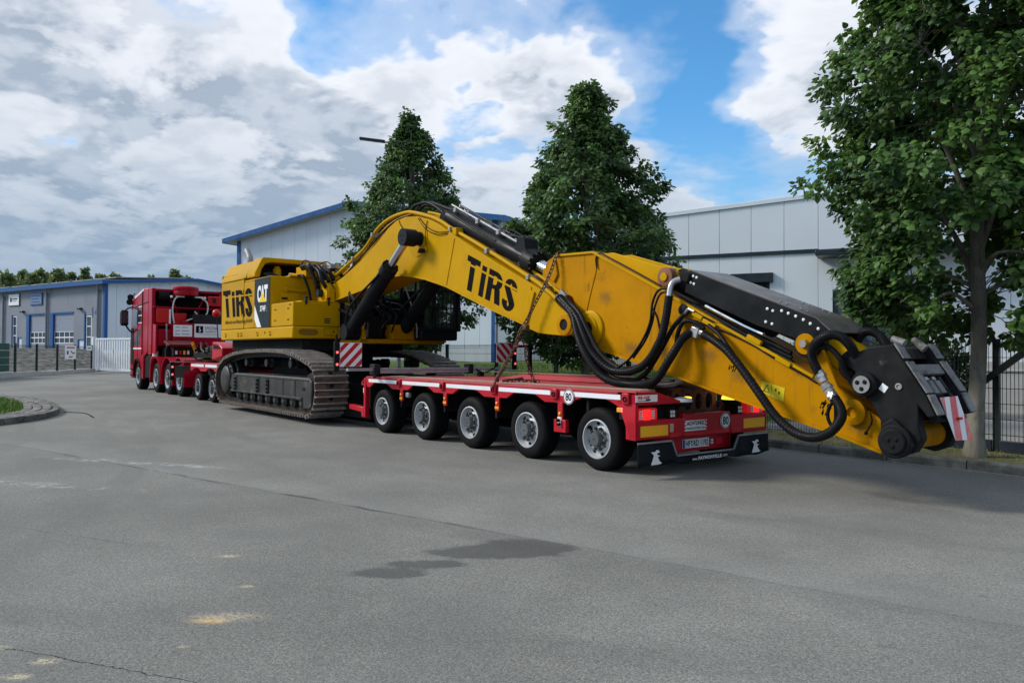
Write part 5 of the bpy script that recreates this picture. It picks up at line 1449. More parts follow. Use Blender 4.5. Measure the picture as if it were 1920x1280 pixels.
put_sub(text('plate_lettering', 'RD 1192', 0.075, (-0.1105, 1.325, 0.318), REAR, LETTER, tr, width=0.29, bold=0.02), p)
for z in (0.338, 0.298):
    q = MB(); q.lathe([(0.016, 0), (0.016, 0.002), (0.001, 0.002)], (-0.1115, 1.145, z), (1, 0, 0), 12); put_sub(q.build('plate_seal', BLUEPLATE if z > .3 else GREYMET, None), p)
q = MB(); q.box(-0.119, -0.105, 1.53, 1.57, 0.29, 0.315); q.box(-0.119, -0.105, 1.53, 1.57, 0.325, 0.35); q.build('plate_lamps', LENS, tr, kind='stuff')
q = MB(); q.box(-0.115, -0.108, 1.62, 1.76, 0.27, 0.36); q.build('red_marking_tape', SIGNRED, tr, sharp=0)
q = MB(); q.box(0.001, 0.004, 0.0, 0.37, 0.873, 0.955); p = q.build('maker_sticker', WHITE, tr, sharp=0)
put_sub(text('sticker_lettering', 'ES-GE', 0.036, (0.0055, 0.135, 0.925), REAR, SIGNRED, tr, width=0.20, bold=0.045), p)
q = MB(); q.box(0.0045, 0.0055, 0.03, 0.23, 0.884, 0.890); put_sub(q.build('sticker_line', LETTER, None, sharp=0), p)
q = MB(); q.box(0.0045, 0.0055, 0.17, 0.25, 0.890, 0.904); put_sub(q.build('sticker_line', LETTER, None, sharp=0), p)
# mud flap across the tail
FLAP = pm('mudflap_rubber', (0.010, 0.013, 0.015), 0.6, spec=0.1, var=0.3, vscale=4, dirt=0.5, dscale=3, dirtcol=(0.035, 0.038, 0.038), bump=0.1)
top = lambda y: 0.41 if y < 0.60 else (0.41 - (y - 0.60) / 0.09 * 0.185 if y < 0.69 else (0.225 if y < 1.80 else (0.225 + (y - 1.80) / 0.10 * 0.17 if y < 1.90 else 0.395)))
q = MB(); M = 64
for i in range(M + 1):
    y = 0.0 + (TW - 0.01) * i / M
    zt = top(y); zb = 0.125 + 0.012 * math.sin(y * 5.1) + 0.008 * math.sin(y * 13)
    for k in range(5):
        f = k / 4; z = zt + (zb - zt) * f
        q.v.append((0.03 + 0.035 * f * math.sin(y * 4.0 + 0.6) * (1 - 0.3 * f) + 0.02 * f, y + 0.05 * f * (y / TW - 0.5), z))
q.f = [(i * 5 + k, (i + 1) * 5 + k, (i + 1) * 5 + k + 1, i * 5 + k + 1) for i in range(M) for k in range(4)]
fl = q.build('mud_flap', FLAP, tr, sharp=0)
md = fl.modifiers.new('thick', 'SOLIDIFY'); md.thickness = 0.008
for p in fl.data.polygons:
    p.use_smooth = True
edge = [(0.0, 0.41), (0.60, 0.41), (0.69, 0.225), (1.80, 0.225), (1.90, 0.395), (TW - 0.02, 0.395)]
for a, b in zip(edge, edge[1:]):
    d = Vector((0, b[0] - a[0], b[1] - a[1])); L = d.length; d.normalize(); nn = Vector((0, -d.z, d.y))
    q = MB(); A = Vector((0.024, a[0], a[1])); B = Vector((0.024, b[0], b[1]))
    q.add([A, B, B - nn * 0.02, A - nn * 0.02, A + Vector((0.02, 0, 0)), B + Vector((0.02, 0, 0)), B - nn * 0.02 + Vector((0.02, 0, 0)), A - nn * 0.02 + Vector((0.02, 0, 0))],
              [(0, 1, 2, 3), (4, 5, 6, 7), (0, 1, 5, 4), (1, 2, 6, 5), (2, 3, 7, 6), (3, 0, 4, 7)]); put_sub(q.build('clamp_strip', ALU, None), fl)
put_sub(text('flap_lettering', 'FAYMONVILLE', 0.045, (0.068, 1.28, 0.160), REAR, LETTERW, tr, width=0.46, bold=0.05), fl)
put_sub(text('flap_lettering', 'www.', 0.026, (0.068, 0.985, 0.152), REAR, LETTERW, tr, width=0.10, bold=0.02), fl)
put_sub(text('flap_lettering', '.com', 0.026, (0.068, 1.575, 0.160), REAR, LETTERW, tr, width=0.10, bold=0.02), fl)
for y in (0.185, 2.145):
    q = MB()
    L1 = [(0, 0), (0.03, 0.06), (0.05, 0.11), (0.0, 0.15), (0.07, 0.15), (0.10, 0.17), (0.13, 0.165), (0.15, 0.14), (0.11, 0.135), (0.10, 0.115), (0.16, 0.10), (0.115, 0.09), (0.145, 0.04), (0.19, 0.01), (0.13, 0.0)]
    L2 = [(0, 0.155), (0.0, 0.06), (0.022, 0.10)]
    q.prism([(y + a, 0.145 + b) for a, b in L1], 0.071, 0.074, 'x'); put_sub(q.build('flap_emblem', LETTERW, None, sharp=0), fl)

# front end of the rear bogie
q = MB(); q.box(-6.76, -6.69, 0.0, 0.09, 0.24, 0.96); q.build('bogie_post', REDP, tr, bevel=0.008)
q = MB(); q.prism([(-6.76, 0.24), (-6.76, 0.42), (-7.35, 0.45), (-7.35, 0.36), (-6.86, 0.33), (-6.84, 0.24)], 0.0, 0.12, 'y'); q.build('coupling_arm', REDP, tr, bevel=0.008)
q = MB(); q.box(-6.90, -6.70, 0.12, TW - 0.12, 0.30, 0.93); q.build('bogie_front', UNDER, tr)
q = MB(); q.box(-7.15, -6.77, 0.2, 0.28, 0.60, 0.66); q.box(-7.1, -6.77, 0.18, 0.22, 0.75, 0.79); q.build('coupling_pipe', REDP, tr)
q = MB()
for k in range(4):
    q.tube([(-6.78, 0.15 + 0.06 * k, 0.86), (-7.0, 0.1 + 0.06 * k, 0.83 + 0.03 * k), (-7.15, 0.2 + 0.05 * k, 0.90), (-7.4, 0.3, 0.8)], 0.016, 6, 4)
q.build('air_lines', pm('red_air_line', (0.45, 0.01, 0.02), 0.35), tr, kind='stuff')
q = MB(); q.box(-6.98, -6.90, 0.10, 0.16, 0.67, 0.77); q.build('corner_reflector', WHITE, tr, bevel=0.01)
# low bed under the excavator
for y in (0.25, 0.75, 1.55, 2.05):
    q = MB(); q.box(-14.9, -6.95, y, y + 0.30, 0.17, 0.40); q.build('bed_beam', UNDER, tr)
q = MB(); q.prism([(-15.1, 0.45), (-14.9, 0.17), (-14.7, 0.17), (-14.7, 0.42), (-15.5, 1.0), (-15.5, 0.85)], 0.3, TW - 0.3, 'y'); q.build('bed_neck', REDP, tr)
q = MB(); q.box(-12, -7.2, 0.9, 1.7, 0.38, 0.75); q.build('bed_toolbox', UNDER, tr)
# front dolly with two axles
DX = (-16.0, -17.34)
for x in DX:
    clone_wheel(w0, x - HUBX[0], 0, tr); clone_wheel(w0, x - HUBX[0], TW - 0.40, tr, flip=True)
    q = MB(); q.cyl((x, 0.3, WR), (x, TW - 0.3, WR), 0.07, None, 10); q.build('axle', UNDER, tr)
da = [(-15.35, 1.08), (-15.35, 0.86)]
for h in DX:
    da += [(h + 0.42, 0.86), (h + 0.25, 0.93), (h, 0.955), (h - 0.25, 0.93), (h - 0.42, 0.86)]
da += [(-17.95, 0.86), (-17.95, 1.08)]
for y0, y1 in ((0.0, 0.05), (TW - 0.05, TW)):
    q = MB(); q.prism(da, y0, y1, 'y'); q.build('dolly_side_rail', REDP, tr, bevel=0.006)
for a, b in ((-17.85, -16.62), (-16.48, -15.42)):
    q = MB(); q.box(a, b, -0.004, -0.001, 0.985, 1.06); q.build('reflective_strip', WHITEREF, tr, sharp=0)
q = MB(); q.box(-17.9, -15.36, 0.05, TW - 0.05, 1.02, 1.085); q.build('dolly_deck', REDDECK, tr)
q = MB(); q.box(-17.9, -15.4, 0.5, TW - 0.5, 0.5, 1.02); q.build('dolly_frame', UNDER, tr)
# gooseneck
q = MB(); q.prism([(-15.15, 1.085), (-15.15, 1.38), (-16.3, 1.42), (-17.2, 1.40), (-19.0, 1.40), (-19.9, 1.38), (-19.9, 1.22), (-18.2, 1.22), (-17.2, 1.085)], 0.62, TW - 0.62, 'y'); q.build('gooseneck', UNDER, tr, bevel=0.02)
q = MB(); q.prism([(-15.15, 1.30), (-15.15, 1.52), (-15.45, 1.66), (-16.0, 1.70), (-16.05, 1.20)], 0.05, 0.45, 'y'); q.build('gooseneck_locker', REDP, tr, bevel=0.02)
q = MB(); q.prism([(-15.25, 1.50), (-15.5, 1.60), (-15.9, 1.63), (-15.9, 1.50)], 0.04, 0.049, 'y'); q.build('locker_window', UNDER, tr)
# transverse marker bar with the two wide-load boards
q = MB(); q.box(-6.36, -6.27, -0.55, 3.25, 1.10, 1.15); q.build('marker_bar', ALU, tr)
for z in (1.098, 1.150):
    q = MB(); q.box(-6.40, -6.25, 0.0, 2.30, z - 0.045, z + 0.002); q.build('bar_profile', ALU, tr, bevel=0.004)
q = MB(); q.box(-6.42, -6.23, -0.06, 0.06, 1.03, 1.22); q.build('bar_clamp', DARKSTEEL, tr, bevel=0.008)
q = MB(); q.box(-6.42, -6.23, 2.0, 2.1, 1.03, 1.22); q.build('bar_clamp', DARKSTEEL, tr, bevel=0.008)
q = MB(); q.box(-6.40, -6.28, 0.0, 0.10, 0.97, 1.05); q.build('bar_support', DARKSTEEL, tr)
q = MB(); q.box(-6.40, -6.28, 2.3, 2.4, 0.97, 1.05); q.build('bar_support', DARKSTEEL, tr)
q = MB()
q.tube([(-6.3, -0.02, 1.2), (-6.22, 0.02, 1.1), (-6.25, 0.1, 0.98)], 0.012, 6, 4); q.tube([(-6.3, 2.1, 1.18), (-6.2, 2.3, 1.05), (-6.25, 2.6, 1.12), (-6.3, 2.75, 1.25)], 0.012, 6, 4)
q.build('bar_cables', HOSE, tr, kind='stuff')


def hazard_board(parent, y0, y1, z0, z1, x, sgn, red=SIGNRED, n=5):
    """square board of slanting red and white stripes facing +X"""
    q = MB(); q.box(x - 0.012, x, y0, y1, z0, z1); b = q.build('wide_load_board', WHITE, parent, bevel=0.003)
    w = y1 - y0; h = z1 - z0; sw = w / 3.0
    for k in range(-3, 4):
        o = y0 + (k + 0.35) * sw * 1.42
        # stripe between two 45 degree lines, clipped to the board
        poly = [(o, z0), (o + sw * 0.71, z0), (o + sw * 0.71 + h, z1), (o + h, z1)] if sgn > 0 else [(o + h, z0), (o + sw * 0.71 + h, z0), (o + sw * 0.71, z1), (o, z1)]
        poly = clip(poly, y0 + 0.004, y1 - 0.004, z0 + 0.004, z1 - 0.004)
        if len(poly) > 2:
            q = MB(); q.prism(poly, x + 0.0005, x + 0.002, 'x'); put_sub(q.build('stripe', red, None, sharp=0), b)
    return b


def clip(poly, y0, y1, z0, z1):
    for ax, lim, keep in ((0, y0, 1), (0, y1, -1), (1, z0, 1), (1, z1, -1)):
        out = []
        for i in range(len(poly)):
            a, b = poly[i], poly[(i + 1) % len(poly)]
            ia, ib = keep * (a[ax] - lim) >= 0, keep * (b[ax] - lim) >= 0
            if ia:
                out.append(a)
            if ia != ib:
                t = (lim - a[ax]) / (b[ax] - a[ax]); out.append((a[0] + t * (b[0] - a[0]), a[1] + t * (b[1] - a[1])))
        poly = out
        if not poly:
            return []
    return poly


hazard_board(tr, -0.715, -0.295, 1.18, 1.60, -6.26, 1)
hazard_board(tr, 2.68, 3.08, 1.245, 1.645, -6.26, -1)
for y, s in ((-0.78, -1), (3.14, 1)):
    q = MB(); q.box(-6.30, -6.235, y - 0.045, y + 0.045, 1.10, 1.62); l = q.build('lamp_post', UNDER, tr, bevel=0.012)
    q = MB(); q.cyl((-6.27, y, 1.62), (-6.27, y, 1.74), 0.022, 0.018, 10); put_sub(q.build('lamp_post_tip', UNDER, None), l)
    for z in (1.22, 1.43):
        q = MB(); q.lathe([(0.024, 0), (0.024, 0.01), (0.012, 0.018), (0.002, 0.019)], (-6.235, y, z), (1, 0, 0), 14); put_sub(q.build('marker_lamp', LAMPPINK, None), l)
q = MB(); q.box(-6.33, -6.27, 3.55, 3.62, 0.9, 1.95); q.box(-6.33, -6.27, 3.1, 3.55, 1.55, 1.60); q.build('end_stake', DARKSTEEL, tr)

# perforated steel beams stowed in the tail, with a rubber mat over them
def perforated(x, y0, y1, z0, z1, n, t, mat, name, parent, hole=0.7):
    """upright plate facing +X with a row of tall oval holes"""
    q = MB(); w = (y1 - y0) / n; K = 24
    for i in range(n):
        c = y0 + w * (i + 0.5); zc = (z0 + z1) / 2; a = w * 0.33; b = (z1 - z0) * 0.5 * hole
        ring = []; rect = []
        for k in range(K):
            an = 2 * math.pi * k / K; dy, dz = math.cos(an), math.sin(an)
            ring.append((c + a * dy, zc + b * dz))
            s = min(w / 2 / max(1e-6, abs(dy)), (z1 - z0) / 2 / max(1e-6, abs(dz)))
            rect.append((c + s * dy, zc + s * dz))
        for xx in (x, x - t):
            o = len(q.v)
            q.v += [(xx, p[0], p[1]) for p in ring] + [(xx, p[0], p[1]) for p in rect]
            q.f += [(o + k, o + (k + 1) % K, o + K + (k + 1) % K, o + K + k) for k in range(K)]
        o = len(q.v); q.v += [(x, p[0], p[1]) for p in ring] + [(x - t, p[0], p[1]) for p in ring]
        q.f += [(o + k, o + (k + 1) % K, o + K + (k + 1) % K, o + K + k) for k in range(K)]
    q.box(x - t, x, y0 - 0.02, y1 + 0.02, z1, z1 + 0.03); q.box(x - t, x, y0 - 0.02, y1 + 0.02, z0 - 0.03, z0)
    return q.build(name, mat, parent)


bm_ = thing('perforated_beam', (-0.4, 1.45, 0.65), 'brown steel beam with oval holes stowed under the excavator stick', 'steel beam')
perforated(-0.26, 0.93, 2.0, 0.67, 0.98, 5, 0.03, RUST, 'front_plate', bm_)
perforated(-0.62, 0.93, 2.0, 0.67, 0.98, 5, 0.03, RUST, 'back_plate', bm_)
q = MB(); q.box(-0.65, -0.23, 0.90, 2.03, 0.635, 0.645); q.build('base_plate', RUST, bm_)
mt = MB()
for i in range(13):
    for k in range(5):
        y = 0.74 + 0.55 * i / 12; x = -0.7 + 0.16 * k
        mt.v.append((x, y, 1.045 + 0.05 * math.sin(i / 12 * 3.14) + (0.02 if k > 3 else 0) - 0.03 * (i / 12) ** 3))
mt.f = [(i * 5 + k, (i + 1) * 5 + k, (i + 1) * 5 + k + 1, i * 5 + k + 1) for i in range(12) for k in range(4)]
o = mt.build('rubber_mat', MAT_RUB, sharp=60); md = o.modifiers.new('thick', 'SOLIDIFY'); md.thickness = 0.03
tag(o, 'grey rubber mat draped over the brown steel beam at the tail', 'mat')

# clutter on the gooseneck: valve rows, hoses and a spare roll
q = MB(); rs_ = random.Random(21)
for k in range(14):
    y = rs_.uniform(0.5, 2.0); x = rs_.uniform(-19.2, -16.2)
    q.tube([(x - 0.5, y, 1.42), (x - 0.2, y + rs_.uniform(-.2, .2), 1.55 + rs_.uniform(0, .15)), (x + 0.2, y + rs_.uniform(-.2, .2), 1.5), (x + 0.5, y, 1.40)], rs_.choice((0.02, 0.03)), 6, 4)
q.build('gooseneck_hoses', HOSE, tr, kind='stuff')
for k in range(5):
    q = MB(); q.box(-18.6 + 0.5 * k, -18.3 + 0.5 * k, 0.60, 0.95, 1.40, 1.55 + 0.05 * (k % 2)); q.build('valve_unit', DARKSTEEL, tr, bevel=0.02)
q = MB(); q.cyl((-15.7, 0.75, 1.62), (-15.7, 1.2, 1.62), 0.20, None, 20); q.build('spare_roll', RUBBER, tr)

# ------------------------------------------------------------------ excavator
EC = 1.29
ex = thing('excavator', (-10.9, EC, 0.17), 'large yellow crawler excavator with black lettering, loaded on the red trailer', 'excavator')

# --- tracks
loop = [(-13.50, 0.18), (-8.30, 0.18), (-8.13, 0.24), (-7.97, 0.37), (-7.90, 0.63), (-7.93, 0.95), (-8.08, 1.13), (-8.50, 1.25), (-9.0, 1.36), (-9.6, 1.43), (-10.6, 1.45), (-11.8, 1.43), (-12.75, 1.37), (-13.4, 1.26), (-13.80, 1.10), (-14.02, 0.88), (-14.06, 0.62), (-13.98, 0.40), (-13.80, 0.24)]


def polyloop(P, step):
    P = [Vector((a, 0, b)) for a, b in P] + [Vector((P[0][0], 0, P[0][1]))]
    L = [0]
    for i in range(len(P) - 1):
        L.append(L[-1] + (P[i + 1] - P[i]).length)
    n = int(round(L[-1] / step)); res = []; k = 0
    for i in range(n):
        s = L[-1] * i / n
        while L[k + 1] < s:
            k += 1
        res.append(P[k].lerp(P[k + 1], (s - L[k]) / (L[k + 1] - L[k])))
    return res


shoe_pts = polyloop(loop, 0.262)
shoe_mesh = grouser_mesh = None
for side, y0 in (('near', -0.45), ('far', 2 * EC + 0.45 - 0.70)):
    yc = y0 + 0.35
    q = MB()
    fr = [(-12.95, 0.86), (-12.7, 0.92), (-8.35, 0.92), (-8.18, 0.85), (-8.18, 0.36), (-8.32, 0.30), (-8.6, 0.30), (-8.6, 0.44), (-12.9, 0.50), (-13.1, 0.62)]
    q.prism(fr, y0 + 0.05, y0 + 0.62, 'y')
    tf = q.build('track_frame', TRACKST, ex, bevel=0.025)
    q = MB(); q.box(-12.95, -8.62, y0 + 0.02, y0 + 0.05, 0.475, 0.515); q.box(-12.9, -8.3, y0 + 0.035, y0 + 0.05, 0.86, 0.885); put_sub(q.build('frame_rib', TRACKST, None, bevel=0.006), tf)
    for x in (-12.55, -11.05, -10.55, -9.65, -9.0):
        q = MB(); q.box(x - 0.012, x + 0.012, y0 + 0.04, y0 + 0.05, 0.52, 0.86); put_sub(q.build('weld_seam', TRACKST, None), tf)
    for x in (-12.62, -11.12, -10.50):
        q = MB(); q.box(x - 0.05, x + 0.05, y0 + 0.025, y0 + 0.05, 0.50, 0.83)
        for k in range(4):
            q.cyl((x, y0 + 0.025, 0.54 + 0.083 * k), (x, y0 - 0.01, 0.54 + 0.083 * k), 0.028, 0.024, 6)
        put_sub(q.build('bolt_plate', DARKSTEEL, None), tf)
    for (x, w) in ((-11.25, 0.10), (-8.55, 0.14)):
        q = MB(); q.box(x - w / 2, x + w / 2, y0 + 0.045, y0 + 0.0495, 0.66, 0.72); put_sub(q.build('frame_slot', UNDER, None), tf)
    # final drive and sprocket
    q = MB(); q.lathe([(0.40, 0.12), (0.40, 0.07), (0.34, 0.05), (0.33, 0.0), (0.28, -0.03), (0.10, -0.035), (0.01, -0.035)], (-13.42, y0 + 0.05, 0.74), (0, 1, 0), 30, caps=False)
    for k in range(14):
        a = 2 * math.pi * k / 14; q.cyl((-13.42 + 0.365 * math.cos(a), y0 + 0.11, 0.74 + 0.365 * math.sin(a)), (-13.42 + 0.365 * math.cos(a), y0 + 0.08, 0.74 + 0.365 * math.sin(a)), 0.02, None, 6)
    put_sub(q.build('final_drive', TRACKST, None, sharp=40), tf)
    q = MB(); q.cyl((-13.42, y0 + 0.22, 0.78), (-13.42, y0 + 0.50, 0.78), 0.48, None, 26); put_sub(q.build('sprocket', DARKSTEEL, None), tf)
    q = MB(); q.cyl((-8.42, y0 + 0.16, 0.62), (-8.42, y0 + 0.54, 0.62), 0.40, None, 28); put_sub(q.build('idler', DARKSTEEL, None), tf)
    for k in range(9):
        x = -12.6 + 0.475 * k
        q = MB(); q.lathe([(0.02, -0.01), (0.07, -0.01), (0.09, 0.01), (0.13, 0.03), (0.13, 0.5), (0.02, 0.5)], (x, y0 + 0.09, 0.40), (0, 1, 0), 16); put_sub(q.build('bottom_roller', TRACKST, None), tf)
    for x in (-12.2, -10.9, -9.5):
        q = MB(); q.lathe([(0.02, 0.0), (0.085, 0.0), (0.09, 0.05), (0.06, 0.07), (0.06, 0.12), (0.10, 0.14), (0.10, 0.32), (0.02, 0.34)], (x, y0 + 0.14, 1.18), (0, 1, 0), 16); put_sub(q.build('carrier_roller', DARKSTEEL, None), tf)
    # link chain behind the shoes
    inner = []
    P = polyloop(loop, 0.131); n = len(P)
    q = MB()
    for yy in (y0 + 0.18, y0 + 0.42):
        o = len(q.v)
        for i in range(n):
            t = (P[(i + 1) % n] - P[i - 1]).normalized(); nn = Vector((-t.z, 0, t.x)); c = P[i]
            i0 = c + nn * 0.035; i1 = c + nn * (0.115 if i % 2 else 0.13)
            for pt, y in ((i0, yy), (i0, yy + 0.10), (i1, yy + 0.10), (i1, yy)):
                q.v.append((pt.x, y, pt.z))
        for i in range(n):
            j = (i + 1) % n
            for k in range(4):
                q.f.append((o + i * 4 + k, o + i * 4 + (k + 1) % 4, o + j * 4 + (k + 1) % 4, o + j * 4 + k))
    put_sub(q.build('link_chain', DARKSTEEL, None, sharp=20, kind='stuff'), tf)
    n = len(shoe_pts)
    for i in range(n):
        t = (shoe_pts[(i + 1) % n] - shoe_pts[i - 1]).normalized()
        ang = -math.atan2(t.z, t.x)
        c = shoe_pts[i]
        if shoe_mesh is None:
            q = MB()                              # loop runs anticlockwise seen from -Y, so the outside is local -Z
            q.prism([(-0.128, 0.030), (0.128, 0.030), (0.134, 0.012), (0.105, 0.0), (-0.105, 0.0), (-0.134, 0.012)], -0.35, 0.35, 'y')
            for yy in (-0.10, 0.10):
                for xx in (-0.035, 0.035):
                    q.cyl((xx, yy, 0.0), (xx, yy, -0.022), 0.020, 0.017, 6)
            o = q.build('track_shoe', SHOE, None, bevel=0.0); shoe_mesh = o.data; so = ORG[o.name].copy()
            shoe_mesh.transform(Matrix.Translation(so)); bpy.data.objects.remove(o)
            q = MB()
            for xx in (-0.082, 0.060):
                q.prism([(xx - 0.013, 0.002), (xx + 0.013, 0.002), (xx + 0.009, -0.052), (xx - 0.009, -0.052)], -0.35, 0.35, 'y')
            o = q.build('grouser', GROUSER, None); grouser_mesh = o.data; so = ORG[o.name].copy()
            grouser_mesh.transform(Matrix.Translation(so)); bpy.data.objects.remove(o)
            q = MB(); q.lathe([(0.045, 0.0), (0.045, 0.003), (0.001, 0.003)], (0, 0, -0.0005), (0, 0, -1), 14)
            o = q.build('shoe_hole', UNDER, None); hole_mesh = o.data; so = ORG[o.name].copy(); hole_mesh.transform(Matrix.Translation(so)); bpy.data.objects.remove(o)
        s = bpy.data.objects.new('track_shoe', shoe_mesh); col.objects.link(s)
        s.parent = tf; s.location = Vector((c.x, yc, c.z)) - ORG[tf.name]; s.rotation_euler = (0, ang, 0)
        g = bpy.data.objects.new('grouser', grouser_mesh); col.objects.link(g); g.parent = tf; g.location = s.location; g.rotation_euler = s.rotation_euler
        if -8.6 < c.x:
            h = bpy.data.objects.new('shoe_hole', hole_mesh); col.objects.link(h); h.parent = tf; h.location = s.location; h.rotation_euler = s.rotation_euler
# centre frame and slew ring
q = MB(); q.prism([(-12.7, 0.55), (-12.2, 0.75), (-11.6, 1.25), (-10.2, 1.25), (-9.6, 0.75), (-9.1, 0.55), (-9.1, 0.45), (-12.7, 0.45)], 0.25, 2.33, 'y'); q.build('centre_frame', UNDER, ex)
q = MB(); q.cyl((-10.9, EC, 1.2), (-10.9, EC, 1.72), 0.95, None, 40); q.build('slew_ring', UNDER, ex)
q = MB(); q.box(-14.3, -9.75, 0.05, 2.53, 1.47, 1.73); q.build('belly_plate', UNDER, ex)

# --- revolving frame, counterweight and housings
NY = -0.20
foot = [(-9.65, NY), (-14.42, NY), (-14.74, -0.02), (-15.1, 0.5), (-15.25, EC), (-15.1, 2.08), (-14.74, 2.60), (-14.42, 2.78), (-9.9, 2.78), (-9.9, 1.95), (-8.35, 1.95), (-8.35, 1.45), (-9.0, 1.45), (-9.0, 0.92), (-9.65, 0.92)]
q = MB(); q.prism(foot[:-5] + [(-9.9, 0.92), (-9.65, 0.92)], 1.72, 1.985, 'z'); fr = q.build('revolving_frame', YELLOW, ex, bevel=0.03)
q = MB(); q.box(-9.9, -8.35, 0.93, 2.80, 1.62, 1.71); q.build('front_platform', YELLOW_WORN, ex, bevel=0.01)
q = MB(); q.box(-8.95, -8.32, 1.46, 2.0, 1.712, 2.02); q.build('step_box', YELLOW_WORN, ex, bevel=0.015)
q = MB(); q.box(-8.319, -8.314, 1.86, 1.95, 1.90, 1.97); q.build('step_slot', UNDER, ex)
# frame details on the near side: brackets, bolts, hatch outlines
for x in (-14.05, -13.1, -12.88, -11.75, -10.95):
    q = MB(); q.box(x - 0.045, x + 0.045, NY - 0.012, NY + 0.004, 1.80, 1.90); b = q.build('frame_bracket', YELLOW, ex, bevel=0.008)
    q = MB(); q.cyl((x - 0.015, NY - 0.012, 1.88), (x - 0.015, NY - 0.024, 1.88), 0.014, None, 8); q.cyl((x + 0.02, NY - 0.012, 1.815), (x + 0.02, NY - 0.024, 1.815), 0.014, None, 8); put_sub(q.build('bolts', DARKSTEEL, None, kind='stuff'), b)
q = MB(); q.lathe([(0.03, 0), (0.03, 0.003), (0.001, 0.003)], (-11.28, NY - 0.0005, 1.87), (0, -1, 0), 14); q.build('frame_hole', UNDER, ex)


def groove(parent, pts, ax, r=0.007, mat=UNDER, name='panel_gap'):
    q = MB(); q.tube(pts, r, 4, 1); return q.build(name, mat, parent, sharp=0)


q = MB(); q.prism([(-0.075, 1.865), (-0.055, 1.83), (0.0, 1.80), (0.30, 1.80), (0.355, 1.83), (0.375, 1.865), (0.355, 1.90), (0.30, 1.93), (0.0, 1.93), (-0.055, 1.90)], -9.652, -9.640, 'x'); q.build('step_opening', pm('dark_yellow_recess', (0.20, 0.10, 0.008), 0.6, var=0.2), ex)
groove(ex, [(-9.648, 0.51, 1.955), (-9.648, 0.84, 1.955), (-9.648, 0.84, 1.80), (-9.648, 0.51, 1.80), (-9.648, 0.51, 1.955)], 'x', 0.004)
q = MB(); q.lathe([(0.02, 0), (0.02, 0.003), (0.001, 0.003)], (-9.649, 0.74, 1.88), (1, 0, 0), 12); q.build('frame_hole', UNDER, ex)
# lower tool box at the front
q = MB(); q.box(-10.93, -9.66, NY + 0.01, 0.90, 1.99, 2.51); q.build('tool_box', YELLOW, ex, bevel=0.02)
q = MB(); q.box(-10.5, -9.68, 0.0, 0.88, 2.512, 2.54); q.build('tool_box_lid', YELLOW, ex, bevel=0.01)
for y in (0.10, 0.62):
    q = MB(); q.box(-9.70, -9.64, y - 0.025, y + 0.025, 2.46, 2.60); q.cyl((-9.66, y, 2.60), (-9.66, y, 2.63), 0.045, None, 10); q.build('lid_latch', DARKSTEEL, ex, bevel=0.006)
for z in (2.075, 2.115, 2.155):
    q = MB(); q.box(-9.664, -9.657, 0.52, 0.66, z - 0.012, z + 0.012); q.build('vent_slot', UNDER, ex, bevel=0.004)
for x, z in ((-10.7, 2.37), (-10.7, 2.13), (-9.95, 2.37), (-9.95, 2.13), (-9.85, 2.45)):
    q = MB(); q.cyl((x, NY + 0.012, z), (x, NY, z), 0.014, None, 8); q.cyl((x + 0.06, NY + 0.012, z), (x + 0.06, NY, z), 0.014, None, 8); q.build('bolt_pair', DARKSTEEL, ex, kind='stuff')
# fuel tank block with the set-back front
q = MB(); q.box(-12.0, -10.98, NY + 0.005, 0.95, 1.99, 3.16); q.build('tank_housing', YELLOW, ex, bevel=0.02)
q = MB(); q.box(-11.9, -10.94, 0.25, 0.93, 3.162, 3.19); q.build('tank_lid', YELLOW, ex, bevel=0.008)
q = MB(); q.tube([(-10.97, 0.17, 2.86), (-10.90, 0.17, 2.86), (-10.90, 0.62, 2.84), (-10.97, 0.62, 2.84)], 0.02, 8, 1); q.build('grab_handle', YELLOW, ex)
for y in (0.17, 0.62):
    q = MB(); q.box(-10.975, -10.93, y - 0.05, y + 0.05, 2.80, 2.92); q.build('handle_bracket', YELLOW, ex, bevel=0.01)
q = MB(); q.box(-10.975, -10.955, 0.02, 0.5, 2.52, 2.79); q.build('tank_step_plate', YELLOW, ex, bevel=0.006)
q = MB(); q.box(-10.956, -10.952, 0.06, 0.20, 2.63, 2.68); q.build('step_slot', UNDER, ex)
# black panel with the maker's letters
q = MB(); q.prism([(-11.97, 3.14), (-10.985, 3.145), (-10.985, 2.0), (-11.50, 2.0), (-11.97, 2.55)], NY - 0.004, NY + 0.004, 'y'); q.build('maker_panel', pm('maker_panel_black', (0.010, 0.014, 0.017), 0.4, spec=0.15), ex)
q = MB(); q.prism([(-11.965, 2.53), (-11.52, 2.0), (-11.78, 2.0), (-11.965, 2.20)], NY - 0.0045, NY + 0.004, 'y'); q.build('white_wedge', LETTERW, ex, sharp=0)
text('maker_lettering', 'CAT', 0.40, (-11.45, NY - 0.006, 2.775), SIDE, LETTERW, ex, width=0.66, bold=0.055)
q = MB(); q.prism([(-11.66, 2.585), (-11.20, 2.575), (-11.43, 2.80)], NY - 0.010, NY - 0.0075, 'y'); q.build('maker_triangle', pm('maker_yellow', (0.80, 0.52, 0.01), 0.4), ex, sharp=0)
text('model_lettering', '374F', 0.135, (-11.42, NY - 0.006, 2.43), SIDE, LETTERW, ex, width=0.36, bold=0.03)
text('model_lettering', 'L', 0.10, (-11.17, NY - 0.006, 2.41), SIDE, pm('grey_letter', (0.25, 0.26, 0.27), 0.5), ex, width=0.05)
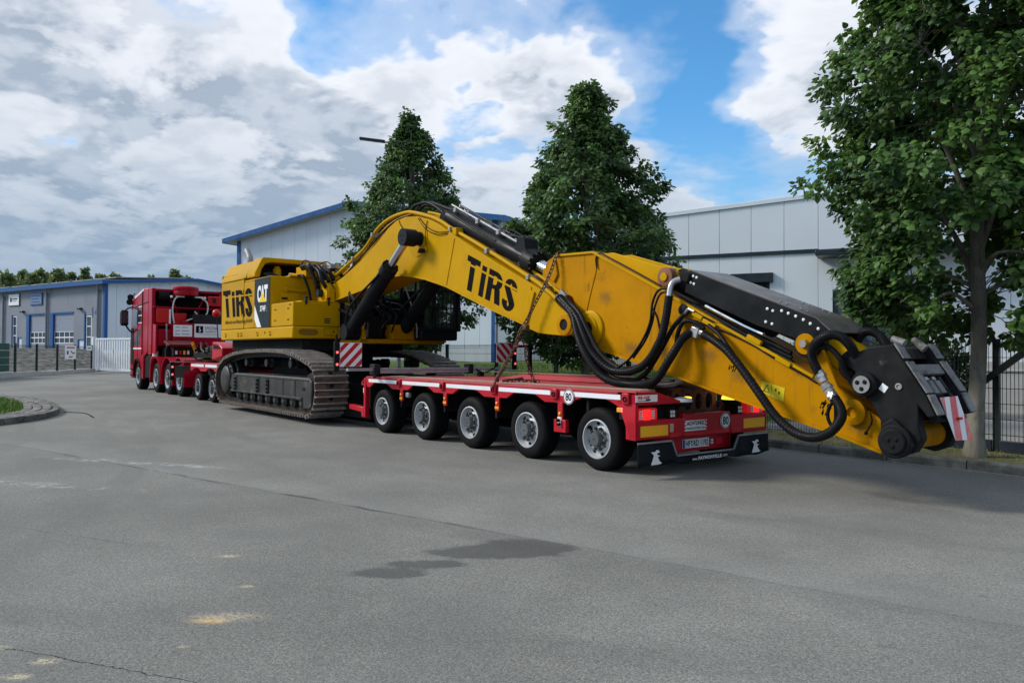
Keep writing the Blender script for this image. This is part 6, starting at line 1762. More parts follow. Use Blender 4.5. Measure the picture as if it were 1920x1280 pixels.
# engine housing doors
q = MB(); q.box(-14.42, -12.74, NY + 0.004, 0.5, 1.99, 3.20); q.build('engine_door', YELLOW, ex, bevel=0.018)
q = MB(); q.box(-12.72, -12.005, NY + 0.008, 0.5, 1.99, 3.11); q.build('engine_door', YELLOW, ex, bevel=0.018)
q = MB(); q.box(-12.75, -11.98, NY + 0.03, 0.6, 3.112, 3.17); q.build('door_top_trim', YELLOW, ex, bevel=0.02)
q = MB(); q.box(-14.35, -12.7, NY - 0.015, NY + 0.02, 3.205, 3.235); q.build('hood_handrail', YELLOW, ex, bevel=0.008)
for z in (2.9, 2.3):
    q = MB(); q.box(-12.80, -12.76, NY - 0.01, NY + 0.006, z - 0.05, z + 0.05); q.build('door_hinge', YELLOW, ex)
q = MB(); q.lathe([(0.028, 0), (0.028, 0.02), (0.015, 0.024)], (-12.92, NY + 0.003, 2.60), (0, -1, 0), 12); q.build('door_lock', DARKSTEEL, ex)
# hood: chamfered towards the near side
hood = [(NY + 0.01, 3.21), (NY + 0.02, 3.30), (0.02, 3.66), (0.14, 3.70), (2.25, 3.70), (2.6, 3.3), (2.6, 3.21)]
q = MB(); q.prism(hood, -14.50, -12.62, 'x'); hd = q.build('engine_hood', YELLOW, ex, bevel=0.03)
for x0 in (-14.36, -13.80):
    q = MB()
    y = lambda z: NY + 0.02 + (z - 3.30) * (0.22 / 0.36) - 0.004
    q.add([(x0, y(3.36), 3.36), (x0 + 0.46, y(3.36), 3.36), (x0 + 0.46, y(3.60), 3.60), (x0, y(3.60), 3.60)], [(0, 1, 2, 3)]); put_sub(q.build('hood_grille', pm('grille_brown', (0.10, 0.055, 0.03), 0.8, var=0.3, vscale=40), None, sharp=0), hd)
# front lip of the hood over the open filter bay
q = MB(); q.prism([(0.03, 3.70), (1.60, 3.70), (1.66, 3.67), (1.66, 3.585), (0.22, 3.585), (0.08, 3.54), (-0.01, 3.40), (-0.05, 3.21), (-0.17, 3.21), (-0.17, 3.31), (-0.01, 3.65)], -12.615, -12.05, 'x'); q.build('hood_lip', YELLOW, ex, bevel=0.02)
q = MB(); q.box(-12.6, -12.58, -0.02, 1.6, 3.18, 3.62); q.build('filter_bay', UNDER, ex)
q = MB(); q.cyl((-12.3, 0.46, 3.18), (-12.3, 0.46, 3.46), 0.10, None, 16); q.cyl((-12.3, 0.46, 3.46), (-12.3, 0.46, 3.52), 0.075, None, 16); q.build('filter_canister', YELLOW, ex)
q = MB()
for k in range(4):
    q.cyl((-12.4, 0.12 + 0.07 * k, 3.16), (-12.4, 0.12 + 0.07 * k, 3.46), 0.028, None, 8)
q.build('filter_pipes', UNDER, ex, kind='stuff')
q = MB(); q.box(-12.45, -12.2, 0.75, 1.3, 3.17, 3.40); q.build('filter_block', DARKSTEEL, ex, bevel=0.02)
q = MB(); q.obox((-11.85, 0.15, 3.26), (0.30, 0.22, 0.03), Euler((0.3, 0.35, 0.6)).to_matrix()); q.cyl((-11.9, 0.12, 3.12), (-11.88, 0.13, 3.26), 0.02, None, 8); q.build('mirror', UNDER, ex)
q = MB(); q.obox((-11.2, 0.55, 3.24), (0.42, 0.25, 0.05), Euler((0, 0.12, 0.2)).to_matrix()); q.build('filler_cover', YELLOW, ex, bevel=0.015)
q = MB(); q.lathe([(0.06, 0), (0.065, 0.05), (0.04, 0.08), (0.005, 0.085)], (-11.4, 0.45, 3.19), (0, 0, 1), 14); q.build('filler_cap', GREYMET, ex)
# pump housing behind and further boxes towards the cab side
q = MB(); q.box(-13.2, -11.6, 1.62, 2.6, 2.6, 3.55); q.build('pump_housing', YELLOW, ex, bevel=0.03)
q = MB(); q.box(-12.0, -10.9, 0.96, 1.6, 1.99, 3.10); q.build('valve_housing', UNDER, ex)
q = MB(); q.box(-11.5, -10.9, 0.62, 0.90, 3.19, 3.44); q.prism([(-11.3, 3.19), (-10.85, 3.19), (-10.85, 3.42), (-11.0, 3.46), (-11.3, 3.44)], 0.95, 1.25, 'y'); q.build('hose_bracket', YELLOW, ex, bevel=0.01)
# counterweight
cw = [(-14.46, NY - 0.0), (-14.78, 0.02), (-15.15, 0.55), (-15.3, EC), (-15.15, 2.03), (-14.78, 2.56), (-14.46, 2.78)]
q = MB(); q.prism(cw, 1.76, 3.42, 'z'); q.build('counterweight', YELLOW, ex, bevel=0.05, seg=3)
q = MB(); q.tube([(-14.9, 0.7, 3.6), (-14.9, 0.7, 3.95), (-15.0, 0.7, 4.08), (-15.18, 0.7, 4.24)], [0.085, 0.075], 14, 5); q.build('exhaust_pipe', GREYMET, ex)
# boom foot boss
q = MB(); q.lathe([(0.10, 0.0), (0.27, 0.0), (0.29, 0.03), (0.29, 0.09), (0.25, 0.12), (0.12, 0.12), (0.12, 0.06)], (-10.12, 0.66, 2.75), (0, 1, 0), 30); q.build('boom_foot_boss', YELLOW, ex, sharp=40)
q = MB(); q.prism([(-10.45, 1.99), (-9.75, 1.99), (-9.85, 2.8), (-10.1, 3.02), (-10.35, 2.8)], 0.72, 0.85, 'y'); q.build('boom_foot_bracket', YELLOW, ex, bevel=0.01)
q = MB(); q.cyl((-10.12, 0.55, 2.75), (-10.12, 2.05, 2.75), 0.09, None, 18); q.build('boom_foot_pin', DARKSTEEL, ex)


# --- split stencil letters of the owner's name
def owner_letters():
    """T i R S in a unit box as quads, strokes of a heavy condensed face"""
    polys = []
    rect = lambda a, b, c, d: polys.append([(a, c), (b, c), (b, d), (a, d)])
    rect(0.0, 0.27, 0.83, 1.0); rect(0.075, 0.175, 0.0, 0.83)
    rect(0.315, 0.405, 0.0, 0.93)
    rect(0.455, 0.555, 0.0, 0.95)

    def arc(cx, cy, rx, ry, tx, ty, a0, a1, n=14):
        for i in range(n):
            b0, b1 = a0 + (a1 - a0) * i / n, a0 + (a1 - a0) * (i + 1) / n
            P = []
            for an, k in ((b0, 0), (b0, 1), (b1, 1), (b1, 0)):
                P.append((cx + (rx - tx * k) * math.cos(an), cy + (ry - ty * k) * math.sin(an)))
            polys.append(P)
    rect(0.555, 0.61, 0.80, 0.95); rect(0.555, 0.61, 0.41, 0.54)
    arc(0.605, 0.68, 0.125, 0.27, 0.10, 0.14, -math.pi / 2, math.pi / 2)
    polys.append([(0.60, 0.43), (0.70, 0.47), (0.745, 0.0), (0.64, 0.0)])
    arc(0.885, 0.70, 0.115, 0.27, 0.095, 0.14, -0.1, math.pi * 1.05)
    arc(0.885, 0.24, 0.115, 0.27, 0.095, 0.14, -math.pi * 1.05, 0.1)
    polys.append([(0.772, 0.66), (0.868, 0.72), (0.998, 0.28), (0.902, 0.20)])
    return polys


def stencil(name, quad, y, parent, mat, cut=0.74, gap=0.032, slope=-0.10, lift=0.003):
    """map the unit letters on a quad (TL, TR, BR, BL) of a plane facing -Y and cut the slanting gap through them"""
    q = MB()
    for P in owner_letters():
        for lo, hi in ((-1, cut - gap), (cut + gap, 2)):
            Q = []
            n = len(P)
            pts = [(u, v - slope * (u - 0.5)) for u, v in P]
            for ax, lim, keep in ((1, lo, 1), (1, hi, -1)):
                out = []
                for i in range(len(pts)):
                    a, b = pts[i], pts[(i + 1) % len(pts)]
                    ia, ib = keep * (a[ax] - lim) >= 0, keep * (b[ax] - lim) >= 0
                    if ia:
                        out.append(a)
                    if ia != ib:
                        t = (lim - a[ax]) / (b[ax] - a[ax]); out.append((a[0] + t * (b[0] - a[0]), lim))
                pts = out
                if not pts:
                    break
            if len(pts) < 3:
                continue
            vs = []
            for u, v in pts:
                v = v + slope * (u - 0.5)
                T = Vector(quad[0]).lerp(Vector(quad[1]), u); B = Vector(quad[3]).lerp(Vector(quad[2]), u)
                p = B.lerp(T, v); vs.append((p.x, y - lift, p.y))
            q.add(vs, [tuple(range(len(vs)))])
    return q.build(name, mat, parent, sharp=0, fix=False)


stencil('owner_lettering', [(-14.33, 3.00), (-12.17, 2.98), (-12.13, 2.29), (-14.16, 2.31)], NY + 0.004, ex, LETTER, slope=0.0, lift=0.006)
text('owner_subtitle', 'Abbruch und Recycling GmbH', 0.115, (-13.12, NY - 0.004, 2.165), SIDE, LETTER, ex, width=2.0, bold=0.01)['kind'] = 'stuff'

# --- boom
BY0, BY1 = 0.87, 1.55
bo = [(-10.02, 2.58), (-10.30, 2.62), (-10.36, 2.78), (-10.28, 2.92), (-10.08, 2.94), (-9.50, 3.08), (-8.68, 3.35), (-7.97, 3.65), (-7.48, 3.90), (-7.16, 4.01), (-6.80, 4.04), (-6.35, 3.99), (-6.02, 3.90), (-5.65, 3.76), (-5.13, 3.50), (-4.51, 3.20), (-3.94, 2.93), (-3.41, 2.69), (-2.92, 2.47), (-2.60, 2.32), (-2.30, 2.11), (-2.10, 1.99), (-2.02, 1.90), (-2.0, 1.81), (-2.06, 1.72), (-2.19, 1.69), (-2.50, 1.71), (-2.80, 1.74), (-3.02, 1.81), (-3.15, 1.90), (-3.93, 2.14), (-5.33, 2.62), (-6.0, 2.79), (-6.48, 2.88), (-6.88, 2.93), (-7.19, 2.94), (-7.62, 2.90), (-8.31, 2.78)]
q = MB(); q.prism(bo, BY0, BY0 + 0.05, 'y'); bm1 = q.build('boom_side_plate', YELLOW, ex, bevel=0.008)
q = MB(); q.prism(bo, BY1 - 0.05, BY1, 'y'); q.build('boom_side_plate', YELLOW, ex, bevel=0.008)
top = [p for p in bo if True][4:20]; bot = bo[28:] + [bo[0]]


def strip(poly, y0, y1, off, th):
    q = MB(); n = len(poly)
    for i, p in enumerate(poly):
        a = Vector(poly[max(0, i - 1)]); b = Vector(poly[min(n - 1, i + 1)]); t = (b - a).normalized(); nn = Vector((-t.y, t.x))
        for o, y in ((off, y0), (off, y1), (off + th, y1), (off + th, y0)):
            c = Vector(p) + nn * o; q.v.append((c.x, y, c.y))
    for i in range(n - 1):
        for k in range(4):
            q.f.append((i * 4 + k, i * 4 + (k + 1) % 4, (i + 1) * 4 + (k + 1) % 4, (i + 1) * 4 + k))
    q.f += [(0, 1, 2, 3), tuple((n - 1) * 4 + k for k in (3, 2, 1, 0))]
    return q


strip(top, BY0 + 0.03, BY1 - 0.03, -0.06, 0.05).build('boom_top_plate', YELLOW, ex)
strip(bot, BY0 - 0.02, BY1 + 0.02, -0.012, 0.035).build('boom_bottom_plate', YELLOW, ex)
for (a, b) in (((-5.08, 3.43), (-5.33, 2.63)), ((-2.95, 2.45), (-3.15, 1.91))):
    q = MB(); q.tube([(a[0], BY0 - 0.002, a[1]), (b[0], BY0 - 0.002, b[1])], 0.008, 5, 1); q.build('weld_seam', YELLOW_WORN, ex)
q = MB(); q.prism([(-2.98, 2.40), (-2.86, 2.36), (-3.05, 1.87), (-3.17, 1.93)], BY0 - 0.03, BY0 - 0.001, 'y'); q.build('boom_collar', YELLOW, ex, bevel=0.008)
q = MB(); q.lathe([(0.155, -0.003), (0.155, 0.018), (0.14, 0.024), (0.085, 0.024), (0.085, -0.003)], (-2.20, BY0, 1.85), (0, -1, 0), 28); q.build('boom_tip_boss', YELLOW_WORN, ex, sharp=40)
q = MB(); q.lathe([(0.088, 0.0), (0.088, 0.006), (0.001, 0.006)], (-2.20, BY0, 1.85), (0, -1, 0), 24); q.build('boom_tip_bore', UNDER, ex)
q = MB(); q.lathe([(0.34, -0.002), (0.34, 0.012), (0.30, 0.016), (0.02, 0.016)], (-6.32, BY0, 3.57), (0, -1, 0), 32); q.build('boom_pin_disc', YELLOW, ex, sharp=40)
stencil('owner_lettering', [(-4.66, 3.105), (-3.27, 2.545), (-3.42, 2.07), (-4.80, 2.545)], BY0, ex, LETTER, slope=-0.02)
q = MB(); q.lathe([(0.13, -0.40), (0.13, 0.37), (0.115, 0.385), (0.10, 0.385)], (-6.22, 0.87, 3.55), (0, -1, 0), 26); q.build('boom_cylinder_pin', BLACKP, ex, sharp=40)
q = MB(); q.lathe([(0.105, 0), (0.105, 0.006), (0.002, 0.006)], (-6.22, 0.483, 3.55), (0, -1, 0), 24); pc_ = q.build('pin_cap', YELLOW_WORN, ex)
for k in range(3):
    a = k * 2.09 + 0.5; q = MB(); q.cyl((-6.22 + 0.055 * math.cos(a), 0.478, 3.55 + 0.055 * math.sin(a)), (-6.22 + 0.055 * math.cos(a), 0.465, 3.55 + 0.055 * math.sin(a)), 0.018, None, 8); put_sub(q.build('cap_bolt', UNDER, None), pc_)
# working lamp on the boom flank
q = MB(); q.box(-6.07, -5.97, BY0 - 0.05, BY0, 3.30, 3.37); q.build('boom_lamp_bracket', YELLOW, ex, bevel=0.01)
q = MB(); q.prism([(-6.14, 3.27), (-5.98, 3.27), (-5.98, 3.34), (-6.08, 3.35)], BY0 - 0.13, BY0 - 0.04, 'y'); q.build('boom_lamp', UNDER, ex, bevel=0.015)
# boom lift cylinders
for y in (0.60, 1.80):
    B = Vector((-8.55, y, 1.85)); T = Vector((-6.22, y, 3.55)); d = (T - B).normalized()
    K = B + d * 2.02
    q = MB(); q.cyl(B + d * 0.05, K, 0.145, None, 26); q.lathe([(0.06, -0.16), (0.17, -0.16), (0.17, 0.16), (0.06, 0.16)], B, (0, 1, 0), 22); cy = q.build('boom_cylinder', BLACKP, ex, sharp=40)
    q = MB(); q.cyl(K - d * 0.14, K + d * 0.05, 0.165, None, 26)
    for k in range(10):
        a = 2 * math.pi * k / 10; rot = d.to_track_quat('Z', 'Y').to_matrix(); o = rot @ Vector((0.145 * math.cos(a), 0.145 * math.sin(a), 0)); q.cyl(K + o + d * 0.05, K + o + d * 0.08, 0.018, None, 6)
    put_sub(q.build('cylinder_head', BLACKWORN, None), cy)
    q = MB(); q.cyl(K, T, 0.075, None, 22); put_sub(q.build('piston_rod', CHROME, None), cy)
    q = MB(); q.lathe([(0.075, -0.13), (0.16, -0.13), (0.16, 0.13), (0.075, 0.13)], T, (0, 1, 0), 24); put_sub(q.build('rod_eye', BLACKP, None), cy)
    q = MB(); q.tube([B + Vector((0.1, -0.17, 0.15)), B + Vector((0.45, -0.2, 0.55)), K + Vector((-0.1, -0.15, -0.1))], 0.022, 8, 5); put_sub(q.build('cylinder_line', BLACKP, None), cy)
for y in (0.60, 1.80):
    q = MB(); q.prism([(-8.75, 1.70), (-8.4, 1.70), (-8.46, 1.86), (-8.55, 1.93), (-8.64, 1.86)], y - 0.21, y - 0.175, 'y'); q.build('cylinder_bracket', YELLOW_WORN, ex, bevel=0.01) if y > 1 else None
    q = MB(); q.prism([(-8.9, 1.70), (-8.3, 1.70), (-8.38, 1.95), (-8.55, 2.05), (-8.72, 1.95)], y + 0.17, y + 0.24, 'y')
    q = MB(); q.prism([(-8.9, 1.70), (-8.3, 1.70), (-8.38, 1.95), (-8.55, 2.05), (-8.72, 1.95)], y + 0.17, y + 0.24, 'y'); q.build('cylinder_bracket', YELLOW_WORN, ex, bevel=0.01)
# dark hydraulics between the frame cheeks under the boom
rs = random.Random(5)
q = MB(); q.box(-9.9, -9.2, 0.95, 1.9, 1.72, 2.45); q.box(-9.3, -8.6, 1.05, 1.42, 1.72, 2.2); q.build('swivel_block', UNDER, ex, bevel=0.04)
q = MB()
for k in range(26):
    y = rs.uniform(0.75, 1.85); x = rs.uniform(-9.6, -8.5)
    q.tube([(x - 0.4, y, 2.5 + rs.uniform(-0.2, 0.3)), (x + rs.uniform(-0.1, 0.3), y + rs.uniform(-0.2, 0.2), 2.3 + rs.uniform(-0.2, 0.2)), (x + rs.uniform(0, 0.3), y + rs.uniform(-0.2, 0.2), 1.95), (x, y, 1.72)], rs.choice((0.016, 0.022, 0.03)), 6, 4)
q.build('slew_hoses', HOSE, ex, kind='stuff')
q = MB(); q.lathe([(0.02, 0), (0.10, 0.0), (0.11, 0.03), (0.11, 0.20), (0.02, 0.22)], (-8.75, 1.15, 2.2), (0.3, -1, 0.2), 18); q.build('travel_motor', DARKSTEEL, ex)
# hoses from the pump bay to the boom foot
q0 = [[(-10.9, .50, 3.40), (-10.48, .50, 3.38), (-10.34, .55, 3.16), (-10.22, .60, 2.92), (-10.26, .65, 2.72)], [(-10.9, .6, 3.38), (-10.51, .60, 3.36), (-10.16, .60, 3.25), (-9.98, .60, 3.03), (-9.9, .66, 2.86)], [(-10.9, .75, 3.35), (-10.50, .75, 3.33), (-10.25, .75, 3.16), (-10.05, .76, 2.92)],
      [(-10.9, .90, 3.32), (-10.53, .90, 3.30), (-10.24, .90, 3.25), (-10.08, .92, 3.06)], [(-10.95, .55, 3.36), (-10.6, .55, 3.36), (-10.42, .58, 3.18), (-10.32, .62, 2.95), (-10.35, .66, 2.7)], [(-10.8, .68, 3.42), (-10.4, .68, 3.40), (-10.1, .70, 3.20), (-9.92, .74, 3.0)],
      [(-10.9, 1.05, 3.3), (-10.5, 1.05, 3.34), (-10.2, 1.05, 3.3), (-9.95, 1.1, 3.12)], [(-10.95, .45, 3.2), (-10.6, .42, 3.15), (-10.5, .5, 2.9), (-10.45, .55, 2.6)]]
for i, P in enumerate(q0):
    q = MB(); q.tube(P, 0.047 if i != 7 else 0.03, 10, 6); q.build('pump_hose', HOSE, ex, sharp=60)
for P in ([(-10.90, .50, 3.44), (-10.75, .50, 3.53), (-10.49, .50, 3.49), (-10.33, .50, 3.36)], [(-10.79, .90, 3.42), (-10.66, .90, 3.50), (-10.39, .90, 3.50), (-10.19, .90, 3.43)]):
    q = MB(); q.tube(P, 0.013, 6, 6); q.build('pilot_line', HOSE, ex)
for x, y in ((-10.55, .55), (-10.62, .92), (-10.3, 1.0)):
    q = MB(); q.box(x - 0.06, x + 0.06, y - 0.07, y + 0.07, 3.34, 3.45); q.build('hose_flange', GREYMET, ex, bevel=0.012)
# pipes along the boom
p1 = [(-10.37, 1.0, 3.09), (-9.71, 1.0, 3.31), (-8.76, 1.0, 3.63), (-8.17, 1.0, 3.98), (-7.66, 1.0, 4.13), (-7.13, 1.0, 4.17), (-6.72, 1.0, 4.13), (-5.90, 1.0, 3.90), (-5.32, 1.0, 3.63), (-4.50, 1.0, 3.26), (-3.58, 1.0, 2.82), (-2.91, .98, 2.50), (-2.51, .95, 2.27), (-2.39, .93, 2.20)]
q = MB(); q.tube(p1, 0.036, 10, 5); q.build('boom_pipe', YELLOW, ex, sharp=60)
q = MB(); q.tube([(a, y + 0.13, z - 0.035) for a, y, z in p1[:-2]] + [(-2.62, 1.08, 2.36)], 0.030, 10, 5); q.build('boom_pipe', YELLOW, ex, sharp=60)
q = MB(); q.tube([(-6.42, 1.16, 4.11), (-5.95, 1.16, 3.98), (-5.29, 1.16, 3.68), (-4.47, 1.16, 3.30), (-3.56, 1.16, 2.86), (-2.96, 1.14, 2.58), (-2.71, 1.10, 2.44), (-2.40, 1.02, 2.30), (-2.22, 0.95, 2.18)], 0.026, 8, 5); q.build('boom_pipe', YELLOW, ex, sharp=60)
q = MB(); q.tube([(-10.2, 1.5, 3.1), (-9.34, 1.5, 3.5), (-8.60, 1.5, 3.85), (-8.02, 1.5, 4.1), (-7.37, 1.5, 4.17), (-6.75, 1.5, 4.12), (-5.9, 1.5, 3.88), (-4.5, 1.5, 3.25), (-3.2, 1.5, 2.65)], 0.036, 8, 5); q.build('boom_pipe', YELLOW, ex, sharp=60)
for P, r in (([(-9.9, 1.3, 3.15), (-9.2, 1.3, 3.42), (-8.5, 1.3, 3.72), (-7.9, 1.3, 4.02), (-7.4, 1.3, 4.11), (-6.9, 1.3, 4.13)], 0.024), ([(-9.9, 1.06, 3.08), (-9.2, 0.96, 3.30), (-8.5, 0.95, 3.58), (-7.9, 0.95, 3.86), (-7.3, 0.96, 4.05), (-6.7, 0.98, 4.09)], 0.018),
             ([(-7.35, 1.25, 4.15), (-7.2, 1.25, 4.28), (-7.04, 1.25, 4.35), (-6.64, 1.25, 4.34), (-6.30, 1.25, 4.21), (-6.02, 1.25, 4.05), (-5.70, 1.25, 3.92), (-5.44, 1.25, 3.75)], 0.032),
             ([(-7.48, 1.45, 4.15), (-7.3, 1.45, 4.34), (-7.1, 1.45, 4.42), (-6.72, 1.45, 4.37), (-6.24, 1.45, 4.20), (-5.78, 1.45, 4.06), (-5.4, 1.42, 3.9)], 0.032),
             ([(-7.2, 1.35, 4.18), (-6.9, 1.35, 4.33), (-6.5, 1.35, 4.25), (-6.1, 1.36, 4.1), (-5.6, 1.36, 3.95)], 0.028),
             ([(-5.45, 1.08, 3.92), (-5.05, 1.08, 3.72), (-4.55, 1.08, 3.48), (-4.15, 1.08, 3.30)], 0.022), ([(-5.49, 1.2, 3.72), (-4.99, 1.2, 3.47), (-4.39, 1.2, 3.19), (-3.84, 1.2, 2.93), (-3.2, 1.2, 2.66)], 0.02),
             ([(-4.36, 1.15, 3.25), (-4.14, 1.15, 3.36), (-3.78, 1.15, 3.35), (-3.50, 1.18, 3.27)], 0.022), ([(-4.39, 1.4, 3.42), (-4.17, 1.4, 3.53), (-3.77, 1.36, 3.36)], 0.012), ([(-4.30, 1.2, 3.38), (-4.1, 1.2, 3.52), (-3.7, 1.25, 3.36)], 0.010)):
    q = MB(); q.tube(P, r, 8, 6); q.build('boom_hose', HOSE, ex, sharp=60)
for x, z in ((-9.2, 3.46), (-8.3, 3.87), (-5.37, 3.62), (-4.25, 3.12), (-3.15, 2.60), (-2.75, 2.40)):
    q = MB(); a = 0.0
    q.box(x - 0.035, x + 0.035, BY0 + 0.06, BY0 + 0.36, z - 0.03, z + 0.055); q.build('pipe_clamp', GREYMET, ex, bevel=0.008)
q = MB(); q.box(-5.25, -5.13, BY0 + 0.06, BY0 + 0.22, 3.50, 3.64); q.build('pipe_bracket', YELLOW, ex, bevel=0.01)
for P in ([(-7.02, .86, 4.0), (-6.96, .855, 3.91), (-6.81, .855, 3.79), (-6.6, .8, 3.66)], [(-5.98, .86, 3.86), (-6.03, .855, 3.68), (-6.00, .85, 3.41)], [(-6.27, .86, 3.96), (-5.98, .84, 3.75), (-5.62, .84, 3.61), (-5.27, .86, 3.57)], [(-6.3, .86, 3.94), (-6.0, .85, 3.70), (-5.6, .84, 3.56), (-5.3, .86, 3.54)]):
    q = MB(); q.tube(P, 0.007, 5, 6); q.build('boom_wire', HOSE, ex)
# stick cylinder on the boom's back
S0 = Vector((-5.72, 1.22, 3.93)); S1 = Vector((-3.25, 1.22, 2.86)); d = (S1 - S0).normalized()
q = MB(); q.cyl(S0, S1, 0.155, None, 28); q.lathe([(0.06, -0.14), (0.15, -0.14), (0.15, 0.14), (0.06, 0.14)], S0 + Vector((-0.05, 0, -0.05)), (0, 1, 0), 24); cy = q.build('stick_cylinder', BLACKP, ex, sharp=40)
q = MB(); q.cyl(S1 - d * 0.22, S1 + d * 0.02, 0.195, None, 28)
for k in range(12):
    a = 2 * math.pi * k / 12; o = d.to_track_quat('Z', 'Y').to_matrix() @ Vector((0.175 * math.cos(a), 0.175 * math.sin(a), 0)); q.cyl(S1 + o - d * 0.26, S1 + o + d * 0.06, 0.022, None, 6)
put_sub(q.build('cylinder_head', BLACKWORN, None), cy)
q = MB(); q.cyl(S1, S1 + d * 0.75, 0.10, None, 24); put_sub(q.build('piston_rod', CHROME, None), cy)
for k, (yy, zz) in enumerate(((EC - 0.10, 0.185), (EC + 0.08, 0.195))):
    q = MB(); up = Vector((-d.z, 0, d.x)); q.tube([S0 + up * zz * -1 * -1 + Vector((0.1, yy - EC, 0.02)), S1 - d * 0.35 + up * zz + Vector((0, yy - EC, 0))], 0.020, 8, 1); put_sub(q.build('cylinder_line', GREYMET if k == 0 else BLACKP, None), cy)
q = MB(); q.prism([(-3.70, 3.04), (-3.60, 3.28), (-3.48, 3.31), (-3.40, 3.26), (-3.38, 3.10), (-3.24, 2.98), (-3.3, 2.88)], 1.08, 1.36, 'y'); put_sub(q.build('guard_bracket', BLACKP, None, bevel=0.015), cy)
for t_ in (0.35, 1.1, 1.75):
    q = MB(); P = S0 + d * t_ + Vector((0, -0.1, 0.2)); q.box(P.x - 0.04, P.x + 0.04, P.y - 0.05, P.y + 0.05, P.z - 0.03, P.z + 0.05); put_sub(q.build('line_clamp', GREYMET, None, bevel=0.008), cy)

# --- stick
SY0, SY1 = 0.95, 1.63
so_ = [(-2.80, 2.61), (-2.78, 2.70), (-2.67, 2.83), (-2.48, 2.90), (-1.68, 2.87), (-0.45, 2.28), (0.48, 1.80), (1.67, 1.22), (2.12, 0.95), (2.42, 0.78), (2.52, 0.66), (2.50, 0.53), (2.39, 0.49), (1.92, 0.63), (0.42, 1.00), (-0.28, 1.19), (-1.60, 1.52), (-1.78, 1.55), (-1.92, 1.66), (-1.98, 1.80), (-1.96, 1.96), (-2.12, 2.25), (-2.5, 2.42)]
for y0, y1 in ((SY0, SY0 + 0.05), (SY1 - 0.05, SY1)):
    q = MB(); q.prism(so_, y0, y1, 'y'); q.build('stick_side_plate', YELLOW_WORN, ex, bevel=0.006)
strip(so_[3:10], SY0 + 0.03, SY1 - 0.03, -0.05, 0.045).build('stick_top_plate', YELLOW_WORN, ex)
strip(so_[12:18], SY0 - 0.025, SY1 + 0.025, -0.008, 0.03).build('stick_bottom_plate', YELLOW_WORN, ex)
strip(so_[20:23] + so_[:4], SY0 + 0.03, SY1 - 0.03, -0.06, 0.05).build('stick_rear_plate', YELLOW_WORN, ex)
strip(so_[3:8], SY0 - 0.03, SY0 + 0.0, -0.03, 0.03).build('stick_top_flange', YELLOW, ex)
q = MB(); q.prism([(-2.70, 2.60), (-2.66, 2.72), (-2.56, 2.80), (-2.48, 2.83), (-2.42, 2.60), (-2.5, 2.48)], SY0 - 0.03, SY0 - 0.001, 'y'); q.build('stick_end_boss', YELLOW_WORN, ex, bevel=0.02)
q = MB(); q.lathe([(0.26, -0.002), (0.26, 0.03), (0.23, 0.045), (0.19, 0.045), (0.18, 0.07), (0.10, 0.07), (0.10, -0.002)], (-1.74, SY0, 1.78), (0, -1, 0), 32); q.build('stick_pivot_boss', YELLOW, ex, sharp=40)
q = MB(); q.cyl((-1.74, SY0 - 0.05, 1.78), (-1.74, SY1 + 0.05, 1.78), 0.10, None, 20); q.build('stick_pivot_bore', UNDER, ex)
q = MB(); q.tube([(-1.62, .945, 2.80), (-1.63, .945, 2.61), (-1.76, .945, 2.23), (-1.83, .945, 2.00)], 0.006, 5, 4); q.build('weld_seam', YELLOW_WORN, ex)
q = MB(); q.tube([(-1.60, .93, 2.62), (-1.62, .93, 2.76), (-1.55, .94, 2.83), (-1.35, .94, 2.74), (-0.98, .94, 2.565), (-0.44, .94, 2.30)], 0.011, 6, 5); q.build('stick_wire', HOSE, ex)
# bucket cylinder bracket and cylinder under its guard
br = [(-1.66, 2.84), (-1.45, 2.84), (-0.60, 2.58), (-0.42, 2.56), (-0.30, 2.48), (-0.30, 2.36), (-0.42, 2.28), (-0.60, 2.33)]
for y0 in (SY0 + 0.13, SY1 - 0.18):
    q = MB(); q.prism(br, y0, y0 + 0.05, 'y'); q.build('cylinder_bracket', YELLOW, ex, bevel=0.008)
q = MB(); q.lathe([(0.03, -0.05), (0.12, -0.05), (0.12, 0.10), (0.03, 0.11)], (-0.42, SY0 + 0.13, 2.42), (0, -1, 0), 24); q.build('bracket_boss', pm('rust_brown_boss', (0.20, 0.075, 0.045), 0.6, var=0.3), ex, sharp=40)
q = MB(); q.lathe([(0.055, 0), (0.055, 0.015), (0.002, 0.016)], (-0.42, SY0 + 0.02, 2.42), (0, -1, 0), 20); q.build('bracket_pin', YELLOW, ex)
q = MB(); q.cyl((-0.42, EC, 2.40), (1.0, EC, 1.78), 0.16, None, 24); q.build('bucket_cylinder', BLACKP, ex, sharp=40)
q = MB(); q.cyl((1.0, EC, 1.78), (1.62, EC, 1.53), 0.09, None, 20); q.build('bucket_rod', CHROME, ex)
gs = [(-0.05, 2.20), (0.0, 2.43), (0.03, 2.46), (1.23, 2.0), (1.70, 1.82), (1.87, 1.67), (1.76, 1.625), (1.49, 1.60), (1.0, 1.755)]
GY0, GY1 = 0.92, 1.66
for y0 in (GY0, GY1 - 0.02):
    q = MB(); q.prism(gs, y0, y0 + 0.02, 'y'); q.build('guard_side', BLACKP, ex, bevel=0.006)
strip([(0.0, 2.44), (0.04, 2.466), (1.23, 2.01), (1.70, 1.83), (1.88, 1.675)], GY0 + 0.005, GY1 - 0.005, -0.012, 0.014).build('guard_cover', PLATETOP, ex)
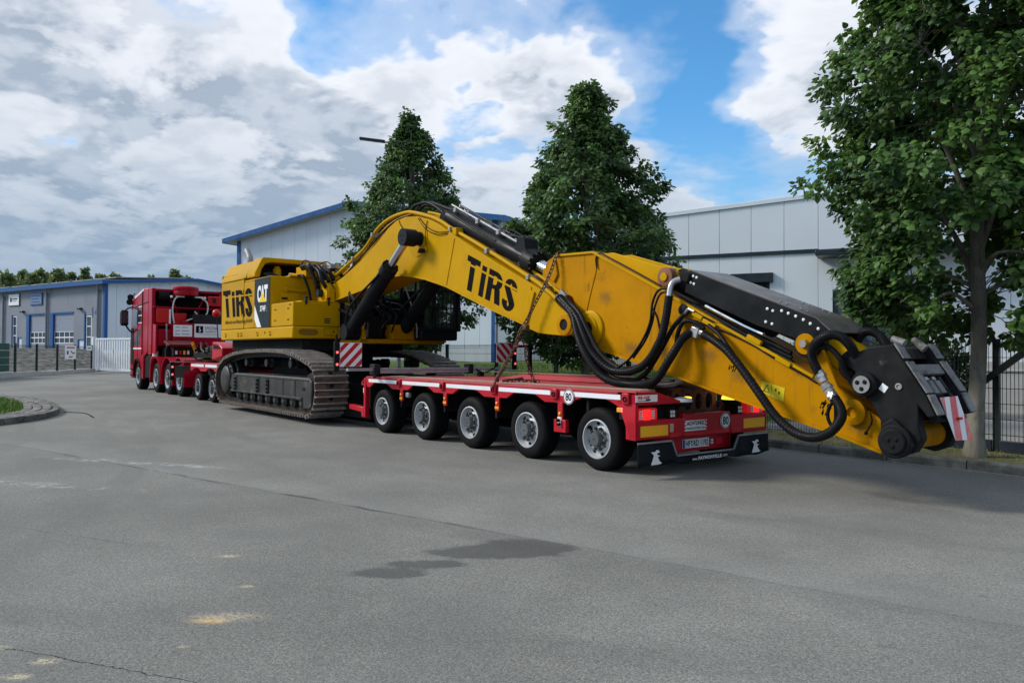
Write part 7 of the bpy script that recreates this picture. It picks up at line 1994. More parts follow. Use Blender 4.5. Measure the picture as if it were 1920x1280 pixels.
for x, z in ((0.04, 2.40), (0.09, 2.385), (0.14, 2.365), (-0.005, 2.33), (0.05, 2.31), (0.1, 2.29), (1.12, 1.945), (1.19, 1.92), (1.30, 1.915), (1.38, 1.885), (1.47, 1.85), (1.56, 1.81), (1.64, 1.765), (1.73, 1.71), (1.10, 1.80), (1.18, 1.775)):
    q = MB(); q.lathe([(0.017, 0), (0.017, 0.008), (0.008, 0.013), (0.001, 0.0135)], (x, GY0, z), (0, -1, 0), 10); q.build('guard_bolt', LENS, ex)
for x, z in ((1.2, 2.03), (1.28, 2.0), (1.45, 1.935), (1.53, 1.905)):
    for y in (1.05, 1.5):
        q = MB(); q.lathe([(0.016, 0), (0.016, 0.008), (0.001, 0.013)], (x, y, z), (0.38, 0, 0.92), 8); q.build('guard_bolt', GREYMET, ex)
q = MB(); q.lathe([(0.145, -0.10), (0.145, 0.08), (0.13, 0.10), (0.115, 0.10)], (1.64, 0.92, 1.55), (0, -1, 0), 28); q.build('link_pin', BLACKWORN, ex, sharp=40)
q = MB(); q.lathe([(0.11, 0), (0.11, 0.012), (0.05, 0.014), (0.045, 0.04), (0.002, 0.04)], (1.64, 0.82, 1.55), (0, -1, 0), 8 * 3); lp = q.build('link_pin_cap', YELLOW_WORN, ex, sharp=40)
q = MB(); q.cyl((1.64, 0.79, 1.55), (1.64, 0.765, 1.55), 0.042, None, 6); put_sub(q.build('cap_bolt', GREYMET, None), lp)
# links from the pin down to the stick and across to the coupler
for y0 in (1.0, SY1 - 0.11):
    q = MB(); q.prism([(1.55, 1.62), (1.72, 1.60), (1.95, 1.10), (2.22, 0.92), (2.20, 0.78), (2.05, 0.74), (1.90, 0.85), (1.62, 1.38)], y0 - 0.08, y0 - 0.02, 'y'); q.build('link_arm', YELLOW_WORN, ex, bevel=0.012)
q = MB(); q.prism([(1.60, 1.66), (1.78, 1.64), (2.35, 1.25), (2.36, 1.08), (2.2, 1.04), (1.60, 1.44)], 1.05, 1.53, 'y'); q.build('coupler_link', YELLOW, ex, bevel=0.03)
q = MB(); q.lathe([(0.13, -0.02), (0.13, 0.03), (0.10, 0.045), (0.055, 0.045), (0.05, 0.02), (0.002, 0.02)], (2.11, 0.93, 0.86), (0, -1, 0), 26); q.build('link_boss', YELLOW_WORN, ex, sharp=40)
# worn lettering, warning sticker
q = MB(); q.prism([(1.03, 1.14), (1.32, 1.07), (1.30, 0.92), (1.01, 1.02)], SY0 - 0.004, SY0 - 0.001, 'y'); ws = q.build('warning_sticker', YELSTICK, ex, sharp=0)
q = MB()
q.tube([(1.05, SY0 - 0.005, 1.03), (1.10, SY0 - 0.005, 1.10), (1.125, SY0 - 0.005, 1.01), (1.05, SY0 - 0.005, 1.03)], 0.005, 4, 1); q.tube([(1.155, SY0 - 0.005, 1.105), (1.145, SY0 - 0.005, 0.975)], 0.002, 4, 1)
q.box(1.20, 1.215, SY0 - 0.006, SY0 - 0.004, 1.03, 1.06); q.box(1.24, 1.255, SY0 - 0.006, SY0 - 0.004, 1.00, 1.03)
put_sub(q.build('sticker_print', LETTER, None, kind='stuff'), ws)
q = MB(); rs = random.Random(9)
for cx, cz in ((0.62, 1.29), (0.88, 1.15), (1.74, 0.86), (1.80, 0.90)):
    for k in range(9):
        a = rs.uniform(-0.05, 0.05); b = rs.uniform(-0.06, 0.06); l = rs.uniform(0.02, 0.06)
        q.tube([(cx + a, SY0 - 0.001, cz + b), (cx + a + l * 0.5, SY0 - 0.001, cz + b + l)], 0.006, 4, 1)
q.build('worn_marks', LETTER, ex, kind='stuff')
for x, z in ((0.95, 1.60), (1.32, 1.36)):
    q = MB(); q.obox((x, SY0 - 0.025, z), (0.20, 0.05, 0.055), Euler((0, rad(26), 0)).to_matrix()); q.build('clamp_block', YELLOW, ex, bevel=0.008)
SMEAR = bpy.data.materials.new('grease_smear'); SMEAR.use_nodes = True
_t = NT(SMEAR.node_tree); _b = _t.n['Principled BSDF']; _tc = _t.new('ShaderNodeTexCoord')
_d = _t.vmath('LENGTH', _t.vmath('MULTIPLY', _tc.outputs['Object'], (4.2, 0.0, 5.5)))
_n = _t.noise(_tc.outputs['Object'], 9.0, 6, 0.7)
_t.link(_t.math('MULTIPLY', _t.ramp(_t.math('ADD', _d, _t.math('MULTIPLY', _n, 1.5)), 1.55, 0.75), 0.30), _b.inputs['Alpha']); _b.inputs['Base Color'].default_value = (0.045, 0.030, 0.018, 1); _b.inputs['Roughness'].default_value = 0.6
for x, z, h in ((-0.42, 1.46, 0.22), (-0.95, 1.50, 0.15), (0.30, 1.42, 0.20), (-1.45, 2.2, 0.2), (0.75, 1.18, 0.14), (2.15, 0.72, 0.16)):
    q = MB(); q.add([(x - h * 1.2, SY0 - 0.0025, z - h), (x + h * 1.2, SY0 - 0.0025, z - h), (x + h * 1.2, SY0 - 0.0025, z + h), (x - h * 1.2, SY0 - 0.0025, z + h)], [(0, 1, 2, 3)]); q.build('grease_smear', SMEAR, ex, sharp=0, fix=False)
# hydraulic lines on the stick
for P, r in (([(0.11, .93, 1.84), (0.50, .925, 1.72), (0.91, .925, 1.55), (1.21, .925, 1.39), (1.54, .925, 1.23), (1.71, .92, 1.14)], 0.012), ([(-0.41, 1.0, 2.26), (0.07, 1.0, 2.02), (0.51, 1.0, 1.80), (0.91, 1.0, 1.60), (1.37, 1.0, 1.40)], 0.022), ([(-0.3, 1.1, 2.2), (0.2, 1.1, 1.97), (0.8, 1.1, 1.68), (1.3, 1.1, 1.45)], 0.03), ([(-0.1, .93, 2.05), (0.3, .93, 1.86), (0.6, .94, 1.74), (1.0, .95, 1.54), (1.4, .97, 1.36)], 0.016)):
    q = MB(); q.tube(P, r, 8, 5); q.build('stick_line', HOSE, ex, sharp=60)
q = MB(); q.tube([(0.2, 1.02, 2.02), (0.75, 1.02, 1.76), (1.0, 1.02, 1.66)], 0.028, 8, 2); q.build('steel_line', CHROME, ex)
q = MB(); q.tube([(0.03, .90, 1.99), (-0.05, .90, 1.91), (-0.12, .90, 1.83)], 0.020, 8, 3); q.tube([(0.03, .90, 1.99), (0.12, .9, 1.95)], 0.020, 8, 1); q.build('steel_elbow', STEEL, ex)
q = MB(); q.obox((0.14, .91, 1.70), (0.12, 0.10, 0.13), Euler((0, rad(20), 0)).to_matrix()); q.obox((0.26, .90, 1.68), (0.14, 0.06, 0.06), Euler((0, rad(24), 0)).to_matrix()); q.build('hose_manifold', STEEL, ex, bevel=0.012)
q = MB(); q.lathe([(0.07, 0), (0.07, 0.05), (0.04, 0.07)], (-0.06, SY0, 1.98), (0, -1, 0), 14); q.build('valve_block', DARKSTEEL, ex)
q = MB(); q.obox((0.16, .92, 1.90), (0.16, 0.05, 0.05), Euler((0, rad(26), 0)).to_matrix()); q.obox((0.33, .92, 1.80), (0.20, 0.04, 0.05), Euler((0, rad(26), 0)).to_matrix()); q.build('line_clamp', YELLOW, ex, bevel=0.006)
# large hose loops
HL = [([(-2.32, .86, 2.24), (-2.28, .85, 2.21), (-1.93, .78, 1.98), (-1.74, .70, 1.69), (-1.53, .65, 1.43), (-1.29, .65, 1.19), (-1.05, .66, 1.075), (-0.80, .70, 1.045), (-0.60, .70, 1.045), (-0.38, .66, 1.075), (-0.24, .65, 1.14), (-0.05, .70, 1.43), (0.02, .80, 1.62), (0.08, .88, 1.70)], 0.052),
      ([(-2.30, .86, 2.25), (-2.22, .85, 2.21), (-1.85, .78, 1.96), (-1.63, .72, 1.69), (-1.44, .70, 1.44), (-1.11, .70, 1.23), (-0.77, .70, 1.21), (-0.49, .70, 1.31), (-0.27, .70, 1.56), (-0.21, .75, 1.83), (-0.19, .80, 2.15)], 0.050),
      ([(-2.16, .87, 2.21), (-1.82, .80, 2.01), (-1.60, .76, 1.76), (-1.33, .74, 1.44), (-1.01, .74, 1.26), (-0.70, .74, 1.25), (-0.48, .74, 1.36), (-0.34, .76, 1.58)], 0.034),
      ([(-2.2, .9, 2.25), (-1.98, .87, 2.06), (-1.74, .80, 1.59), (-1.52, .78, 1.35), (-1.18, .78, 1.14), (-0.82, .78, 1.09), (-0.56, .78, 1.18), (-0.33, .80, 1.47), (-0.15, .82, 1.75), (0.0, .85, 1.92)], 0.030),
      ([(-0.20, .86, 2.23), (-0.32, .86, 2.26), (-0.43, .85, 2.22), (-0.49, .83, 2.07), (-0.50, .80, 1.84), (-0.59, .76, 1.61), (-0.80, .73, 1.36), (-1.01, .70, 1.24)], 0.016),
      ([(-0.22, .87, 2.21), (-0.38, .87, 2.20), (-0.46, .85, 2.05), (-0.48, .82, 1.84), (-0.56, .78, 1.61), (-0.74, .75, 1.38)], 0.014),
      ([(-0.48, .83, 2.01), (-0.41, .83, 1.90), (-0.36, .83, 1.74)], 0.014),
      ([(0.28, .88, 1.74), (0.15, .86, 1.82), (0.01, .84, 1.83), (-0.08, .84, 1.70), (-0.11, .84, 1.52)], 0.028),
      ([(-0.74, .90, 1.16), (-0.59, .90, 1.10), (-0.38, .90, 1.05), (-0.21, .92, 1.10)], 0.022),
      ([(0.29, .86, 1.67), (0.45, .82, 1.61), (0.69, .78, 1.47), (0.95, .74, 1.23), (1.19, .70, 0.98), (1.38, .68, 0.78), (1.62, .65, 0.63), (1.85, .62, 0.60), (2.04, .60, 0.67), (2.14, .62, 0.80), (2.12, .66, 0.90), (2.03, .70, 1.01)], 0.047),
      ([(1.86, .73, 1.22), (1.79, .70, 1.40), (1.84, .66, 1.54), (1.98, .66, 1.63), (2.09, .70, 1.62), (2.16, .76, 1.53), (2.18, .84, 1.42)], 0.047),
      ([(1.80, .72, 1.46), (1.85, .72, 1.53), (1.95, .72, 1.52), (2.06, .74, 1.41), (2.10, .78, 1.27), (2.18, .84, 1.10)], 0.030),
      ([(2.02, .72, 0.98), (1.96, .72, 0.90), (1.95, .72, 0.80), (1.99, .72, 0.73), (2.03, .72, 0.79), (2.03, .72, 0.95)], 0.018),
      ([(1.85, 1.5, 1.59), (1.90, 1.5, 1.67), (1.99, 1.5, 1.69), (2.09, 1.5, 1.64), (2.18, 1.48, 1.52)], 0.047),
      ([(0.33, .9, 1.78), (0.52, .86, 1.66), (0.75, .80, 1.44)], 0.026)]
for P, r in HL:
    q = MB(); q.tube(P, r, 12, 7); q.build('hydraulic_hose', HOSE, ex, sharp=70)
    if r > 0.045:      # spiral wrap
        C = catmull(P, 14); q = MB()
        for i in range(2, len(C) - 2, 2):
            q.torus(C[i], C[i + 1] - C[i - 1], r, 0.0035, 14, 5)
        q.build('hose_wrap', HOSE, ex, kind='stuff', sharp=70, fix=False)
q = MB(); q.tube([(-0.19, .80, 2.14), (-0.185, .82, 2.26), (-0.16, .85, 2.33), (-0.10, .90, 2.36)], 0.038, 12, 5); q.build('steel_elbow', STEEL, ex, sharp=60)
q = MB(); q.obox((-0.03, .95, 2.38), (0.16, 0.14, 0.12), Euler((0, 0.3, 0)).to_matrix()); q.build('elbow_flange', UNDER, ex, bevel=0.02)
for (a, b) in (((1.84, .73, 1.27), (1.90, .73, 1.16)), ((1.91, .73, 1.14), (1.97, .73, 1.06)), ((1.98, .72, 1.05), (2.03, .70, 0.99))):
    q = MB(); A = Vector(a); B = Vector(b); q.cyl(A, B, 0.050, None, 14); q.cyl(A + (B - A) * 0.3, A + (B - A) * 0.6, 0.060, None, 6); q.build('hose_coupling', STEEL if a[0] != 1.91 else GREYMET, ex, sharp=30)
for (x, y, z) in ((-2.36, .92, 2.23), (-2.30, .94, 2.30)):
    q = MB(); q.obox((x, y, z), (0.16, 0.08, 0.08), Euler((0, rad(38), 0)).to_matrix()); q.build('hose_coupling', GREYMET, ex, bevel=0.01)

# --- quick coupler at the stick's end
cs = [(2.07, 1.33), (2.14, 1.43), (2.33, 1.52), (2.56, 1.54), (2.67, 1.37), (2.86, 1.08), (2.96, 0.88), (2.88, 0.86), (2.80, 0.96), (2.80, 0.78), (2.83, 0.66), (2.76, 0.53), (2.63, 0.475), (2.50, 0.50), (2.44, 0.60), (2.44, 0.80), (2.37, 0.95), (2.24, 1.06), (2.17, 1.18), (2.19, 1.27)]
CY = (0.80, 1.64)
for y0 in (CY[0], CY[1] - 0.13):
    q = MB(); q.prism(cs, y0, y0 + 0.13, 'y'); q.build('coupler_cheek', BLACKWORN, ex, bevel=0.015)
q = MB(); q.prism([(2.10, 1.30), (2.33, 1.48), (2.40, 1.48), (2.50, 1.30), (2.62, 1.06), (2.52, 0.98), (2.30, 1.08), (2.22, 1.2)], CY[0] + 0.13, CY[1] - 0.13, 'y'); q.build('coupler_body', BLACKWORN, ex, bevel=0.015)
q = MB(); q.prism([(2.30, 1.50), (2.52, 1.50), (2.58, 1.40), (2.30, 1.34)], CY[0] + 0.13, CY[0] + 0.36, 'y'); q.prism([(2.30, 1.50), (2.52, 1.50), (2.58, 1.40), (2.30, 1.34)], CY[1] - 0.36, CY[1] - 0.13, 'y'); q.build('coupler_shoulder', UNDER, ex, bevel=0.01)
for y0, y1 in ((CY[0] - 0.004, CY[0] + 0.134), (CY[1] - 0.134, CY[1] + 0.004)):
    for a, b in (((2.567, 1.545), (2.66, 1.40)), ((2.68, 1.372), (2.87, 1.082)), ((2.875, 1.07), (2.965, 0.885))):
        d = (Vector(b) - Vector(a)).normalized(); nn = Vector((-d.y, d.x)); nn = nn if nn.x > 0 else -nn
        q = MB(); q.prism([a, b, tuple(Vector(b) + nn * 0.02), tuple(Vector(a) + nn * 0.02)], y0, y1, 'y'); q.build('wear_plate', WEAR, ex, bevel=0.006)
# slab between the cheeks on the worn front face, with the hydraulic sockets
def slope_box(y0, y1, s0, s1, h, mat, name, h0=-0.03):
    A = Vector((2.66, 1.36)); d = Vector((0.19, -0.29)).normalized(); nn = Vector((0.29, 0.19)).normalized()
    P = [A + d * s0 + nn * h0, A + d * s1 + nn * h0, A + d * s1 + nn * h, A + d * s0 + nn * h]
    q = MB(); q.prism([tuple(p) for p in P], y0, y1, 'y'); return q.build(name, mat, ex, bevel=0.006)


slope_box(CY[0] + 0.13, CY[1] - 0.13, 0.02, 0.13, 0.015, WEAR, 'front_slab')
slope_box(CY[0] + 0.14, CY[1] - 0.14, 0.13, 0.46, -0.06, UNDER, 'socket_recess', -0.12)
for y in (1.04, 1.19):
    slope_box(y, y + 0.10, 0.20, 0.34, 0.01, WEAR, 'hydraulic_socket', -0.06)
    slope_box(y + 0.02, y + 0.08, 0.15, 0.19, 0.0, STEEL, 'socket_cap', -0.05)
slope_box(1.36, 1.42, 0.15, 0.42, -0.01, DARKSTEEL, 'lock_cylinder', -0.06)
slope_box(CY[0] + 0.13, CY[1] - 0.13, 0.46, 0.58, -0.07, BLACKWORN, 'lower_slab', -0.14)
q = MB(); q.cyl((2.62, CY[0] + 0.13, 0.66), (2.62, CY[1] - 0.13, 0.66), 0.125, None, 26); q.build('stick_end_tube', YELLOW_WORN, ex, sharp=40)
for y in (0.7,):
    for (x, z, r) in ((2.30, 1.15, 0.092), (2.60, 0.62, 0.118)):
        q = MB(); q.lathe([(r * 1.35, -0.01), (r * 1.35, 0.05), (r * 1.22, 0.065), (r, 0.065), (r, 0.085), (r * 0.94, 0.09), (0.002, 0.09)], (x, CY[0], z), (0, -1, 0), 30)
        pn = q.build('coupler_pin', BLACKWORN, ex, sharp=35)
        q = MB(); q.lathe([(r * 0.92, 0), (r * 0.92, 0.006), (0.002, 0.007)], (x, CY[0] - 0.088, z), (0, -1, 0), 26); put_sub(q.build('pin_face', GREYMET if r < 0.10 else BLACKWORN, None), pn)
        for k in range(3):
            a = k * 2.094 + 0.6; q = MB(); q.lathe([(0.020, 0), (0.022, 0.004), (0.012, 0.012), (0.002, 0.012)], (x + 0.043 * math.cos(a), CY[0] - 0.095, z + 0.043 * math.sin(a)), (0, -1, 0), 12); put_sub(q.build('pin_bolt', UNDER, None), pn)
q = MB(); q.prism([(2.48, 0.78), (2.58, 0.84), (2.70, 0.74), (2.78, 0.60), (2.72, 0.50), (2.60, 0.46), (2.48, 0.5), (2.44, 0.62)], CY[0] - 0.05, CY[0] - 0.002, 'y'); q.build('pin_cover', BLACKWORN, ex, bevel=0.012)
q = MB(); q.obox((2.475, CY[0] - 0.003, 1.12), (0.07, 0.004, 0.07), Euler((0, 0.6, 0)).to_matrix()); q.build('white_label', WHITE, ex, bevel=0.01)
q = MB(); q.lathe([(0.032, 0), (0.032, 0.012), (0.02, 0.014), (0.018, 0.004), (0.002, 0.004)], (2.62, CY[0], 1.14), (0, -1, 0), 16); q.build('plug', GREYMET, ex)
q = MB(); q.cyl((2.62, CY[0] + 0.12, 1.545), (2.50, CY[0] + 0.12, 1.60), 0.045, 0.03, 12); q.build('hose_stub', WEAR, ex)
q = MB(); q.cyl((2.58, CY[1] - 0.2, 1.50), (2.46, CY[1] - 0.2, 1.60), 0.045, 0.03, 12); q.build('hose_stub', WEAR, ex)
q = MB(); q.tube([(2.12, 0.86, 1.44), (2.06, 0.86, 1.38), (2.05, 0.88, 1.28), (2.12, 0.9, 1.2)], 0.06, 10, 5); q.build('hose_bracket', UNDER, ex, sharp=60)
q = MB(); q.tube([(2.28, .93, 0.86), (2.30, .92, 0.78), (2.26, .92, 0.70), (2.24, .92, 0.66)], 0.008, 6, 4); q.dome((2.24, 0.92, 0.66), (0, -1, 0), 0.02); q.build('sensor_wire', HOSE, ex)

# --- cab on the far side behind its guard grille
CX0, CX1, CYA, CYB, CZ0, CZ1 = -9.85, -8.02, 1.98, 2.93, 1.70, 3.38
CABP = pm('cab_black', (0.008, 0.010, 0.014), 0.4, spec=0.15, var=0.2)
q = MB(); q.box(CX0, CX1, CYA, CYB, CZ0, CZ0 + 0.26); cb_ = q.build('cab_base', CABP, ex, bevel=0.04, seg=3)
q = MB(); q.box(CX0, CX1, CYA, CYB, CZ1 - 0.12, CZ1); put_sub(q.build('cab_roof', CABP, None, bevel=0.04), cb_)
for x, y in ((CX1 - 0.09, CYA), (CX1 - 0.09, CYB - 0.08), (CX0, CYA), (CX0, CYB - 0.08), (-9.0, CYA), (-9.0, CYB - 0.08)):
    q = MB(); q.box(x, x + 0.09, y, y + 0.08, CZ0 + 0.26, CZ1 - 0.12); put_sub(q.build('cab_pillar', CABP, None, bevel=0.015), cb_)
q = MB(); q.box(CX1 - 0.05, CX1 - 0.04, CYA + 0.08, CYB - 0.08, CZ0 + 0.26, CZ1 - 0.12); put_sub(q.build('cab_windscreen', CABGLASS, None, sharp=0), cb_)
q = MB(); q.box(CX0 + 0.09, CX1 - 0.1, CYB - 0.05, CYB - 0.04, CZ0 + 0.26, CZ1 - 0.12); put_sub(q.build('cab_side_window', CABGLASS, None, sharp=0), cb_)
q = MB(); q.box(CX0 + 0.02, CX0 + 0.04, CYA + 0.08, CYB - 0.08, CZ0 + 0.3, CZ1 - 0.7); put_sub(q.build('cab_rear_panel', CABP, None), cb_)
q = MB(); q.box(-9.3, -8.9, 2.25, 2.65, 1.98, 2.25); q.box(-9.4, -9.25, 2.25, 2.65, 2.2, 2.85); put_sub(q.build('cab_seat', UNDER, None, bevel=0.05), cb_)
q = MB(); q.tube([(-8.6, 2.2, 1.95), (-8.5, 2.2, 2.5), (-8.52, 2.15, 2.6)], 0.02, 6, 3); put_sub(q.build('control_lever', UNDER, None), cb_)
for i in range(9):
    y = CYA + 0.03 + (CYB - CYA - 0.06) * i / 8
    q = MB(); q.tube([(CX1 + 0.10, y, CZ0 + 0.22), (CX1 + 0.10, y, CZ1 - 0.05)], 0.014, 6, 1); put_sub(q.build('guard_bar', CABP, None), cb_)
for z in (CZ0 + 0.25, CZ0 + 0.7, CZ0 + 1.05, CZ0 + 1.4):
    q = MB(); q.box(CX1 + 0.085, CX1 + 0.115, CYA, CYB, z - 0.016, z + 0.016); put_sub(q.build('guard_rail', CABP, None), cb_)
for y in (CYA + 0.02, CYB - 0.02):
    q = MB(); q.box(CX1, CX1 + 0.1, y - 0.02, y + 0.02, CZ0 + 0.20, CZ1 - 0.04); put_sub(q.build('guard_post', CABP, None), cb_)
q = MB(); q.tube([(-8.1, 1.93, 1.75), (-8.1, 1.9, 2.1), (-8.6, 1.9, 2.9), (-9.2, 1.92, 3.3)], 0.018, 6, 4); q.build('cab_handrail', GREYMET, ex)

# --- hazard board hung on the coupler
hb = thing('hazard_board', (2.93, 1.3, 0.64), 'faded red and white striped warning board hung on the black coupler', 'warning board')
C4 = [Vector((2.925, 0.945, 1.045)), Vector((2.925, 1.32, 1.05)), Vector((2.975, 1.54, 0.622)), Vector((2.975, 1.16, 0.638))]
def bil(u, v):
    return C4[0].lerp(C4[1], u).lerp(C4[3].lerp(C4[2], u), v)
nb = (C4[1] - C4[0]).cross(C4[3] - C4[0]).normalized()
if nb.x < 0: nb = -nb
q = MB(); q.add([bil(u, v) + nb * h for h in (0, 0.006) for u, v in ((0, 0), (1, 0), (1, 1), (0, 1))], [(0, 1, 2, 3), (4, 5, 6, 7), (0, 1, 5, 4), (1, 2, 6, 5), (2, 3, 7, 6), (3, 0, 4, 7)]); q.build('board', WHITE, hb, bevel=0.002)
for poly in ([(0.0, 0.0), (0.22, 0.0), (0.03, 0.36), (0.0, 0.42)], [(0.52, 0.0), (0.86, 0.0), (0.36, 1.0), (0.02, 1.0), (0.0, 0.98)], [(1.0, 0.40), (1.0, 0.98), (0.99, 1.0), (0.66, 1.0), (0.97, 0.42)]):
    q = MB(); q.add([bil(u, v) + nb * 0.008 for u, v in poly], [tuple(range(len(poly)))]); q.build('stripe', PALERED, hb, sharp=0, fix=False)
q = MB(); c_ = bil(0.55, 0.5) + nb * 0.02; q.box(c_.x - 0.01, c_.x + 0.015, c_.y - 0.04, c_.y + 0.04, c_.z - 0.012, c_.z + 0.012); q.build('strap_end', SIGNRED, hb)
q = MB(); q.tube([C4[0] + nb * 0.01 + Vector((-0.02, 0.03, 0)), C4[0] + Vector((-0.10, 0.0, 0.07))], 0.006, 5, 1); q.tube([C4[1] + nb * 0.01 + Vector((-0.02, -0.03, 0)), C4[1] + Vector((-0.10, 0.0, 0.07))], 0.006, 5, 1); q.build('tie_wires', HOSE, hb, kind='stuff')

# ------------------------------------------------------------------ chains
link_mesh = None


def chain(name, pts, label, pitch=0.062, r=0.0105, hooks=()):
    global link_mesh
    C = catmull(pts, 20); L = [0]
    for a, b in zip(C, C[1:]):
        L.append(L[-1] + (b - a).length)
    base = pts[-1] if pts[-1][2] < pts[0][2] else pts[0]
    root = thing(name, base, label, 'chain')
    if link_mesh is None:
        q = MB(); K = 20; path = []
        for i in range(K):
            a = 2 * math.pi * i / K; ex_ = 0.018 if math.cos(a) > 0 else -0.018
            path.append(Vector((0.024 * math.cos(a) + ex_, 0.024 * math.sin(a), 0)))
        n = 6
        for i in range(K):
            t = (path[(i + 1) % K] - path[i - 1]).normalized(); nn = Vector((-t.y, t.x, 0))
            for k in range(n):
                an = 2 * math.pi * k / n; p = path[i] + nn * math.cos(an) * 0.0085 + Vector((0, 0, math.sin(an) * 0.0085)); q.v.append(tuple(p))
        q.f = [(i * n + k, i * n + (k + 1) % n, ((i + 1) % K) * n + (k + 1) % n, ((i + 1) % K) * n + k) for i in range(K) for k in range(n)]
        o = q.build('link', CHAIN, None, sharp=60); link_mesh = o.data; bpy.data.objects.remove(o)
    s = 0; i = 0; k = 0
    while s < L[-1]:
        while k < len(L) - 2 and L[k + 1] < s:
            k += 1
        p = C[k].lerp(C[k + 1], (s - L[k]) / max(1e-6, L[k + 1] - L[k])); t = (C[k + 1] - C[k]).normalized()
        up = Vector((0, 1, 0)) if abs(t.y) < 0.8 else Vector((0, 0, 1))
        s1 = t.cross(up).normalized(); s2 = t.cross(s1).normalized()
        if i % 2:
            s1, s2 = s2, -s1
        lo = bpy.data.objects.new('link', link_mesh); col.objects.link(lo); lo.parent = root
        p = p - Vector(base)
        lo.matrix_local = Matrix(((t.x, s1.x, s2.x, p.x), (t.y, s1.y, s2.y, p.y), (t.z, s1.z, s2.z, p.z), (0, 0, 0, 1)))
        s += pitch; i += 1
    return root


ch1 = chain('lashing_chain', [(-2.40, 1.0, 2.93), (-2.41, .90, 2.88), (-2.44, .83, 2.67), (-2.51, .78, 2.47), (-2.72, .74, 2.16), (-2.87, .72, 1.94), (-2.96, .66, 1.76), (-2.91, .50, 1.49), (-2.84, .25, 1.21)], 'rusty lashing chain running from the stick top past the boom to the deck')
q = MB(); q.tube([(-2.84, .25, 1.21), (-2.80, .17, 1.16), (-2.77, .10, 1.10), (-2.74, .06, 1.03)], 0.030, 8, 4); q.build('tensioner', CHAIN, ch1)
q = MB(); q.tube([(-2.75, .06, 1.08), (-2.70, .0, 1.05), (-2.68, -.03, 1.0), (-2.71, -.04, 0.95), (-2.75, -.03, 0.97)], 0.020, 8, 5); q.build('hook', pm('red_rusty_hook', (0.16, 0.03, 0.025), 0.6, var=0.3), ch1)
q = MB(); q.box(-2.93, -2.83, .66, .74, 1.78, 1.86); q.build('shortening_claw', CHAIN, ch1, bevel=0.015)
q = MB(); q.tube([(-2.925, .57, 1.56), (-2.92, .54, 1.52)], 0.028, 8, 1); q.build('red_tag', pm('pinkish_red_tag', (0.38, 0.04, 0.05), 0.5), ch1)
ch2 = chain('lashing_chain', [(-2.93, .62, 1.68), (-2.98, .78, 1.56), (-3.05, .86, 1.35), (-2.95, .90, 1.07), (-2.88, .90, 1.005)], 'dark chain end hanging down to the red deck behind the lashing chain')
ch3 = chain('lashing_chain', [(-2.86, .90, 1.005), (-2.95, .82, 1.003), (-3.07, .75, 1.003), (-3.12, .60, 1.003), (-3.2, .50, 1.003)], 'slack chain end lying flat on the trailer deck')
q = MB(); q.tube([(-3.18, .50, 1.01), (-3.08, .56, 1.03), (-2.94, .70, 1.06)], 0.016, 8, 2); o = q.build('load_binder', DARKSTEEL); tag(o, 'dark load binder lever lying on the deck beside the slack chain', 'load binder')

# ------------------------------------------------------------------ heavy haulage tractor
TY0, TY1 = 0.06, 2.52
tk = thing('heavy_haulage_truck', (-22.5, 1.29, 0.0), 'dark red four axle heavy haulage truck pulling the low bed trailer', 'truck')
TAX = (-25.08, -22.45, -20.90, -19.50)
WHEELT = pm('polished_truck_rim', (0.66, 0.67, 0.69), 0.25, metal=0.75, var=0.1)
wt = make_wheel(tk, TAX[0], 0.10, 0.51, 0.30, 0.32, dish=0.10, hubr=0.12, hublen=0.04, rimmat=WHEELT)
for i, x in enumerate(TAX):
    if i:
        clone_wheel(wt, x - TAX[0], 0, tk)
    clone_wheel(wt, x - TAX[0], TY1 + TY0 - 0.2 - 0.32 + 0.04, tk, flip=True)
    q = MB(); q.cyl((x, 0.3, 0.51), (x, 2.3, 0.51), 0.09, None, 10); q.build('axle', UNDER, tk)
# cab shell, wheel arch cut into its flank
side = [(-26.18, 0.45), (-25.75, 0.45), (-25.68, 0.75), (-25.45, 1.02), (-25.08, 1.10), (-24.72, 1.02), (-24.50, 0.75), (-24.42, 0.42), (-24.18, 0.42), (-24.15, 1.22), (-23.55, 1.40), (-23.55, 3.66), (-24.35, 3.70), (-25.3, 3.60), (-26.0, 3.36), (-26.14, 3.25), (-26.30, 1.60), (-26.28, 0.9)]
q = MB(); q.prism(side, TY0, TY0 + 0.12, 'y'); q.build('cab_side', TRUCKRED, tk, bevel=0.03, seg=3)
q = MB(); q.prism(side, TY1 - 0.12, TY1, 'y'); q.build('cab_side', TRUCKRED, tk, bevel=0.03, seg=3)
core = [(-26.20, 1.15), (-23.6, 1.35), (-23.6, 3.62), (-24.35, 3.66), (-25.3, 3.56), (-26.0, 3.32), (-26.1, 3.2), (-26.26, 1.6)]
q = MB(); q.prism(core, TY0 + 0.12, TY1 - 0.12, 'y'); q.build('cab_shell', TRUCKRED, tk, bevel=0.03)
q = MB(); q.box(-26.3, -25.75, TY0 + 0.02, TY1 - 0.02, 0.40, 1.15); q.build('bumper', TRUCKRED, tk, bevel=0.06, seg=3)
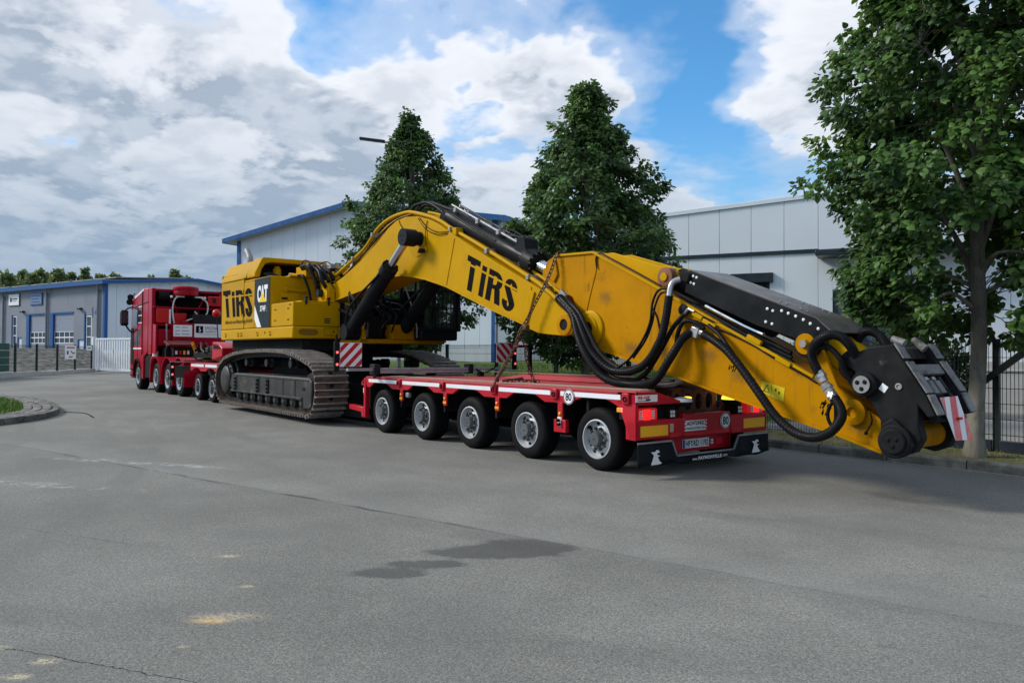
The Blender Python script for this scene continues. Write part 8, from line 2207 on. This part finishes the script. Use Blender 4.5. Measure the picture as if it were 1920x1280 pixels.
# side window, door gap, handle, trims
q = MB(); q.prism([(-26.02, 2.38), (-25.16, 2.36), (-25.16, 3.02), (-25.28, 3.08), (-25.92, 3.06)], TY0 - 0.006, TY0 + 0.01, 'y'); w = q.build('side_window', GLASS, tk)
groove(tk, [(-25.10, TY0 - 0.001, 1.15), (-25.05, TY0 - 0.001, 3.2)], 'y', 0.010); groove(tk, [(-24.35, TY0 - 0.001, 1.3), (-24.35, TY0 - 0.001, 3.6)], 'y', 0.028)
q = MB(); q.prism([(-25.02, 2.42), (-24.62, 2.45), (-24.62, 2.95), (-25.02, 3.0)], TY0 - 0.006, TY0 + 0.01, 'y'); q.build('sleeper_window', GLASS, tk)
q = MB(); q.prism([(-26.16, 3.02), (-23.56, 3.16), (-23.56, 3.20), (-26.14, 3.06)], TY0 - 0.008, TY0 + 0.004, 'y'); q.build('roof_joint', UNDER, tk)
q = MB(); q.box(-26.16, -25.74, TY0 - 0.02, TY0 + 0.02, 1.0, 2.3); q.build('front_corner_vane', UNDER, tk, bevel=0.02)
q = MB(); q.box(-25.42, -25.2, TY0 - 0.04, TY0 - 0.002, 2.2, 2.25); q.build('door_handle', UNDER, tk, bevel=0.01)
for z in (2.45, 2.72, 3.05):
    q = MB(); q.box(-24.95, -24.42, TY0 - 0.012, TY0 - 0.001, z, z + 0.035); q.build('side_trim', WHITEREF, tk, bevel=0.004)
q = MB(); q.box(-26.2, -24.4, TY0 - 0.012, TY0 - 0.001, 1.50, 1.55); q.build('side_trim', WHITEREF, tk)
q = MB(); q.prism([(-25.9, 1.65), (-24.75, 1.65), (-24.55, 2.3), (-25.0, 2.2), (-25.5, 1.95)], TY0 - 0.004, TY0 - 0.001, 'y'); q.build('cab_graphic', pm('dark_graphic', (0.035, 0.004, 0.010), 0.3), tk, sharp=0)
q = MB(); q.tube([(-25.62, TY0 - 0.01, 0.55), (-25.58, TY0 - 0.01, 0.80), (-25.38, TY0 - 0.01, 1.07), (-25.08, TY0 - 0.01, 1.15), (-24.78, TY0 - 0.01, 1.07), (-24.58, TY0 - 0.01, 0.80)], 0.035, 8, 5); q.build('arch_trim', UNDER, tk)
for k in range(3):
    q = MB(); q.box(-26.15, -25.72, TY0 - 0.03, TY0 + 0.1, 0.50 + 0.22 * k, 0.54 + 0.22 * k); q.build('cab_step', UNDER, tk)
# mirrors on a black arm
q = MB(); q.prism([(-26.1, 2.90), (-25.9, 2.98), (-25.75, 2.95), (-25.72, 2.40), (-25.95, 2.38), (-26.12, 2.45)], -0.36, -0.12, 'y'); m_ = q.build('mirror', UNDER, tk, bevel=0.05, seg=3)
q = MB(); q.tube([(-26.0, TY0 + 0.02, 3.12), (-25.95, -0.15, 3.02), (-25.9, -0.22, 2.9)], 0.025, 8, 4); put_sub(q.build('mirror_arm', UNDER, None), m_)
q = MB(); q.tube([(-25.9, -0.2, 2.42), (-25.9, -0.05, 2.2), (-25.92, TY0 + 0.02, 2.12)], 0.03, 8, 4); put_sub(q.build('mirror_arm', UNDER, None), m_)
q = MB(); q.box(-25.722, -25.715, -0.33, -0.15, 2.48, 2.90); put_sub(q.build('mirror_glass', GLASS, None), m_)
# roof: beacons, horns and lamp bar
q = MB(); q.box(-25.3, -25.0, 0.30, 0.5, 3.58, 3.78); q.build('roof_beacon', pm('orange_roof_beacon', (0.75, 0.10, 0.02), 0.25, emit=(1, 0.15, 0.02), estr=0.3), tk, bevel=0.03)
for x, z in ((-26.05, 3.30), (-25.9, 3.47)):
    q = MB(); q.lathe([(0.05, 0), (0.11, 0.05), (0.12, 0.10), (0.10, 0.12), (0.005, 0.12)], (x - 0.08, 0.02, z), (0.8, -0.6, 0.0), 18); q.build('roof_spotlight', UNDER, tk)
q = MB(); q.tube([(-26.0, 0.05, 3.2), (-26.05, 0.05, 3.42), (-25.8, 0.1, 3.62)], 0.02, 6, 4); q.build('lamp_bar', UNDER, tk)
q = MB(); q.prism([(-25.6, 3.48), (-24.2, 3.70), (-24.2, 3.64), (-25.6, 3.40)], TY0 - 0.004, TY0 + 0.02, 'y'); q.build('roof_trim', WHITEREF, tk)
# equipment tower behind the cab
q = MB(); q.box(-23.55, -23.05, 0.07, 0.19, 1.3, 3.66); q.build('tower_post', TRUCKRED, tk, bevel=0.02)
q = MB(); q.box(-23.55, -23.05, 2.39, 2.51, 1.3, 3.66); q.build('tower_post', TRUCKRED, tk, bevel=0.02)
q = MB(); q.box(-23.55, -23.05, 0.19, 2.39, 3.55, 3.64); q.build('tower_top', TRUCKRED, tk, bevel=0.015)
q = MB(); q.box(-23.55, -23.5, 0.19, 2.39, 1.4, 3.55); q.build('tower_back', UNDER, tk)
for z in (2.36, 2.98):
    q = MB(); q.box(-23.5, -22.95, 0.1, 2.48, z - 0.03, z + 0.03); q.build('tower_shelf', TRUCKRED, tk, bevel=0.01)
q = MB(); q.tube([(-23.2, 0.6, 3.5), (-23.2, 0.9, 3.0), (-23.2, 1.0, 2.4)], 0.04, 8, 1); q.tube([(-23.2, 1.95, 3.5), (-23.2, 1.7, 3.0), (-23.2, 1.6, 2.4)], 0.04, 8, 1); q.build('tower_brace', TRUCKRED, tk, kind='stuff')
q = MB(); q.box(-23.45, -22.95, 0.20, 0.70, 2.42, 2.95); q.build('tool_box', BRIGHTRED, tk, bevel=0.03)
q = MB(); q.box(-22.96, -22.93, 0.62, 0.68, 2.40, 2.92); q.build('strap', WHITEREF, tk)
q = MB(); q.box(-23.45, -23.0, 0.78, 1.24, 2.40, 2.80); q.build('tool_box', BRIGHTRED, tk, bevel=0.03)
q = MB(); q.box(-23.3, -22.9, 1.95, 2.40, 3.08, 3.45); q.build('tool_box', BRIGHTRED, tk, bevel=0.03)
q = MB(); q.box(-22.897, -22.893, 2.10, 2.24, 3.20, 3.38); q.build('box_label', DARKSTEEL, tk)
q = MB(); q.cyl((-23.1, 0.30, 3.40), (-23.1, 0.66, 3.40), 0.16, None, 20); q.build('intake_duct', UNDER, tk)
q = MB(); q.lathe([(0.40, -0.02), (0.44, 0.0), (0.44, 0.09), (0.42, 0.11), (0.42, 0.18), (0.44, 0.20), (0.44, 0.27), (0.40, 0.31), (0.02, 0.32)], (-23.0, 1.19, 3.44), (0, 0, 1), 34); q.build('red_drum', TRUCKRED, tk, sharp=35)
q = MB(); q.box(-22.95, -22.80, 0.72, 1.72, 3.34, 3.43); q.build('light_bar', UNDER, tk, bevel=0.02)
for y in (0.80, 1.45):
    q = MB(); q.box(-22.81, -22.79, y, y + 0.30, 3.355, 3.41); q.build('light_bar_lens', LENS, tk)
for y in (0.66, 1.80):
    q = MB(); q.dome((-22.80, y, 3.36), (1, 0, 0), 0.05); q.build('round_lamp', LENS, tk)
TUBEW = pm('white_hose', (0.55, 0.54, 0.53), 0.5, var=0.1)
for P in ([(-22.8, .85, 3.36), (-22.75, .75, 3.25), (-22.72, .68, 2.95), (-22.7, .70, 2.60), (-22.7, .74, 2.40)], [(-22.8, 1.68, 3.36), (-22.72, 1.85, 3.2), (-22.7, 1.88, 2.95), (-22.7, 1.78, 2.72), (-22.7, 1.3, 2.58), (-22.7, 1.15, 2.52)]):
    q = MB(); q.tube(P, 0.026, 8, 6); q.build('pale_pipe', TUBEW, tk)
q = MB(); q.tube([(-22.7, 1.42, 2.86), (-22.7, 1.56, 2.70)], 0.025, 8, 1); q.build('pale_pipe', TUBEW, tk)
q = MB(); q.box(-23.4, -22.6, 1.35, 2.45, 2.43, 2.76); q.build('dark_locker', DARKSTEEL, tk, bevel=0.02)
q = MB(); q.dome((-22.9, 1.15, 2.45), (0.5, 0, 1), 0.16); q.build('red_reel', TRUCKRED, tk)
# lower rack and boards
q = MB(); q.box(-23.2, -22.6, 0.10, 0.16, 1.35, 2.36); q.build('rack_post', TRUCKRED, tk)
q = MB(); q.box(-22.62, -22.58, 0.44, 0.48, 1.35, 2.40); q.build('rack_stay', GREYMET, tk)
q = MB(); q.box(-23.3, -22.7, 0.2, 0.66, 1.62, 2.2); q.build('side_locker', TRUCKRED, tk, bevel=0.02)
q = MB(); q.box(-23.2, -22.55, 0.66, 2.48, 1.55, 2.42); q.build('rear_locker', TRUCKRED, tk, bevel=0.02)
q = MB(); q.box(-22.545, -22.535, 0.67, 1.30, 1.95, 2.36); b = q.build('phone_board', WHITE, tk)
q = MB()
for k in range(3):
    q.box(-22.534, -22.532, 0.73, 0.88, 2.02 + 0.12 * k, 2.055 + 0.12 * k); q.box(-22.534, -22.532, 0.95, 1.22 - 0.03 * k, 2.02 + 0.12 * k, 2.055 + 0.12 * k)
put_sub(q.build('board_print', pm('grey_print', (0.35, 0.36, 0.37), 0.6), None, kind='stuff'), b)
q = MB(); q.box(-22.545, -22.535, 1.38, 2.44, 1.93, 2.41); b = q.build('company_board', WHITE, tk)
q = MB(); q.box(-22.534, -22.532, 1.43, 1.68, 2.09, 2.34); e_ = q.build('company_emblem', LETTER, tk)
q = MB(); q.tube([(-22.53, 1.56, 2.30), (-22.53, 1.55, 2.22), (-22.53, 1.59, 2.19), (-22.53, 1.56, 2.14), (-22.53, 1.52, 2.17)], 0.016, 6, 4); put_sub(q.build('emblem_hook', LETTERW, None), e_)
put_sub(text('company_lettering', 'SPEZIAL', 0.105, (-22.531, 1.97, 2.265), REAR, pm('dark_grey_letter', (0.06, 0.06, 0.065), 0.5), tk, width=0.46), b)
put_sub(text('company_lettering', 'TRANSPORTE', 0.055, (-22.531, 1.94, 2.14), REAR, pm('dark_grey_letter', (0.06, 0.06, 0.065), 0.5), tk, width=0.40), b)
q = MB(); q.box(-22.534, -22.532, 1.55, 2.2, 2.035, 2.05); put_sub(q.build('board_line', pm('grey_print', (0.35, 0.36, 0.37), 0.6), None), b)
# chassis, fenders, coupling
q = MB(); q.box(-26.0, -18.75, 0.80, 1.0, 0.72, 1.02); q.box(-26.0, -18.75, 1.56, 1.76, 0.72, 1.02); q.build('chassis_rail', UNDER, tk, kind='stuff')
q = MB(); q.box(-24.2, -23.0, 0.12, 2.45, 0.45, 1.3); q.build('fuel_tank', UNDER, tk, bevel=0.06)
q = MB(); q.box(-23.0, -19.0, 0.4, 2.2, 1.02, 1.12); q.build('chassis_cover', TRUCKRED, tk)
q = MB(); q.box(-22.7, -22.2, 0.35, 2.3, 1.12, 1.55); q.build('equipment_base', UNDER, tk)
q = MB(); q.prism([(-22.3, 1.72), (-21.7, 1.60), (-21.65, 1.66), (-22.3, 1.80)], 0.3, 1.2, 'y'); q.build('slanted_lid', pm('brown_red_lid', (0.12, 0.02, 0.02), 0.5), tk, bevel=0.01)
q = MB(); q.box(-22.2, -21.8, 0.5, 1.1, 1.25, 1.58); q.build('control_box', UNDER, tk, bevel=0.02)
for k in range(4):
    q = MB(); q.box(-21.79, -21.78, 0.55 + 0.13 * k, 0.62 + 0.13 * k, 1.32, 1.45); q.build('control_dial', (LENS, SIGNRED, SIGNYEL, LENS)[k], tk, bevel=0.01)
for h, nm in ((TAX[1], 0), (TAX[2], 1), (TAX[3], 2)):
    arc_ = []
    for k in range(13):
        a = rad(200 - 220 * k / 12); arc_.append((h + 0.68 * math.cos(a), 0.55 + 0.66 * math.sin(a)))
    strip(arc_, 0.05, 0.50, 0.0, 0.03).build('mudguard', TRUCKRED, tk, sharp=50)
    strip(arc_, 2.08, 2.53, 0.0, 0.03).build('mudguard', TRUCKRED, tk, sharp=50)
q = MB(); q.prism([(-23.12, 0.42), (-23.02, 1.18), (-22.85, 1.25), (-22.7, 1.24), (-22.95, 1.1), (-23.06, 0.42)], 0.04, 0.5, 'y'); q.build('mudguard_skirt', TRUCKRED, tk, bevel=0.01)
q = MB(); q.box(-18.95, -18.90, 0.05, 0.62, 0.45, 1.16); q.build('rear_mudguard', TRUCKRED, tk, bevel=0.02)
q = MB(); q.box(-18.88, -18.86, -0.20, 0.30, 0.62, 0.98); q.build('extension_plate', pm('olive_plate', (0.055, 0.06, 0.05), 0.6, var=0.25), tk, bevel=0.008)
q = MB(); q.box(-18.9, -18.84, -0.34, -0.22, 0.55, 1.10); l = q.build('extension_lamp_post', UNDER, tk, bevel=0.01)
for z in (0.72, 0.95):
    q = MB(); q.dome((-18.84, -0.28, z), (1, 0, 0), 0.035); put_sub(q.build('marker_lamp', LAMPPINK, None), l)
q = MB(); q.tube([(-18.87, -0.34, 1.1), (-18.87, 0.4, 1.1), (-18.87, 0.9, 1.08)], 0.018, 6, 1); q.build('extension_bar', GREYMET, tk)
q = MB(); q.box(-18.9, -18.84, 0.66, 0.74, 0.84, 0.94); q.build('tail_lamp', LAMPRED, tk, bevel=0.01)
q = MB(); q.box(-18.9, -18.86, 0.62, 1.1, 0.50, 0.62); p = q.build('number_plate', pm('pale_blue_plate', (0.25, 0.33, 0.5), 0.4), tk)
put_sub(text('plate_lettering', 'RD 1', 0.07, (-18.855, 0.84, 0.56), REAR, LETTERW, tk), p)
q = MB(); q.lathe([(0.45, 0), (0.48, 0.05), (0.46, 0.09), (0.02, 0.09)], (-20.2, 1.29, 1.14), (0, 0, 1), 26); q.build('fifth_wheel', DARKSTEEL, tk)
q = MB(); q.cyl((-23.0, 0.20, 1.14), (-23.0, 0.20, 1.42), 0.10, None, 16); q.build('white_reservoir', WHITE, tk)
# coiled air line, warning ball pole
q = MB(); P = []
base = [Vector((-21.6, 1.05, 1.75)), Vector((-21.3, 1.15, 1.30)), Vector((-21.0, 1.35, 1.12)), Vector((-20.7, 1.62, 1.20)), Vector((-20.5, 1.75, 1.35))]
C = catmull(base, 40)
for i in range(len(C) - 1):
    t = (C[i + 1] - C[i]).normalized(); n1 = t.orthogonal().normalized(); n2 = t.cross(n1); a = i * 1.15
    P.append(C[i] + n1 * 0.05 * math.cos(a) + n2 * 0.05 * math.sin(a))
q.tube(P, 0.012, 5, 1); q.build('coiled_air_line', pm('yellow_air_line', (0.75, 0.42, 0.01), 0.4), tk)
q = MB(); q.tube([(-21.6, 1.6, 1.5), (-21.3, 1.45, 1.2), (-21.0, 1.5, 0.9), (-20.8, 1.55, 0.6)], 0.05, 8, 4); q.build('blue_hose', pm('blue_hose', (0.01, 0.03, 0.16), 0.5), tk)
q = MB(); q.tube([(-20.6, 1.62, 1.72), (-20.6, 1.56, 2.62)], 0.018, 6, 1); po = q.build('ball_pole', DARKSTEEL, tk)
q = MB(); q.lathe([(0.01, -0.14), (0.09, -0.11), (0.135, -0.04), (0.135, 0.04), (0.09, 0.11), (0.01, 0.14)], (-20.6, 1.55, 2.72), (0, 0, 1), 18); put_sub(q.build('red_ball', BRIGHTRED, None, sharp=60), po)
q = MB(); q.lathe([(0.05, -0.16), (0.07, -0.10), (0.07, 0.10), (0.05, 0.16), (0.01, 0.16)], (-20.6, 1.63, 1.58), (0, 0, 1), 14); put_sub(q.build('yellow_grip', pm('yellow_grip', (0.75, 0.42, 0.01), 0.4), None, sharp=60), po)
